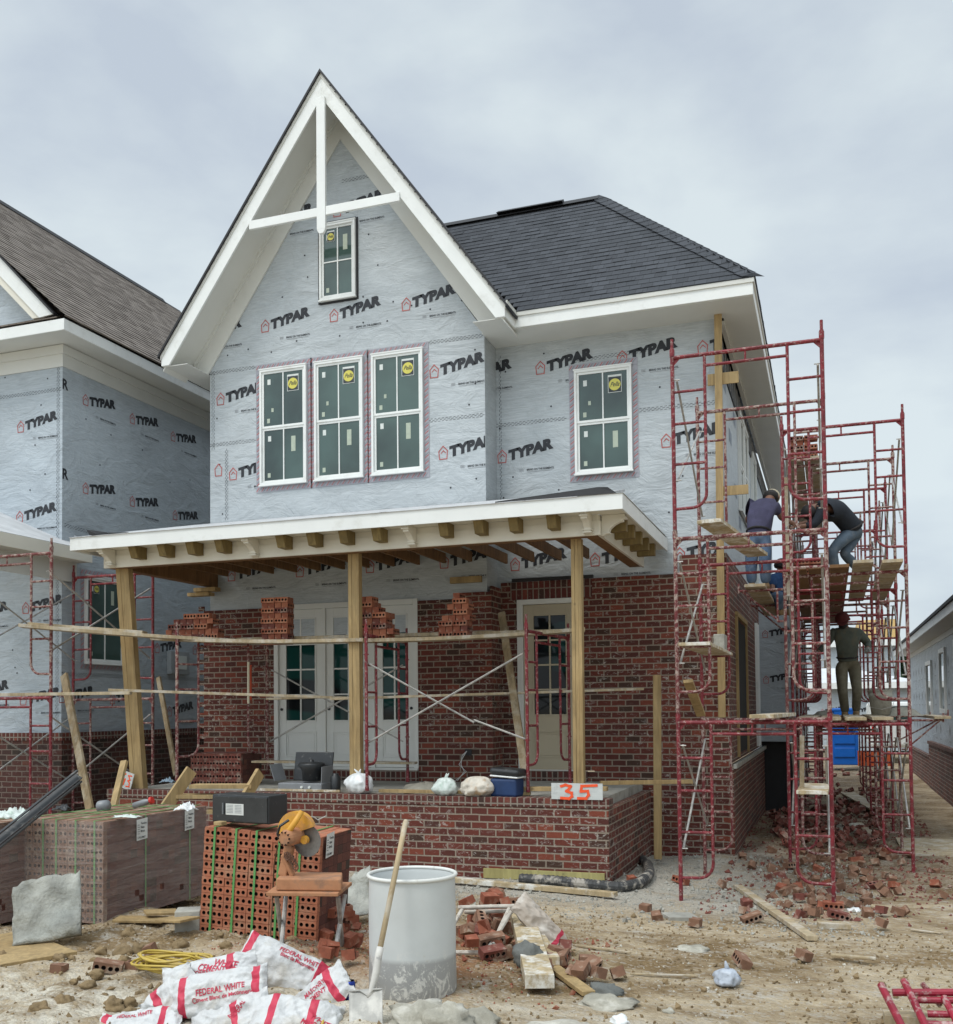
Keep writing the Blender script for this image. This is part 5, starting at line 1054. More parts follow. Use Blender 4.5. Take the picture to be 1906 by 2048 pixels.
t = tag(MB().bar(PD(1604, 1472, 10.2), PD(1604, 1590, 10.35), .045, .02, up=(0, 1, 0)).build('grade_stick', WOODG, None), 'narrow upright measuring stick standing on the pale board seat', 'stick')
tag(MB().box(-1.30, -1.17, 12.2, 12.5, 2.52, 2.71).build('concrete_block', CONC, None, bevel=.01), 'grey block standing on the short plank in the front tower', 'block')
tag(MB().bar(PD(1571, 955, 13.4), PD(1577, 1200, 13.4), .05, .03, up=(0, 1, 0)).build('mason_pole', WOODG, None), 'thin upright pole beside the man in the purple shirt', 'pole')
# spirit level hung on the first porch frame
t = thing('spirit_level', 'white and red spirit level hanging on the left porch frame', 'level', PD(499, 1405, 14.3))
MB().bar(PD(497, 1324, 14.3), PD(497, 1407, 14.3), .022, .03, up=(0, 1, 0)).build('level_edge', M('level_cream', (.7, .66, .5), .5, .05, 4, 0), t); MB().bar(PD(501, 1330, 14.32), PD(501, 1400, 14.32), .03, .02, up=(0, 1, 0)).build('level_body', M('level_red', (.45, .06, .02), .5, .1, 4, 0), t)
# ================================================================== things on the porch
PLB = M('plastic_black', (.02, .022, .024), .45, .2, 8, .1, 30, dirt=(.25, .24, .22), dirt_amt=.5, dirt_s=10, dirt_lo=.58); GREYM = M('grey_enamel', (.20, .21, .22), .4, .15, 6, .05, 20)
def onporch(px, py=None, y=11.46): p = PY(px, py or 1570, y); return Vector((p.x, y, .80))
t = thing('camp_stove', 'open black lidded camp stove with pan on the porch wall', 'stove', onporch(615, y=11.62)); c = Vector(t.location)
MB().box(c.x - .33, c.x + .30, c.y - .18, c.y + .18, c.z + .02, c.z + .12).build('stove_body', GREYM, t, bevel=.01)
m = MB(); m.bar((c.x - .02, c.y + .17, c.z + .13), (c.x - .02, c.y + .24, c.z + .50), .56, .025, up=(0, -1, .2)); m.build('lid', PLB, t, bevel=.008)
m = MB(); m.bar((c.x - .40, c.y, c.z + .14), (c.x - .47, c.y, c.z + .35), .30, .008, up=(1, 0, .3)); m.build('wind_guard', GREYM, t)
m = MB(); m.bar((c.x + .28, c.y, c.z + .12), (c.x + .29, c.y, c.z + .33), .30, .008, up=(1, 0, 0)); m.build('wind_guard', GREYM, t)
m = MB(); mt = Matrix.Translation((c.x + .06, c.y, c.z + .14)); m.lathe([(.12, 0), (.125, .13), (.13, .135), (.13, .14), (.18, .21), (.15, .235), (.03, .245), (.03, .27), (0, .28)], 20, 0, mt); m.build('cooking_pot', PLB, t, smooth=True)
for k in range(2):
    m = MB(); m.tube([(c.x + .02 + k * .11, c.y - .18, c.z + .07), (c.x + .02 + k * .11, c.y - .20, c.z + .07)], .017, 10); m.build('knob', STK_W, t)
m = MB(); mt = Matrix.Translation((c.x + .42, c.y - .03, c.z)); m.lathe([(.06, 0), (.065, .02), (.065, .2), (.04, .22), (.04, .24), (0, .24)], 16, 0, mt); tag(m.build('gas_canister', PLB, None, smooth=True), 'small black gas canister beside the camp stove', 'canister')
def bag(label, c, r, mat, seed, h=.25, knot=None, name='plastic_bag'):
    c = Vector(c); m = MB(); n = 40; rows = 24; vs = []
    for j in range(rows + 1):
        f = j / rows; a0 = math.pi * f; pr_ = math.sin(a0) ** .55
        for k in range(n):
            a = 2 * math.pi * k / n; w = 1 + .34 * noise.noise((math.cos(a) * 2 + seed, math.sin(a) * 2, f * 2.5)) - .30 * abs(noise.noise((math.cos(a) * 3.2 + seed, math.sin(a) * 3.2, f * 3.5))) - .16 * abs(noise.noise((math.cos(a) * 7, math.sin(a) * 7 + seed, f * 8))) + .12
            vs.append((c.x + r * pr_ * w * math.cos(a) * (1 - .42 * f * f), c.y + r * .8 * pr_ * w * math.sin(a) * (1 - .42 * f * f), c.z + h * (1 - math.cos(a0)) / 2 + .01 * noise.noise((k, j, seed))))
    m.add(vs, [(j * n + k, j * n + (k + 1) % n, (j + 1) * n + (k + 1) % n, (j + 1) * n + k) for j in range(rows) for k in range(n)])
    for kx in (knot or []): m.tube([c + Vector((0, 0, h * .93)), c + Vector((kx * .5, 0, h + .02)), c + Vector((kx, -.01, h + .05))], [.020, .014, .006], 7)
    return tag(m.build(name, mat, None, smooth=True), label, 'bag')
BAGW = M('bag_white', (.72, .74, .74), .35, .05, 9, .5, 14, bdist=.02); BAGT = M('bag_tinted', (.60, .66, .62), .3, .15, 9, .5, 14, dirt=(.25, .42, .30), dirt_amt=.4, dirt_s=12, bdist=.02)
bag('knotted white plastic bag at the foot of the middle porch post', onporch(718, 1578, 11.44) + Vector((0, 0, 0)), .19, BAGW, 3, .26, (-.06, .03)); bag('white and green tinted carrier bag with an upright knot on the porch wall', onporch(891, 1578, 11.44), .16, BAGT, 8, .22, (.02, .05))
bag('crumpled white and brown paper bag beside the blue cooler', onporch(957, 1578, 11.44), .23, M('bag_paper', (.60, .55, .47), .7, .2, 9, .6, 14, dirt=(.45, .28, .14), dirt_amt=.8, dirt_s=8, bdist=.02), 12, .24, None, 'paper_bag')
t = thing('cooler_bag', 'blue and black soft cooler with white band on the porch wall', 'cooler', onporch(1012, 1578, 11.52)); c = Vector(t.location); rz = Matrix.Translation(c) @ Matrix.Rotation(-.15, 4, 'Z')
MB().box(-.16, .19, -.12, .12, 0, .22, 0, rz).build('cooler_body', M('cooler_blue', (.010, .035, .11), .6, .2, 8, .2, 30), t, bevel=.03)
MB().box(-.17, .20, -.13, .13, .232, .252, 0, rz @ Matrix.Rotation(.06, 4, 'Y')).build('white_band', WHITE, t, bevel=.01)
MB().box(-.18, .21, -.135, .135, .256, .34, 0, rz @ Matrix.Rotation(.06, 4, 'Y')).build('lid', PLB, t, bevel=.035)
# house number boards
ORN = M('spray_orange', (.85, .09, .02), .6, .1, 9, 0); BRD = M('board_white', (.55, .57, .55), .6, .1, 4, .1, 20, dirt=(.33, .34, .34), dirt_amt=.5, dirt_s=9, stretch=(.3, 1, 6))
a = PY(1103, 1588, 11.29); b_ = PY(1205, 1554, 11.29); t = thing('number_board', 'pale board sprayed with an orange 35 on the porch wall corner', 'sign', (a.x, 11.29, .80))
MB().box(a.x, b_.x, 11.285, 11.297, .80, .80 + .185).build('board', BRD, t)
m = MB()
outline(m, (a.x + .12, 11.281, .815), fx, fz, [(0, .135), (.05, .15), (.11, .135), (.085, .10), (.06, .08), (.12, .06), (.125, .02), (.09, -.005), (.0, -.0)], .031, 0, False)
outline(m, (a.x + .33, 11.280, .815), fx, fz, [(.20, .15), (.03, .14), (.02, .08), (.10, .085), (.11, .04), (.08, .0), (-.01, .0)], .031, 0, False); m.build('number', ORN, t)
p = PY(256, 1590, 11.45); t = thing('number_board', 'small white board with orange number leaning on the left porch post', 'sign', (p.x, 11.40, .80))
rz = Matrix.Translation((p.x - .02, 11.40, .81)) @ Matrix.Rotation(.30, 4, 'Y'); MB().box(-.09, .10, -.006, .006, 0, .235, 0, rz).build('board', BRD, t); m = MB()
outline(m, (0, -.0085, 0), fx, fz, [(-.03, .20), (-.06, .17), (-.06, .11), (-.02, .13), (-.03, .05)], .018, 0, False); outline(m, (0, -.0085, 0), fx, fz, [(.07, .20), (.02, .19), (.06, .14), (.03, .12), (.06, .10), (.07, .05), (.02, .04)], .018, 0, False)
m.v = [rz @ v for v in m.v]; m.build('number', ORN, t)
m = MB(); p = onporch(840, 1560, 11.8); blob('sand_heap', 'low grey heap of mortar sand on the porch floor', 'sand heap', (p.x, 11.95, .795), (.45, .3), .14, MORT, 9)
G = 'boards lying about on the porch'; WOODD2 = wood_mat('lumber_stained', (.27, .20, .11), .3, (.4, .36, .28), .5)
def board(label, p, q_, w=.09, h=.04, mat=WOOD, up=(0, 0, 1), group=G, name='board'): return plank(label, p, q_, w, h, mat, up, name, 'board', group)
def oz(px, y, z=.80): p = PY(px, 1580, y); return Vector((p.x, y, z))
board('flat board on the porch behind the bags', oz(760, 11.6, .83), oz(1060, 11.62, .83)); board('doubled boards on the porch between cooler and number board', oz(1045, 11.66, .88), oz(1215, 11.66, .90), .1, .05)
board('long straight batten running off the porch corner to the scaffold', PY(1200, 1566, 11.9), PY(1385, 1563, 12.6), .04, .05); board('upright yellow batten post at the porch corner', PD(1314, 1350, 13.1), PD(1316, 1718, 13.1), .10, .05, WOOD, (0, 1, 0))
board('leaning weathered board against the brick pier', PD(1003, 1225, 13.6), PD(1050, 1545, 12.6), .10, .04, WOODD2, (0, 1, 0)); board('leaning yellow board left of the porch', PD(128, 1350, 14.2), PD(180, 1620, 13.0), .12, .04, WOODD2, (0, 1, 0)); board('leaning thin board between the scaffold and the tilted post', PD(317, 1355, 15.0), PD(352, 1550, 14.2), .07, .04, WOODD2, (0, 1, 0))
board('short stake leaning on the left end of the porch wall', PD(249, 1522, 10.9), PD(225, 1622, 10.6), .075, .04, WOOD, (0, 1, 0)); board('long pale pole lying on the porch edge', oz(520, 11.42, .83), oz(680, 11.42, .83), .03, .03, WOODW)
# timber steps at the left of the porch
t = thing('timber_steps', 'rough timber steps leaning on the porch wall behind the black oven', 'steps', (-6.9, 10.9, .1), (0, 0, 0))
for p0, p1 in (((383, 1540), (325, 1625)), ((520, 1545), (488, 1600))): MB().bar(PD(*p0, 11.0), PD(*p1, 10.75), .04, .13, up=(0, 0, 1)).build('stringer', WOOD, t)
for p0, p1 in (((385, 1572), (508, 1572)), ((358, 1592), (490, 1592)), ((340, 1622), (480, 1622))): MB().bar(PD(*p0, 10.95), PD(*p1, 10.9), .22, .04).build('tread', WOOD, t)
# foot plates, treated boards, drain pipe, lumber -----------------------------
G2 = 'lumber scattered on the dirt'
def gp(px, py, z=None):
    v = PZ(px, py, 0)
    for _ in range(5): v = PZ(px, py, gz(v.x, v.y, False))
    v.z = gz(v.x, v.y, False); return v
def gboard(label, a, b, w=.1, h=.04, mat=WOODG, lift=.03, group=G2, name='board', lift2=None):
    p = gp(*a); q_ = gp(*b); p.z += lift + h / 2; q_.z += (lift if lift2 is None else lift2) + h / 2; return board(label, p, q_, w, h, mat, group=group, name=name)
gboard('long limed board lying along the porch front', (895, 1768), (1232, 1800), .10, .05, WOODW, .03)
gboard('long narrow board lying diagonally right of centre on the dirt', (1475, 1778), (1625, 1884), .09, .04, WOODG, .01)
gboard('thick plaster crusted timber lying on the brick heap', (1040, 1852), (1080, 1990), .19, .09, WOODW, .10, lift2=.04)
gboard('second crusted timber beside the thick one', (1068, 1885), (1103, 1945), .12, .06, WOODW, .05)
gboard('narrow raw board right of the crusted timbers', (1090, 1932), (1178, 1998), .09, .03, WOOD, .02)
gboard('board under the first foot of the right scaffold', (1330, 1838), (1388, 1838), .24, .04, CONC, .0, name='foot_block'); gboard('short timber block under the near right scaffold foot', (1636, 1855), (1700, 1857), .12, .05, WOODG, .0, name='foot_block')
gboard('short block near the rubble on the right', (1742, 1822), (1792, 1826), .10, .06, WOODG, .0); gboard('thin dark slat at the right on the dirt', (1662, 1916), (1752, 1924), .05, .015, WOODG, .02); gboard('thin split lath at the far right on the dirt', (1822, 1862), (1884, 1870), .03, .01, WOODG, .01)
gboard('slat half buried in the rubble by the scaffold', (1718, 1660), (1748, 1690), .1, .03, WOODG, .1); gboard('long warped board among the rubble beyond the scaffold', (1695, 1598), (1755, 1632), .3, .03, WOODG, .12)
gboard('thin stick on the dirt right of the cement bag', (1150, 1895), (1262, 1910), .02, .015, WOODG, .01); gboard('thin stick at the centre right of the dirt', (1260, 1952), (1396, 1956), .02, .012, WOODG, .01)
for k, (x, y, w_) in enumerate(((232, 1852, 330), (290, 1842, 355), (330, 1868, 380))): gboard(('thin plywood offcut beneath the wrapped brick pack', 'second plywood offcut beneath the wrapped pack', 'plywood offcut on the dirt by the open pack')[k], (x, y), (w_, y + 2), .2, .02, WOOD, .05 + .03 * k)
gboard('edge of a pallet board lying at the far left', (-30, 1880), (72, 1925), .6, .03, WOOD, .0); 
p = gp(1850, 1695); m = MB(); m.box(p.x - .35, p.x + 1.2, p.y - .9, p.y + .9, p.z, p.z + .025, 0, Matrix.Identity(4)); tag(m.build('plywood_sheet', WOODG, None), 'weathered plywood sheet flat on the dirt at the right edge', 'sheet')
PIPE = M('drain_pipe', (.05, .05, .05), .6, .3, 9, .4, 40, dirt=(.42, .38, .32), dirt_amt=.8, dirt_s=9, dirt_lo=.5)
m = MB(); path = [gp(x, y) for x, y in ((1040, 1768), (1110, 1772), (1180, 1780), (1240, 1786), (1280, 1778), (1300, 1758), (1296, 1738), (1286, 1728))]; pts = []; rs = []
for i in range(len(path) - 1):
    for k in range(16):
        v = path[i].lerp(path[i + 1], k / 16); v.z += .06; pts.append(v); rs.append(.062 if k % 2 else .054)
# smooth the corners
for _ in range(12):
    for i in range(1, len(pts) - 1): pts[i] = (pts[i - 1] + pts[i] * 2 + pts[i + 1]) / 4
m.tube(pts, rs, 12); tag(m.build('corrugated_pipe', PIPE, None), 'black corrugated drain pipe curving round the porch corner', 'pipe')
tag(MB().bar(gp(150, 1480) if False else PD(-60, 1660, 7.8), PD(160, 1545, 8.2), .10, .03, up=(0, 1, .8)).build('metal_channel', PLB, None), 'dark metal channel slanting up from the left edge', 'channel')
t = bpy.data.objects['metal_channel']; bpy.data.objects.remove(t)
t = thing('metal_channel', 'dark metal channel slanting up from the left edge over the brick packs', 'channel', PD(0, 1680, 7.6))
a, b_ = PD(-40, 1712, 7.5), PD(158, 1552, 8.1)
MB().bar(a, b_, .085, .006, up=(0, -1, .5)).build('channel_web', PLB, t); MB().bar(a + Vector((.0, -.02, .045)), b_ + Vector((.0, -.02, .045)), .035, .01, up=(0, 0, 1)).build('channel_lip', PLB, t); MB().bar(a + Vector((.04, -.02, -.04)), b_ + Vector((.04, -.02, -.04)), .035, .012, up=(0, 0, 1)).build('channel_lip', DKMET, t)
# ================================================================== brick packs
GRN = M('strap_green', (.10, .30, .09), .35, .1, 5, 0); FILM = mk('stretch_film')
m_, nt, b = FILM; b.inputs['Base Color'].default_value = (.50, .42, .385, 1); b.inputs['Roughness'].default_value = .22; ob = N(nt, 'ShaderNodeTexCoord').outputs['Object']
al = nz(nt, ob, 9, 6, .65, .3, .75, (.25, .25, 2.2), 1.0); r_ = N(nt, 'ShaderNodeMapRange'); r_.inputs['To Min'].default_value = .14; r_.inputs['To Max'].default_value = .50; L(nt, al, r_.inputs['Value']); L(nt, r_.outputs[0], b.inputs['Alpha'])
bp = N(nt, 'ShaderNodeBump', i_Strength=.7, i_Distance=.01); L(nt, al, bp.inputs['Height']); L(nt, bp.outputs[0], b.inputs['Normal']); FILM = m_
PKB = brick_mat('pack_side', .09, .074, (.15, .052, .036), (.10, .036, .027), (.05, .02, .015), off=0.0, smear=.2, mort=.0015)
PAPER = M('label_paper', (.62, .63, .60), .6, .1, 12, .2, 30)
def pack(label, C, yaw, w, d, h, cols, rows, film=False, tilt=0, matb=BCP, straps=(), side_straps=(), labels=(), seed=1, base=.0, faces='front'):
    """pack of cored bricks: front face (core holes) along local +X seen from -Y; right side along +Y"""
    t = thing('brick_pack', label, 'brick pack', C, (0, tilt, yaw), 'strapped packs of new bricks'); rr = random.Random(seed)
    m = MB(); cw = w / cols; ch = h / rows
    for i in range(cols):
        for j in range(rows):
            x0 = i * cw + .002 + rr.uniform(-.0015, .0015); z0 = j * ch + .001; y = rr.uniform(-.006, .004); x1 = x0 + cw - .005; z1 = z0 + ch - .003
            brick_face(m, x0, x1, z0, z1, y, 4, rr=rr); m.add([(x0, y, z0), (x1, y, z0), (x1, y + .05, z0), (x0, y + .05, z0), (x0, y, z1), (x1, y, z1), (x1, y + .05, z1), (x0, y + .05, z1)], [(1, 2, 6, 5), (0, 4, 7, 3), (4, 5, 6, 7), (0, 3, 2, 1)], 0)
    m.build('brick_front', [matb, HOLE], t, world=False)
    m = MB(); m.box(.004, w - .004, .045, d, 0, h - .002); m.build('brick_body', PKB, t, world=False)
    m = MB()
    nt_ = int(w / .093); nd = int(d / .2)
    for i in range(nt_):
        for j in range(nd): m.box(i * w / nt_ + .002, (i + 1) * w / nt_ - .003, j * d / nd + .003, (j + 1) * d / nd - .003, h - .001, h + .004 + rr.uniform(0, .004))
    m.build('brick_top', matb, t, world=False)
    for x in straps:
        m = MB(); m.box(x, x + .018, -.012, -.009, .0, h + .012); m.box(x, x + .018, -.012, d + .006, h + .0125, h + .0155); m.build('strap', GRN, t, world=False)
    for y in side_straps:
        m = MB(); m.box(w + .009, w + .012, y, y + .016, 0, h + .012); m.box(-.01, w + .012, y, y + .016, h + .016, h + .0185); m.build('strap', GRN, t, world=False)
    if film:
        for nm, q4 in (('front', [(-.014, -.016), (w + .014, -.016)]), ('side', [(w + .015, -.015), (w + .015, d + .01)])):
            (xa, ya), (xb, yb2) = q4; n = 26; mm = 16; vs = []
            for j in range(mm + 1):
                for i in range(n + 1):
                    x = xa + (xb - xa) * i / n; y = ya + (yb2 - ya) * i / n; z = h * (j / mm) * 1.0 + .008; o_ = .006 * noise.noise((i * .6, j * .9, seed))
                    vs.append((x + (o_ if nm == 'side' else 0), y - (o_ if nm == 'front' else 0), z))
            fs = [(j * (n + 1) + i, j * (n + 1) + i + 1, (j + 1) * (n + 1) + i + 1, (j + 1) * (n + 1) + i) for j in range(mm) for i in range(n) if not (nm == 'side' and j in (2, 3) and i in (7, 8, 13, 18) and (i + j) % 2 == 0)]
            m = MB(); m.add(vs, fs); m.build('stretch_film', FILM, t, world=False, smooth=True)
    for (sd, a, z) in labels:
        m = MB(); ux = Vector((1, 0, 0)) if sd == 'f' else Vector((0, 1, 0)); o_ = Vector((a, -.022, z)) if sd == 'f' else Vector((w + .024, a, z)); o_s = o_
        strip(m, o_, ux, fz, [(0, 0), (.15, .012), (.15, .20), (0, .19)], 0); nn_ = ux.cross(Vector(fz)) * .002
        for k, s_ in enumerate(('Tundra', 'Slate', 'Brick')): put_text(m, s_, o_ + nn_ + ux * .055 + Vector((0, 0, .145 - k * .035)), ux, fz, None, .020, .02, 1)
        put_text(m, 'CALUMET', o_ + nn_ + ux * .012 + Vector((0, 0, .02)), ux, fz, .11, .018, .02, 1)
        for k in range(5): strip(m, o_ + nn_, ux, fz, [(.012, .06 + k * .02), (.04, .06 + k * .02), (.04, .064 + k * .02), (.012, .064 + k * .02)], 1)
        m.build('paper_label', [PAPER, INKB], t, world=False)
    return t
zt = PD(207, 1643, 8.70).z; C_ = PD(207, 1643, 8.70); z0 = gz(C_.x, C_.y, False)
CFh = Vector((CF.x, CF.y, 0)).normalized(); CRh = Vector((CR.x, CR.y, 0)).normalized(); ex = CRh * math.cos(.35) - CFh * math.sin(.35); w_ = .97; dd = 1.50; yaw = math.atan2(ex.y, ex.x); Lp = C_ - ex * w_
pack('film wrapped brick pack with two paper labels behind the leaning slab', (Lp.x, Lp.y, z0 - .01), yaw, w_, dd, zt - z0, 5, 12, film=True, matb=BCT, straps=[w_ * k for k in (.09, .32, .47, .69, .90)], side_straps=[dd * .36, dd * .80], labels=[('s', dd * .27, zt - z0 - .21), ('s', dd * .74, zt - z0 - .20)], seed=4)
P0 = PD(-120, 1650, 8.9); pack('film wrapped brick pack cut off by the left edge', (P0.x - .35, P0.y - .1, z0 - .01), yaw - .1, .95, .9, zt - z0 - .02, 4, 12, film=True, matb=BCT, straps=[.3, .6], seed=9)
z0 = gz(-4.8, 6.95, False); a = PD(398, 1888, 8.10); b_ = PD(600, 1900, 7.9); yaw2 = math.atan2(b_.y - a.y, b_.x - a.x); w2 = 1.0
tp = PD(416, 1652, 8.12)
pack('open strapped orange brick pack with green bands beside the saw', (a.x, a.y, z0 - .03), math.radians(4), 1.02, .62, tp.z - z0 + .02, 5, 13, tilt=math.radians(3.6), straps=(.09, .28, .46, .66, .84), labels=[('s', .05, .68)], seed=6)
p = PD(300, 1570, 13.0); pack('small dark brick pack standing on the porch behind the tilted post', (p.x - .3, 12.2, .80), .05, .8, .6, .45, 4, 5, matb=BCD, straps=(), seed=11)
# clutter on top of the wrapped pack
t = thing('microwave', 'dusty black microwave oven on top of the open brick pack', 'microwave', PD(425, 1648, 8.2)); ztop = tp.z + .015
a = PZ(425, 1646, ztop); b_ = PZ(538, 1652, ztop); yw = math.atan2(b_.y - a.y, b_.x - a.x) ; wm = (b_ - a).length; hm = .235; rz = Matrix.Translation((a.x, a.y, ztop)) @ Matrix.Rotation(yw, 4, 'Z')
MB().box(0, wm, 0, .24, .01, hm, 0, rz).build('oven_body', PLB, t, bevel=.008)
m = MB(); m.box(.01, wm - .01, -.012, -.001, .02, hm - .012, 0, rz); m.build('oven_door', M('oven_glass', (.03, .032, .034), .25, .3, 6, .05, 20, dirt=(.3, .28, .25), dirt_amt=.6, dirt_s=13, dirt_lo=.6), t, bevel=.004)
m = MB(); m.box(.15, .33, -.0145, -.013, .075, .165, 0, rz); o = m.build('sticker', PAPER, t)
m = MB()
for k in range(6):
    for c_ in (0, 1): m.box(.158 + c_ * .085, .225 + c_ * .085, -.0165, -.0155, .152 - k * .012, .155 - k * .012, 0, rz)
m.build('sticker_print', INKG, t)
m = MB(); m.box(.125, .130, -.030, -.013, .08, .17, 0, rz); m.build('handle', GREYM, t)
tag(MB().box(.13, .21, -.14, -.07, .0, .032, 0, rz).build('wood_block', WOOD, None, bevel=.006), 'tiny wood block on the open pack before the microwave', 'block')
def rag(name, label, c, sx, sy, h, mat, seed, cat):
    m = MB(); n = 16; c = Vector(c); vs = []
    for j in range(n + 1):
        for i in range(n + 1):
            u, v = i / n * 2 - 1, j / n * 2 - 1; e = 1 + .35 * noise.noise((u * 2, v * 2, seed)); f = max(0, 1 - (u * u + v * v) * .55)
            vs.append((c.x + u * sx * e, c.y + v * sy * e, c.z + .008 + h * f * (.45 + abs(noise.noise((u * 3, v * 3, seed + 4))) * 1.8)))
    m.add(vs, [(j * (n + 1) + i, j * (n + 1) + i + 1, (j + 1) * (n + 1) + i + 1, (j + 1) * (n + 1) + i) for j in range(n) for i in range(n)]); o = m.build(name, mat, None, smooth=True); s = o.modifiers.new('solid', 'SOLIDIFY'); s.thickness = .004; return tag(o, label, cat)
def topz(px, py, z): return PZ(px, py, z)
rag('crumpled_paper', 'crumpled white paper on top of the wrapped pack near the steps', topz(372, 1622, zt + .01), .085, .08, .06, BAGW, 3, 'paper'); rag('torn_film', 'tangle of torn film and green strap on the pack at the far left', topz(28, 1640, zt + .01), .17, .12, .08, BAGT, 7, 'film'); rag('torn_film', 'torn pale film flap on top of the wrapped pack', topz(255, 1636, zt + .01), .12, .05, .02, BAGT, 17, 'film')
rag('glove', 'dark crumpled glove behind the metal channel', topz(125, 1622, zt + .01), .08, .05, .05, PLB, 9, 'glove'); rag('glove', 'pale blue glove on the porch wall by the steps', PY(335, 1566, 11.4), .10, .05, .05, M('glove_blue', (.2, .27, .33), .8, .2, 9, .3), 19, 'glove')
t = thing('plastic_bottle', 'clear bottle with red cap lying on the wrapped pack', 'bottle', topz(285, 1625, zt)); a = topz(268, 1622, zt) + Vector((0, 0, .05)); b_ = a + Vector((.17, .02, .05))
m = MB(); m.tube([a, a.lerp(b_, .7), a.lerp(b_, .9), b_], [.03, .032, .02, .014], 12); m.build('bottle_body', GREYM, t, smooth=True); m = MB(); m.tube([b_, b_ + (b_ - a).normalized() * .025], .035, 12); m.build('cap', M('cap_plastic_red', (.5, .03, .02), .4, .1, 5, 0), t)
m = MB(); c_ = topz(200, 1620, zt); m.lathe([(.0, 0), (.06, 0), (.06, .005), (.055, .09), (.0, .10)], 14, 0, Matrix.Translation(c_ + Vector((0, 0, .03))) @ Matrix.Rotation(1.4, 4, 'Y')); tag(m.build('grey_tub', GREYM, None, smooth=True), 'small grey tub tipped over on the wrapped pack', 'tub')
# concrete slab leaning on the wrapped pack
def slab(label, corners, th, mat, seed, bow=.02):
    n = 14; a, b_, c_, d_ = [Vector(v) for v in corners]; nn = (b_ - a).cross(d_ - a).normalized(); m = MB(); vs = []
    for s_ in (0, 1):
        for j in range(n + 1):
            for i in range(n + 1):
                u, v = i / n, j / n; p_ = a.lerp(b_, u).lerp(d_.lerp(c_, u), v); o_ = noise.noise((u * 3 + seed, v * 3, s_)) * bow + noise.noise((u * 9 + seed, v * 9, s_)) * bow * .4
                ed = Vector((0, 0, 0))
                if i in (0, n): ed += (b_ - a) * .02 * noise.noise((v * 6, i, seed))
                if j == n: ed += Vector((0, 0, .02 * noise.noise((u * 6, j, seed)) - (.05 if i < 2 else 0)))
                vs.append(p_ + ed + nn * (o_ if s_ == 0 else -th))
    N_ = (n + 1) ** 2; fs = []
    for j in range(n):
        for i in range(n): k = j * (n + 1) + i; fs.append((k, k + 1, k + n + 2, k + n + 1)); fs.append((N_ + k, N_ + k + n + 1, N_ + k + n + 2, N_ + k + 1))
    bd = [i for i in range(n + 1)] + [(j + 1) * (n + 1) + n for j in range(n)] + [n * (n + 1) + i for i in range(n - 1, -1, -1)] + [j * (n + 1) for j in range(n - 1, 0, -1)]
    for k in range(len(bd)): x, y = bd[k], bd[(k + 1) % len(bd)]; fs.append((x, N_ + x, N_ + y, y))
    m.add(vs, fs); o = m.build('stone_slab', mat, None, smooth=True); return tag(o, label, 'slab')
SLAB = M('slab_mortar', (.36, .36, .32), .9, .35, 4, 1.0, 9, dirt=(.17, .16, .12), dirt_amt=.75, dirt_s=3.5, bdist=.05)
slab('square grey mortar crusted slab leaning on the wrapped pack', [PD(24, 1892, 7.75), PD(162, 1868, 7.85), PD(160, 1740, 8.15), PD(26, 1768, 8.05)], .03, SLAB, 3, .06)
slab('pale slab lying behind the white barrel against the porch', [PD(684, 1838, 8.7), PD(740, 1825, 8.9), PD(740, 1730, 9.4), PD(700, 1752, 9.3)], .02, SLAB, 8)
tag(MB().box(-.09, .11, -.1, .1, 0, .17, 0, Matrix.Translation(gp(375, 1862)) @ Matrix.Rotation(.5, 4, 'Z')).build('concrete_block', CONC, None, bevel=.008), 'concrete block on the dirt between the two brick packs', 'block')
# ================================================================== masonry saw on its stand
YEL = M('saw_yellow', (.60, .30, .035), .5, .25, 8, .2, 40, dirt=(.42, .21, .10), dirt_amt=.8, dirt_s=6, dirt_lo=.5); DUST = M('saw_dust_orange', (.42, .20, .10), .9, .2, 7, .3, 40, dirt=(.16, .11, .08), dirt_amt=.6, dirt_s=7); BLADE = M('blade_steel', (.23, .22, .21), .45, .2, 30, .1, 60, metal=.7)
t = thing('saw_stand', 'splayed pipe stand with orange dusted top carrying the saw', 'saw stand', (PD(612, 1940, 7.3).x, PD(612, 1940, 7.3).y, gz(-3.6, 6.5)))
Dz = 7.25
tl, tr_, br_, bl = PD(532, 1785, 7.05), PD(676, 1792, 7.0), PD(704, 1762, 7.45), PD(562, 1762, 7.5); tz = tl.z
cs = [Vector((v.x, v.y, tz)) for v in (tl, tr_, br_, bl)]; m = MB(); m.prism(cs, (0, 0, -.025)); m.build('table_top', DUST, t, bevel=.004)
for (x0, y0, d0), (x1, y1, d1) in (((553, 1792, 7.1), (566, 1895, 7.5)), ((572, 1792, 7.45), (560, 1925, 7.05)), ((676, 1794, 7.1), (688, 1925, 7.5)), ((690, 1790, 7.4), (662, 1950, 7.0))):
    m = MB(); e_ = PD(x1, y1, d1); e_.z = min(e_.z, gz(e_.x, e_.y)); m.tube([PD(x0, y0, d0), e_], .017, 8); m.build('leg', GALV, t)
t = thing('masonry_saw', 'yellow masonry chop saw with bare blade raised over its dusty tray', 'saw', PD(610, 1765, 7.25)); B = lambda x, y, d=Dz: PD(x, y, d)
m = MB(); a, b_, c_, d_ = PD(552, 1782, 7.1), PD(683, 1778, 7.05), PD(685, 1755, 7.35), PD(566, 1758, 7.4); m.prism([Vector((v.x, v.y, tz + .003)) for v in (a, b_, c_, d_)], (0, 0, .085)); m.build('tray', DUST, t, bevel=.01)
ax = (CF * -1 + CR * -.45).normalized(); cb = B(614, 1681)
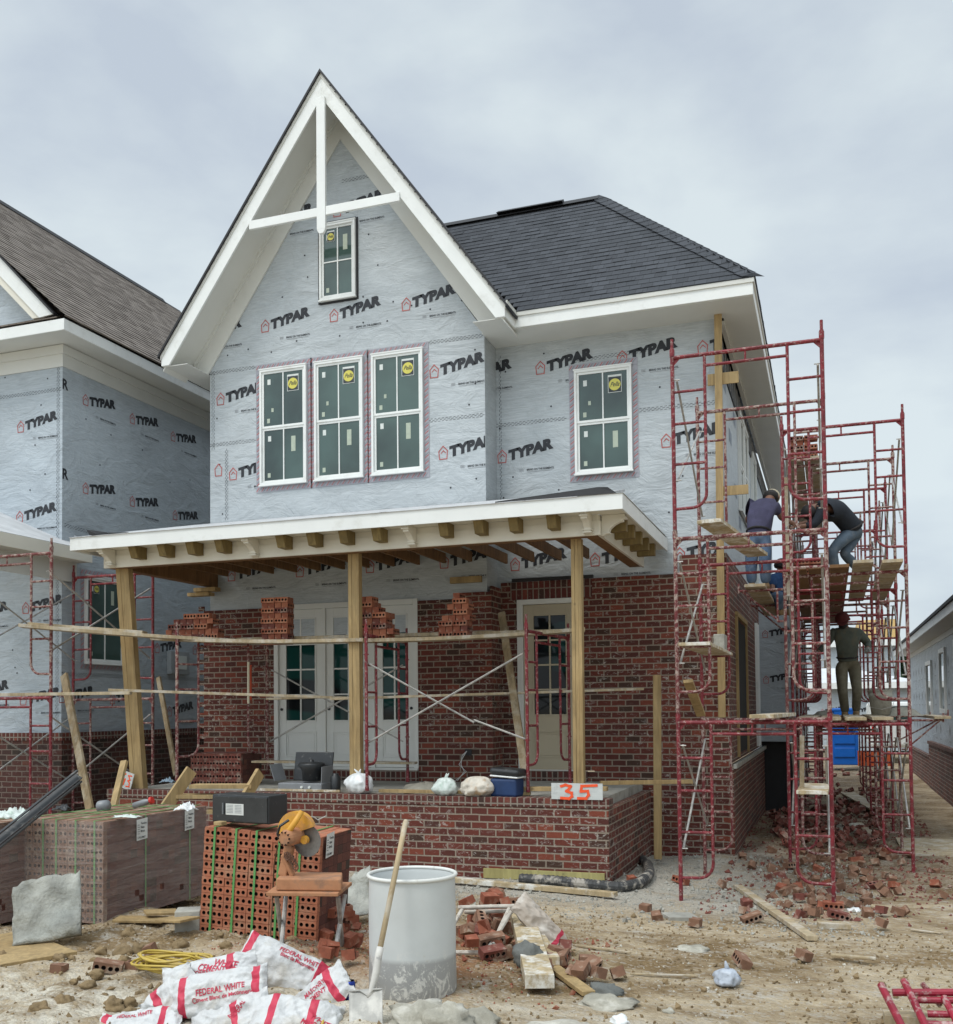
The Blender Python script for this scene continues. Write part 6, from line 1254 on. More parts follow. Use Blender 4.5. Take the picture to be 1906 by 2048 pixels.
def disc(c, r, th, ax, a0=0, a1=2 * math.pi, r0=0, n=36, mat=BLADE, name='disc', r_fn=None):
    e1 = Vector((0, 0, 1)).cross(ax).normalized(); e2 = ax.cross(e1).normalized(); m = MB(); full = abs(a1 - a0) > 6.28
    ring = []
    for k in range(n + (0 if full else 1)):
        a = a0 + (a1 - a0) * k / n; ring.append((math.cos(a), math.sin(a)))
    o_ = [c + (e1 * x + e2 * y) * r for x, y in ring]; 
    if not full: o_ += [c + (e1 * x + e2 * y) * r0 for x, y in reversed(ring)] if r0 else [c]
    m.prism(o_, ax * th); return m.build(name, mat, t, smooth=False)
disc(cb, .118, .004, ax, name='blade')
disc(B(598, 1664, Dz + .03), .155, .045, ax, math.radians(18), math.radians(198), name='blade_guard', mat=YEL); disc(B(612, 1679, Dz - .03), .03, .03, ax, name='flange', mat=YEL)
c_ = B(589, 1672, Dz - .02); m = MB(); m.tube([c_ - ax * .04, c_ + ax * .10, c_ + ax * .13], [.062, .060, .045], 18); m.build('motor', DUST, t, smooth=False)
m = MB(); 
for k in range(10):
    a = 2 * math.pi * k / 10; e1 = Vector((0, 0, 1)).cross(ax).normalized(); e2 = ax.cross(e1); p = c_ + ax * .118 + (e1 * math.cos(a) + e2 * math.sin(a)) * .045; m.bar(p - ax * .02, p + ax * .02, .006, .012)
m.build('motor_vent', HOLE, t)
m = MB(); m.tube([B(604, 1622, Dz - .08), B(590, 1645, Dz - .1), B(568, 1676, Dz - .1), B(560, 1682, Dz - .08)], [.018, .022, .022, .016], 10); m.build('handle', YEL, t, smooth=True)
m = MB(); m.tube([B(578, 1640, Dz - .06), B(560, 1652, Dz - .08), B(555, 1668, Dz - .06), B(562, 1682, Dz - .05)], .010, 8); m.build('grip', PLB, t)
m = MB(); m.bar(B(580, 1690, Dz), B(566, 1752, Dz), .07, .05, up=(0, -1, 0)); m.bar(B(566, 1708, Dz - .02), B(586, 1752, Dz - .02), .03, .05, up=(0, -1, 0)); m.build('saw_arm', DUST, t, bevel=.01)
m = MB(); cc = []
for k in range(40): a = k * 1.15; f = k / 39; p = B(572 + 20 * f, 1712 + 24 * f * f, Dz - .05); cc.append(p + Vector((math.cos(a) * .022, 0, math.sin(a) * .030)))
m.tube(cc, .005, 6); m.build('spring', M('spring_rust', (.16, .08, .05), .7, .2, 9, .2), t)
m = MB(); m.tube([B(652, 1632), B(636, 1640), B(628, 1634), B(600, 1632)], .004, 6); m.build('guard_wire', GALV, t)
m = MB(); m.tube([B(556, 1690, Dz), B(548, 1730, 7.4), B(545, 1800, 7.5), B(540, 1880, 7.4), B(520, 1925, 7.0), B(470, 1945, 6.9)], .006, 6); m.build('power_cord', M('cord_brown', (.12, .06, .03), .7, .2, 9, .1), t)
# ================================================================== barrel, shovel, can, hose
m_, nt, b = mk('barrel_plastic'); ob = N(nt, 'ShaderNodeTexCoord').outputs['Object']; sp = N(nt, 'ShaderNodeSeparateXYZ'); L(nt, ob, sp.inputs[0])
def rg(o, a_, b__):
    r = N(nt, 'ShaderNodeMapRange'); r.inputs['From Min'].default_value = a_; r.inputs['From Max'].default_value = b__; L(nt, o, r.inputs['Value']); return r.outputs[0]
c = mix(nt, nz(nt, ob, 2.5, 5, .6, .3, .7), (.50, .515, .50), (.58, .60, .59)); c = mix(nt, nz(nt, ob, 8, 9, .75, .60, .68), c, (.50, .49, .44))
wl = rg(sp.outputs['Z'], .268, .235); c = mix(nt, wl, c, (.33, .33, .32)); spl = nz(nt, ob, 9, 10, .8, .53, .56, (1, 1, .7), 1.5); zz = rg(sp.outputs['Z'], .34, .20)
mu = N(nt, 'ShaderNodeMath', operation='MULTIPLY'); L(nt, spl, mu.inputs[0]); L(nt, zz, mu.inputs[1]); c = mix(nt, mu.outputs[0], c, (.62, .61, .57))
L(nt, c, b.inputs['Base Color']); b.inputs['Roughness'].default_value = .45; BAR = m_
pb_ = PD(826, 1985, 6.48); bz = gz(pb_.x, pb_.y) - .02; topb = PD(826, 1745, 6.45).z; hb = topb - bz
t = thing('plastic_barrel', 'open white plastic barrel with grey mortar splashes', 'barrel', (pb_.x, pb_.y, bz)); m = MB(); R_ = .281
m.lathe([(R_ - .01, 0), (R_ + .002, .03), (R_ - .002, .25), (R_, .5), (R_ - .004, hb - .03)], 56, cap=False); m.lathe([(R_ - .008, hb - .03), (R_ - .016, hb - .06), (R_ - .02, .10), (0, .09)], 56, cap=False); m.build('barrel_body', BAR, t, world=False, smooth=True)
m = MB(); m.tube([((R_ + .001) * math.cos(a), (R_ + .001) * math.sin(a), hb - .02) for a in [2 * math.pi * k / 56 for k in range(56)]], .0125, 8, closed=True); m.build('barrel_rim', M('rim_white', (.66, .66, .62), .5, .08, 9, .1, dirt=(.4, .36, .3), dirt_amt=.6, dirt_s=12, dirt_lo=.56), t, world=False, smooth=True)
t = thing('shovel', 'square shovel with a long pale handle leaning on the white barrel', 'shovel', gp(735, 2046)); ha, hb_ = PD(812, 1640, 6.30), PD(757, 1912, 5.90)
m = MB(); m.tube([ha, ha.lerp(hb_, .02), hb_], [.012, .017, .017], 12); m.build('handle', wood_mat('ash_handle', (.46, .36, .22), .15, (.6, .57, .5), .5), t, smooth=True)
m = MB(); m.tube([hb_ + (ha - hb_) * .06, hb_, PD(752, 1945, 5.86), PD(742, 1985, 5.83), PD(735, 1995, 5.82)], [.021, .022, .022, .016, .010], 12); m.build('socket', M('shovel_steel_pale', (.52, .50, .46), .7, .15, 8, .3, 40, dirt=(.02, .02, .05), dirt_amt=.6, dirt_s=9, dirt_lo=.58), t, smooth=True)
SHOV = M('shovel_steel', (.40, .39, .36), .6, .2, 6, .4, 40, metal=.2, dirt=(.60, .58, .53), dirt_amt=.8, dirt_s=7); c0, c1, c2, c3 = PD(698, 1983, 5.83), PD(765, 1978, 5.80), PD(766, 2075, 5.66), PD(698, 2078, 5.68)
m = MB(); n = 10; vs = []
for j in range(n + 1):
    for i in range(n + 1): u, v = i / n, j / n; p_ = c0.lerp(c1, u).lerp(c3.lerp(c2, u), v); vs.append(p_ + Vector((0, .03 * (1 - (2 * u - 1) ** 2), 0)))
m.add(vs, [(j * (n + 1) + i, j * (n + 1) + i + 1, (j + 1) * (n + 1) + i + 1, (j + 1) * (n + 1) + i) for j in range(n) for i in range(n)]); m.tube([c0, c0.lerp(c1, .3) + Vector((0, .01, 0)), PD(736, 1992, 5.82), c0.lerp(c1, .7) + Vector((0, .01, 0)), c1], .006, 6)
o = m.build('blade', SHOV, t, smooth=True); s = o.modifiers.new('solid', 'SOLIDIFY'); s.thickness = .003
p = gp(700, 2012); p = PD(700, 2008, 6.12); p.z = gz(p.x, p.y) + .002; t = thing('soda_can', 'blue soda can with a red and white round emblem by the shovel', 'can', p)
m = MB(); m.lathe([(.024, 0), (.033, .008), (.033, .105), (.026, .12)], 28); m.build('can_body', M('can_blue', (.01, .03, .22), .25, .1, 5, 0, metal=.5), t, world=False, smooth=True)
m = MB(); m.lathe([(.026, .120), (.027, .122), (.025, .118), (0, .118)], 28); m.build('can_lid', BLADE, t, world=False)
m = MB()
for col, pts in ((0, [(.021 * math.cos(a), .021 * math.sin(a)) for a in np.linspace(0, 2 * math.pi, 20, endpoint=False)]), (1, [(.019 * math.cos(a), .019 * math.sin(a)) for a in np.linspace(.15, math.pi - .15, 12)]), (2, [(.019 * math.cos(a), .019 * math.sin(a)) for a in np.linspace(math.pi + .5, 2 * math.pi - .5, 12)])):
    vs = [(.0336 * math.sin(x / .033 + .1) * (1 + col * .01), -.0336 * math.cos(x / .033 + .1) * (1 + col * .01), .055 + z) for x, z in pts]; m.add(vs, [tuple(range(len(vs)))], col)
m.build('emblem', [STK_W, M('emblem_red', (.5, .02, .03), .4, .1, 5, 0), M('emblem_blue', (.02, .05, .35), .4, .1, 5, 0)], t, world=False)
HOSE = M('hose_yellow', (.50, .36, .06), .5, .2, 9, .1, 40, dirt=(.30, .22, .1), dirt_amt=.5, dirt_s=9); rr = random.Random(5); c_ = gp(345, 1948); m = MB(); pts = []
for k in range(9 * 20):
    a = 2 * math.pi * k / 20; l = k // 20; rx = .25 + .04 * math.sin(l * 2.1); ry = .12 + .02 * math.cos(l * 1.7); pts.append((c_.x + .03 * math.sin(l * 1.3) + rx * math.cos(a), c_.y + .02 * math.cos(l) + ry * math.sin(a), c_.z + .035 + .011 * l + .012 * math.sin(a * 2 + l)))
m.tube(pts, .0085, 7); tag(m.build('coiled_hose', HOSE, None, smooth=True), 'coiled yellow hose on the dirt by the cement bags', 'hose')
m = MB(); m.tube([gp(640, 2070) + Vector((0, 0, .02)), gp(655, 2020) + Vector((0, 0, .02)), gp(668, 1996) + Vector((0, 0, .03)), gp(712, 1992) + Vector((0, 0, .03))], .008, 7); tag(m.build('loose_hose', HOSE, None, smooth=True), 'short bend of yellow hose between bags and shovel', 'hose')
# ================================================================== cement bags
BG = M('bag_paper_white', (.56, .565, .56), .5, .10, 7, 1.0, 12, dirt=(.40, .35, .27), dirt_amt=.5, dirt_s=4, dirt_lo=.50, bdist=.02); BR_ = M('bag_print_red', (.48, .028, .065), .55, .08, 9, .5, 9, bdist=.02)
def cbag(label, c, right, up_, Lx=.62, Wy=.36, H_=.15, seed=0, texts=(), bands=((.0, .06), (.80, .88)), logo_=True, tear=False):
    """filled paper sack: u along 'right', v along 'up_', bulging along their normal"""
    X = Vector(right).normalized(); Yv = Vector(up_); Yv = (Yv - X * Yv.dot(X)).normalized(); Zv = X.cross(Yv).normalized(); c = Vector(c)
    mt = Matrix(((X.x, Yv.x, Zv.x, c.x), (X.y, Yv.y, Zv.y, c.y), (X.z, Yv.z, Zv.z, c.z), (0, 0, 0, 1)))
    def zf(u, v):
        a = max(0, 1 - abs(u) ** 5) ** .5; b__ = max(0, 1 - abs(v) ** 3.2) ** .55
        cr_ = abs(noise.noise((u * 2.2 + seed, v * 1.6 + u * 1.1, seed))) * .036 + abs(noise.noise((u * 5 + seed, v * 3 - u * 2.5, seed + 3))) * .016
        return H_ / 2 * a * b__ * (1 + .25 * noise.noise((u * 1.2, v * 1.2, seed))) - cr_
    t = thing('cement_bag', label, 'cement bag', c, (0, 0, 0), 'white and red masonry cement bags'); n, k_ = 64, 36; Lx, Wy = Lx * .95, Wy * .88; m = MB()
    for s_ in (1, -1):
        vs = []; fs = []; ms = []
        for j in range(k_ + 1):
            for i in range(n + 1):
                u, v = i / n * 2 - 1, j / k_ * 2 - 1; fl = 1 - .10 * max(0, 1 - abs(abs(u) - .78) * 6); ex_ = u * Lx / 2 * (1 + .02 * noise.noise((v * 3, seed, u))); ey_ = v * Wy / 2 * fl * (1 + .05 * noise.noise((u * 2.5, seed, v)))
                vs.append((ex_, ey_, s_ * max(.003, zf(u, v)) + .015 * noise.noise((u * 1.5, v * 1.5, seed + 9)) + .03 * (abs(u) > .93) * noise.noise((v * 4, seed, 0))))
        for j in range(k_):
            for i in range(n):
                a = j * (n + 1) + i; f = (a, a + 1, a + n + 2, a + n + 1); fs.append(f if s_ > 0 else f[::-1]); uu = (i + .5) / n
                ms.append(1 if any(b0 <= uu < b1 for b0, b1 in bands) else 0)
        b0 = len(m.v); m.v += [mt @ Vector(p_) for p_ in vs]; m.f += [tuple(x + b0 for x in f) for f in fs]; m.m += ms
    m.build('sack', [BG, BR_], t, smooth=True)
    pm = MB()
    for (s, u0, v0, h, w, rot) in texts:
        vs, fs = text2d(s, 1.0, .02); xs = [p_[0] for p_ in vs]; ys = [p_[1] for p_ in vs]; sx = w / (max(xs) - min(xs)); sy = h / (max(ys) - min(ys)); out = []
        bm = bmesh.new(); bv = [bm.verts.new(((x - min(xs)) * sx, (y - min(ys)) * sy, 0)) for x, y in vs]
        for f in fs:
            try: bm.faces.new([bv[i] for i in f])
            except ValueError: pass
        bmesh.ops.triangulate(bm, faces=bm.faces[:]); 
        bmesh.ops.subdivide_edges(bm, edges=[e for e in bm.edges if e.calc_length() > .02], cuts=1)
        bm.verts.ensure_lookup_table(); bm.verts.index_update(); cr_, sr_ = math.cos(rot), math.sin(rot)
        for vv in bm.verts:
            x, y = vv.co.x, vv.co.y; lx = u0 * Lx / 2 + x * cr_ - y * sr_; ly = v0 * Wy / 2 + x * sr_ + y * cr_; u, v = lx * 2 / Lx, ly * 2 / Wy
            out.append((lx, ly, max(.003, zf(max(-1, min(1, u)), max(-1, min(1, v)))) + .015 * noise.noise((u * 1.5, v * 1.5, seed + 9)) + .0035))
        pm.add(out, [tuple(vx.index for vx in f.verts) for f in bm.faces], 0, mt); bm.free()
    if pm.v: pm.build('sack_print', BR_, t)
    return t
CX, CZ = CR, (CU * .8 - CF * -.0 + Vector((0, 0, .2)))
def tri(px, py, D, ang, tiltb=.55):
    """centre, right and up vectors: the sack face leans back by tiltb towards the camera"""
    a = math.radians(ang); r_ = CR * math.cos(a) + Vector((0, 0, 1)) * math.sin(a); u_ = Vector((0, 0, 1)) * math.cos(a) - CR * math.sin(a); return PD(px, py, D), r_, (u_ * (1 - tiltb) + CF * tiltb)
c_, r_, u_ = tri(440, 1984, 5.95, 9, .42); cbag('plump white cement bag on top of the heap, printed Federal White', c_, r_, u_, .60, .30, .17, 3, texts=[('FEDERAL WHITE', -.42, -.25, .036, .29, .02), ('Ciment Blanc de Maconnerie', -.50, -.52, .024, .36, .02)], bands=((.10, .17), (.86, .93)))
c_, r_, u_ = tri(420, 1962, 6.12, 12, .35); c_.z += .0; cbag('white cement bag behind the top one, printed Masonry Cement', c_, r_, u_, .62, .32, .15, 5, texts=[('WHITE', .12, .55, .045, .16, -.35), ('MASONRY', -.42, .30, .03, .14, -.2), ('CEMENT', -.18, .42, .045, .17, -.3)], bands=((.0, .0), (.70, .78)))
c_, r_, u_ = tri(345, 2002, 6.0, 42, .35); cbag('cement bag folded at the left end with big letters on a red band', c_, r_, u_, .42, .30, .13, 8, texts=[('FW', -.75, -.55, .06, .12, -.5), ('WHITE MAS', -.80, -.75, .02, .12, -.5)], bands=((.28, .40),))
c_, r_, u_ = tri(572, 1938, 6.55, -24, .45); cbag('upper right cement bag sloping down to the can, pointed end up', c_, r_, u_, .66, .34, .16, 11, texts=[('FEDERAL WHITE', -.28, .42, .038, .29, .0), ('Blanc de Maconnerie', -.22, .22, .024, .24, .0), ('WI', .74, -.20, .04, .05, .4)], bands=((.02, .09), (.80, .90)))
c_, r_, u_ = tri(500, 1930, 6.62, 62, .2); cbag('upright flap of a cement bag sticking up left of the sloping bag', c_, r_, u_, .34, .14, .05, 14, texts=[('CEMENT', -.7, -.3, .03, .14, 0)], bands=((.55, .70),))
c_, r_, u_ = tri(592, 2046, 5.75, -8, .60); cbag('white cement bag with red wedges at the bottom edge of the heap', c_, r_, u_, .54, .36, .20, 17, texts=[('WHITE', .30, -.20, .045, .14, -.3), ('MASONRY', .15, -.45, .04, .16, -.3)], bands=((.18, .27), (.62, .72)))
c_, r_, u_ = tri(640, 1995, 6.15, 40, .45); cbag('cement bag under the sloping one with sideways lettering', c_, r_, u_, .46, .28, .12, 19, texts=[('MASONRY', -.3, .2, .035, .16, 0), ('CEMENT', -.3, -.2, .035, .14, 0)], bands=((.70, .82),))
c_, r_, u_ = tri(462, 2042, 5.8, 20, .5); cbag('torn cement bag squeezed beneath the top bag', c_, r_, u_, .50, .30, .14, 23, texts=[('FEDERAL', .1, -.2, .03, .12, .6)], bands=((.55, .62),))
c_, r_, u_ = tri(275, 2056, 5.8, 6, .7); cbag('flattened cement bag at the bottom left of the heap', c_, r_, u_, .52, .34, .10, 27, texts=[('FEDERAL WHITE', -.5, .3, .03, .2, .1)], bands=((.05, .12), (.75, .82)))
c_, r_, u_ = tri(1085, 1855, 8.0, -48, .5); t_ = cbag('half empty dirty cement bag lying on the brick heap right of the barrel', c_, r_, u_, .62, .26, .13, 31, texts=[], bands=((.70, .76),)); t_.children[0].data.materials[0] = M('bag_paper_dirty', (.42, .36, .30), .7, .1, 7, .6, 9, dirt=(.6, .57, .52), dirt_amt=.6, dirt_s=5, bdist=.02)
bag('small knotted grey and blue plastic bag on the dirt at the right', gp(1455, 1972), .095, M('bag_grey', (.42, .46, .52), .3, .15, 9, .5, 14, dirt=(.05, .07, .16), dirt_amt=.5, dirt_s=9, dirt_lo=.56, bdist=.02), 33, .12, (-.01,))
# ================================================================== white tubular frame by the brick heap
t = thing('tubular_frame', 'mortar coated tubular frame propped on the brick heap beside the barrel', 'frame', gp(960, 1900)); TB = M('tube_limed', (.50, .46, .40), .8, .15, 12, .5, 50, dirt=(.30, .24, .18), dirt_amt=.5, dirt_s=14)
for a, b_ in (((917, 1815, 8.3), (1032, 1812, 8.2)), ((1030, 1812, 8.2), (972, 1905, 7.5)), ((1018, 1818, 8.2), (985, 1890, 7.6)), ((972, 1905, 7.5), (900, 1905, 7.6)), ((925, 1818, 8.3), (895, 1870, 7.9)), ((930, 1824, 8.35), (1015, 1822, 8.25))):
    m = MB(); m.tube([PD(*a), PD(*b_)], .017, 8); m.build('tube', TB, t)
# stacked loose scaffold frames at the bottom right corner
t = thing('stacked_frames', 'red scaffold frames piled flat in the bottom right corner', 'scaffold frames', gp(1860, 2030)); RN = M('red_fresh', (.24, .008, .025), .4, .3, 7, .2, 60, dirt=(.45, .38, .34), dirt_amt=.7, dirt_s=16, dirt_lo=.54)
for a, b_, r in (((1762, 1970, 5.9), (1815, 2075, 5.5), .022), ((1808, 1962, 5.95), (1862, 2075, 5.5), .022), ((1785, 1985, 5.9), (1960, 1985, 5.8), .022), ((1835, 2000, 5.85), (1960, 2002, 5.75), .02), ((1855, 2028, 5.75), (1960, 2030, 5.65), .02), ((1845, 1968, 6.0), (1880, 2010, 5.85), .017), ((1888, 1995, 5.8), (1930, 2075, 5.5), .02), ((1850, 2048, 5.65), (1960, 2052, 5.55), .02)):
    m = MB(); m.tube([PD(*a), PD(*b_)], r, 10); m.build('frame_tube', RN if r > .018 else REDW, t)
gboard('timber sleeper under the piled frames', (1768, 2048), (1870, 2056), .12, .07, WOODG, .0)
# ================================================================== rubble
rr = random.Random(42); GB = 'loose bricks and brickbats on the ground'
def bat(px, py, lift=0, lab='', br_=None, mt=None, grp=GB, tumb=1.0, D=None):
    p = gp(px, py) if D is None else PD(px, py, D); p.z += lift; k = rr.choice((None, .5, .7, .4)) if br_ is None else (br_ or None)
    brick(p, (rr.choice((0, 0, math.pi / 2)) + rr.uniform(-.4, .4) * tumb, rr.uniform(-.4, .4) * tumb, rr.uniform(0, 6.28)), mt or rr.choice((BC, BCT, BCD, BCT)), k, lab, grp, rr.randint(0, 3))
for _ in range(44):   # the spill under the scaffold
    f = rr.random(); px = rr.gauss(1640, 95); py = 1700 + 160 * rr.random() ** 1.3
    if px < 1475 or px > 1800: px = rr.uniform(1560, 1720)
    bat(px, py - (px - 1640) * .0, .02, 'brickbat in the rubble spill under the side scaffold', grp='brickbats spilled under the side scaffold')
for _ in range(260):    # farther along the side: too many small ones to tell apart
    px = rr.uniform(1540, 1770); py = rr.uniform(1545, 1700); p = gp(px, py); p.z += .03 + rr.random() * .1; brick(p, (rr.uniform(-1, 1), rr.uniform(-.6, .6), rr.uniform(0, 6)), BCD, rr.choice((None, .5, .7, .4)), stuff='far', seed=rr.randint(0, 3))
tag(STUFFB['far'].build('brick_rubble', [BCD, HOLE], None, uv=False), 'long dim heap of brickbats along the house under the scaffold', 'rubble', kind='stuff')
for _ in range(34):    # heap behind the white tubular frame
    px = rr.gauss(975, 34); py = rr.uniform(1835, 1925); h_ = max(0, .28 - abs(px - 975) * .0028) * rr.random(); bat(px, py, h_, 'brick in the heap under the white tubular frame', grp='bricks heaped under the tubular frame')
for _ in range(16): bat(rr.uniform(1070, 1185), rr.uniform(1915, 1975), .02 + rr.random() * .05, 'brick on the ground right of the crusted timbers', grp='bricks right of the crusted timbers')
for px, py, b0 in ((1238, 1957, .5), (1178, 1945, 0), (1000, 1795, .7), (1035, 1812, 0), (992, 1790, .5)): bat(px, py, .01, 'brick lying apart near the brick heap', b0, BCT, 'bricks lying apart by the heap')
for px, py, l, b0 in ((218, 1942, 'brown half brick standing on end on the left dirt', .4), (213 + 0, 1935, '', .0)): 
    if l: brick(gp(135, 1940), (math.pi / 2, .1, .3), BCT, .5, l, None)
brick(gp(215, 1942) + Vector((0, 0, .0)), (.1, .2, .5), BCT, None, 'dusty brick on the dirt left of the yellow hose'); brick(gp(275, 1938), (math.pi / 2 + 3.14, 0, .2), BCT, None, 'cored brick lying holes up beside the yellow hose'); brick(gp(298, 1918), (.2, 1.2, .5), BCT, .5, 'half brick just behind the yellow hose'); brick(gp(430, 1946) , (math.pi / 2, 0, -.1), BCT, None, 'brick partly under the saw cord behind the cement bags')
for px, py, l in ((1380, 1852, 'two tone cored brick right of the foot block'), (1325, 1840, 'dark red half brick left of the foot block'), (1295, 1822, 'small brick chunk right of the drain pipe'), (1505, 1845, 'thin red shard standing in the dirt'), (1596, 1915, 'brown half brick in the open dirt at the right'), (1480, 1932, 'brown half brick beside the knotted grey bag'), (1272, 1765, 'orange brick in the gravel by the drain pipe'), (1360, 1768, 'red brick left of the scaffold foot'), (1745, 1835, 'pale brick at the edge of the rubble'), (1880, 1795, 'cored brick at the far right edge of the dirt'), (1862, 1775, 'ribbed orange brick near the right edge')): brick(gp(px, py) + Vector((0, 0, .01)), (rr.uniform(0, .5), rr.uniform(-.3, .3), rr.uniform(0, 3)), rr.choice((BC, BCT)), rr.choice((None, .5)), l, None)
for _ in range(16): bat(rr.uniform(655, 715), rr.uniform(1830, 1935), .02, 'brick chip on the dirt between saw stand and barrel', grp='brick chips between saw and barrel', br_=rr.choice((.4, .5)), mt=BC)
for _ in range(7): bat(rr.uniform(665, 705), rr.uniform(1835, 1880), rr.random() * .2, 'ribbed brick stacked loosely right of the open pack', grp='bricks right of the open pack', br_=0, mt=BC, tumb=.3)
for _ in range(90):
    f = rr.random(); px = rr.gauss(1650, 80); py = 1705 + 130 * rr.random() ** 1.5; p = gp(px, py); p.z += .0; brick(p, (rr.uniform(-1, 1), rr.uniform(-.6, .6), rr.uniform(0, 6)), BCT, rr.choice((.3, .4, .5)), stuff='near', seed=rr.randint(0, 3))
tag(STUFFB['near'].build('brick_rubble', [BCT, HOLE], None, uv=False), 'dusty small brick fragments between the larger brickbats', 'rubble', kind='stuff')
# rocks / mortar lumps in the foreground and clods
ROCK = M('mortar_rock', (.36, .34, .28), .95, .3, 5, .9, 18, dirt=(.55, .53, .47), dirt_amt=.8, dirt_s=5, bdist=.02); CLOD = M('dirt_clod', (.22, .155, .08), .95, .3, 7, .9, 20, bdist=.02)
def rock(label, c, r, h, mat, seed, cat='rock', name='mortar_rock', grp=None):
    m = MB(); n = 22; rows = 13; c = Vector(c); vs = []
    for j in range(rows + 1):
        a0 = math.pi * j / rows
        for k in range(n):
            a = 2 * math.pi * k / n; d = Vector((math.sin(a0) * math.cos(a), math.sin(a0) * math.sin(a), math.cos(a0))); w = 1 + .5 * noise.noise(d * 1.5 + Vector((seed, 0, 0))) + .22 * noise.noise(d * 4 + Vector((seed, 3, 0))) + .10 * noise.noise(d * 9 + Vector((seed, 5, 0)))
            vs.append(c + Vector((d.x * r * w, d.y * r * .8 * w, d.z * h * w)))
    m.add(vs, [(j * n + k, (j + 1) * n + k, (j + 1) * n + (k + 1) % n, j * n + (k + 1) % n) for j in range(rows) for k in range(n)]); return tag(m.build(name, mat, None, smooth=True), label, cat, grp)
rock('large jagged mortar rock at the bottom centre before the barrel', gp(835, 2040), .20, .10, ROCK, 3); rock('pale flaked mortar rock right of the large one', gp(895, 2050), .17, .11, ROCK, 7); rock('rounded grey mortar rock right of the barrel foot', gp(955, 2042), .13, .07, ROCK, 11); rock('low grey mortar lump at the bottom edge', gp(1120, 2075), .28, .06, ROCK, 15); rock('flat grey mortar lump in the dirt right of the timbers', gp(1210, 2010), .17, .045, ROCK, 19); rock('dark wet mortar clump at the end of the raw board', gp(1205, 1985), .12, .05, MORTD, 23); rock('dark mortar lump slumped over the crusted timber', gp(1058, 1945) + Vector((0, 0, .12)), .11, .09, MORTD, 27); rock('small white stone on the dirt near the bottom', gp(1338, 2025), .035, .025, ROCK, 31); rock('grey mortar patch lump in the open dirt', gp(1385, 1900), .14, .03, ROCK, 35); rock('pale mortar splat near the timber block', gp(1710, 1822), .07, .03, BAGW, 39); rock('grey rubble boulder in the shade of the scaffold', gp(1700, 1665), .3, .14, ROCK, 43); rock('white mortar blob by the bottom timbers', gp(1240, 2045), .06, .04, BAGW, 47)
for _ in range(60):
    px = rr.uniform(0, 700); py = rr.choice((rr.uniform(1870, 1930), rr.uniform(1930, 2040))); s_ = rr.uniform(.015, .055)
    if 380 < px < 700 and py > 1900: continue
    rock('clod of brown dirt on the mounded ground at the left', gp(px, py) + Vector((0, 0, s_ * .2)), s_ * 1.3, s_, CLOD, rr.uniform(0, 99), 'clod', 'dirt_clod', 'clods of dirt on the left')
# crumbs strewn over the site: far too many to count
def crumbs(name, label, n, box, smin, smax, mat, seed):
    rr = random.Random(seed); m = MB()
    for _ in range(n):
        x = rr.uniform(box[0], box[1]); y = box[2] + (box[3] - box[2]) * rr.random() ** .8; s_ = rr.uniform(smin, smax) * (1 if rr.random() < .9 else 2); z = gz(x, y); p = Vector((x, y, z + s_ * .25)); R3 = Euler((rr.uniform(0, 6), rr.uniform(0, 6), rr.uniform(0, 6))).to_matrix()
        vs = [p + R3 @ Vector((a * s_ * rr.uniform(.5, 1.3), b__ * s_ * rr.uniform(.5, 1.2), c * s_ * rr.uniform(.4, .9))) for a, b__, c in ((1, 0, 0), (-1, 0, 0), (0, 1, 0), (0, -1, 0), (0, 0, 1), (0, 0, -1))]
        m.add(vs, [(0, 2, 4), (2, 1, 4), (1, 3, 4), (3, 0, 4), (2, 0, 5), (1, 2, 5), (3, 1, 5), (0, 3, 5)])
    return tag(m.build(name, mat, None, uv=False), label, 'gravel', kind='stuff')
crumbs('gravel', 'pale gravel and mortar crumbs by the porch and house wall', 5000, (-4.2, .4, 9.0, 14.2), .006, .02, CONC, 1)
crumbs('mortar_crumbs', 'pale mortar crumbs strewn over the near dirt', 2600, (-6.5, 2.6, 4.6, 9.5), .003, .010, M('crumb_pale', (.50, .47, .40), .9, .2, 30, 0), 2)
crumbs('dirt_crumbs', 'brown dirt crumbs over the near ground', 5200, (-8.5, 2.6, 4.6, 9.5), .005, .018, CLOD, 3)
crumbs('brick_crumbs', 'red brick chips among the rubble', 2600, (-1.3, 1.5, 9.8, 22), .008, .03, BCD, 4); crumbs('brick_crumbs', 'orange brick chips round the saw', 900, (-4.4, -1.6, 5.9, 8.2), .005, .016, BC, 5)
# ================================================================== far background
def far_house(label, x0, x1, y, z0, zw, zr, base=True, gable=False, group=None, hip=True):
    t = thing('far_house', label, 'house', ((x0 + x1) / 2, y, z0)); MB().box(x0, x1, y, y + 9, z0, zw).build('house_wrap', WRAPL, t)
    m = MB(); o_ = .4; m.add([(x0 - o_, y - o_, zw), (x1 + o_, y - o_, zw), (x1 + o_, y + 9, zw), (x0 - o_, y + 9, zw), (x0 + 2.5, y + 4.5, zr), (x1 - 2.5, y + 4.5, zr)], [(0, 1, 5, 4), (1, 2, 5), (2, 3, 4, 5), (3, 0, 4), (0, 3, 2, 1)]); m.build('roof', M('roof_sheet_white', (.62, .64, .66), .5, .1, 2, .2), t)
    MB().box(x0 - o_, x1 + o_, y - o_ - .03, y - o_, zw - .25, zw + .02).build('fascia', WHITE, t); pr = MB(); x = x0 + .5
    while x < x1 - 1: logo(pr, (x, y - .01, z0 + 1.6), fx, fz, 1.0); x += 1.3
    pr.build('wrap_print', [INKB, INKR, INKG], t); return t
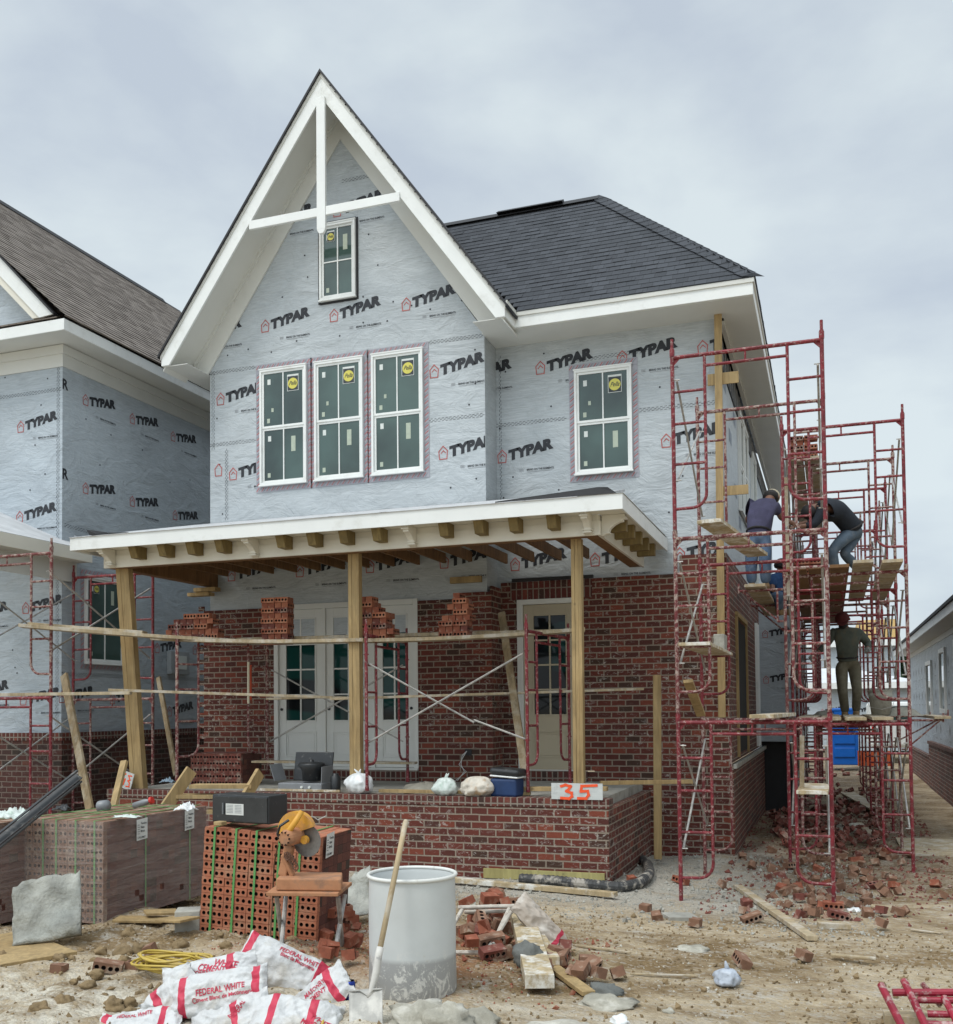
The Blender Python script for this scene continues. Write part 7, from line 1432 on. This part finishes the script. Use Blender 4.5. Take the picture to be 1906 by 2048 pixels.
far_house('low pale wrapped house with white roof seen through the scaffold', -3.5, 3.3, 46, -.1, PY(1700, 1366, 46).z, PY(1700, 1335, 50).z)
t = thing('far_house', 'tall pale wrapped house far behind the scaffold', 'house', (-2, 60, 0)); zt_ = PY(1700, 1294, 60).z; x1 = PY(1800, 1294, 60).x; MB().box(-7, x1, 60, 70, -.1, zt_).build('house_wrap', WRAPL, t); MB().box(-7.4, x1 + .4, 59.6, 70, zt_, zt_ + .35).build('fascia', WHITE, t); MB().box(-7, PY(1690, 1250, 61).x, 61, 70, zt_ + .35, PY(1690, 1245, 61).z).build('gable', WRAPL, t)
t = thing('far_house', 'bare yellow sheathed upper storey far behind the scaffold', 'house', (3, 72, 0)); a = PY(1716, 1292, 72); c_ = PY(1792, 1238, 72); MB().box(a.x, c_.x, 72, 80, a.z, c_.z).build('sheathing', M('osb_yellow', (.62, .42, .17), .7, .15, 1, 0), t); MB().box(a.x, c_.x, 72.3, 80, 0, a.z).build('house_wrap', WRAPL, t)
t = thing('portable_toilet', 'bright blue portable toilet beyond the side scaffold', 'portable toilet', (.4, 34, 0)); zT = gz(.4, 34); a = PY(1663, 1530, 34); b_ = PY(1718, 1530, 34); zt_ = PY(1690, 1445, 34).z + .35; BLU = M('toilet_blue', (.005, .12, .50), .35, .1, 3, 0)
MB().box(a.x, b_.x, 34, 35.0, a.z, zt_).build('cabin', BLU, t, bevel=.03); m = MB()
for k in range(4):
    z_ = a.z + .25 + k * .42; m.box(a.x + .10, b_.x - .10, 33.965, 33.998, z_, z_ + .30)
build_parts(m, 'moulded_panel', BLU, t, bevel=.03); MB().box(a.x - .05, b_.x + .05, 33.95, 35.05, zt_, zt_ + .1).build('cabin_roof', BLU, t, bevel=.03)
ORF = M('fence_orange', (.65, .12, .04), .6, .15, 9, 0); t = tag(MB().box(PY(1715, 1500, 30).x, PY(1782, 1500, 30).x, 30, 30.03, PY(1750, 1532, 30).z, PY(1750, 1502, 30).z).build('safety_fence', ORF, None), 'orange safety netting low behind the scaffold', 'fence')
t = thing('parked_van', 'white van with red tail light between scaffold and right hand house', 'van', (2.3, 38, 0)); MB().box(1.3, 3.1, 38, 42, .35, 1.95).build('van_body', WHITE, t, bevel=.12); MB().box(1.5, 2.9, 37.985, 38.01, 1.2, 1.8).build('rear_window', GLASS, t, bevel=.03)
for s_ in (1.34, 2.94): MB().box(s_, s_ + .13, 37.97, 38.01, .8, 1.6).build('tail_light', M('lamp_red', (.5, .01, .01), .2, .1, 3, 0), t)
for x_ in (1.45, 2.75):
    m = MB(); m.tube([(x_, 38.7, .28), (x_ + .2, 38.7, .28)], .32, 20); m.build('wheel', BLACK, t)
def lump_tree(label, x, y, z, r, h, seed):
    t = thing('far_tree', label, 'tree', (x, y, z)); rr = random.Random(seed); m = MB(); m.tube([(0, 0, 0), (.2, 0, h * .5), (0, .1, h * .8)], [.25, .18, .08], 8); m.build('trunk', M('bark', (.10, .075, .055), .9, .2, 5, .3), t, world=False); m = MB()
    for _ in range(5200):
        d = Vector((rr.gauss(0, 1), rr.gauss(0, 1), rr.gauss(0, 1))).normalized(); w = (1 + .6 * noise.noise(d * 2 + Vector((seed, 0, 0)))) * rr.uniform(.55, 1) ; p = Vector((d.x * r * w, d.y * r * w, h * .6 + d.z * h * .42 * w)); s_ = rr.uniform(.10, .28); e = Euler((rr.uniform(0, 6), rr.uniform(0, 6), rr.uniform(0, 6))).to_matrix(); m.add([p + e @ Vector(v) * s_ for v in ((-1, -.6, 0), (1, -.6, 0), (1, .6, .2), (-1, .6, 0))], [(0, 1, 2, 3)])
    m.build('crown', M('leaf_dark', (.035, .07, .03), .8, .4, 2, 0), t, world=False, uv=False)
lump_tree('dark green tree right of the far pale houses', 6.6, 78, 0, 3.5, 6.5, 3); lump_tree('second dark tree behind the right hand house', 10.5, 80, 0, 4, 7.5, 8)
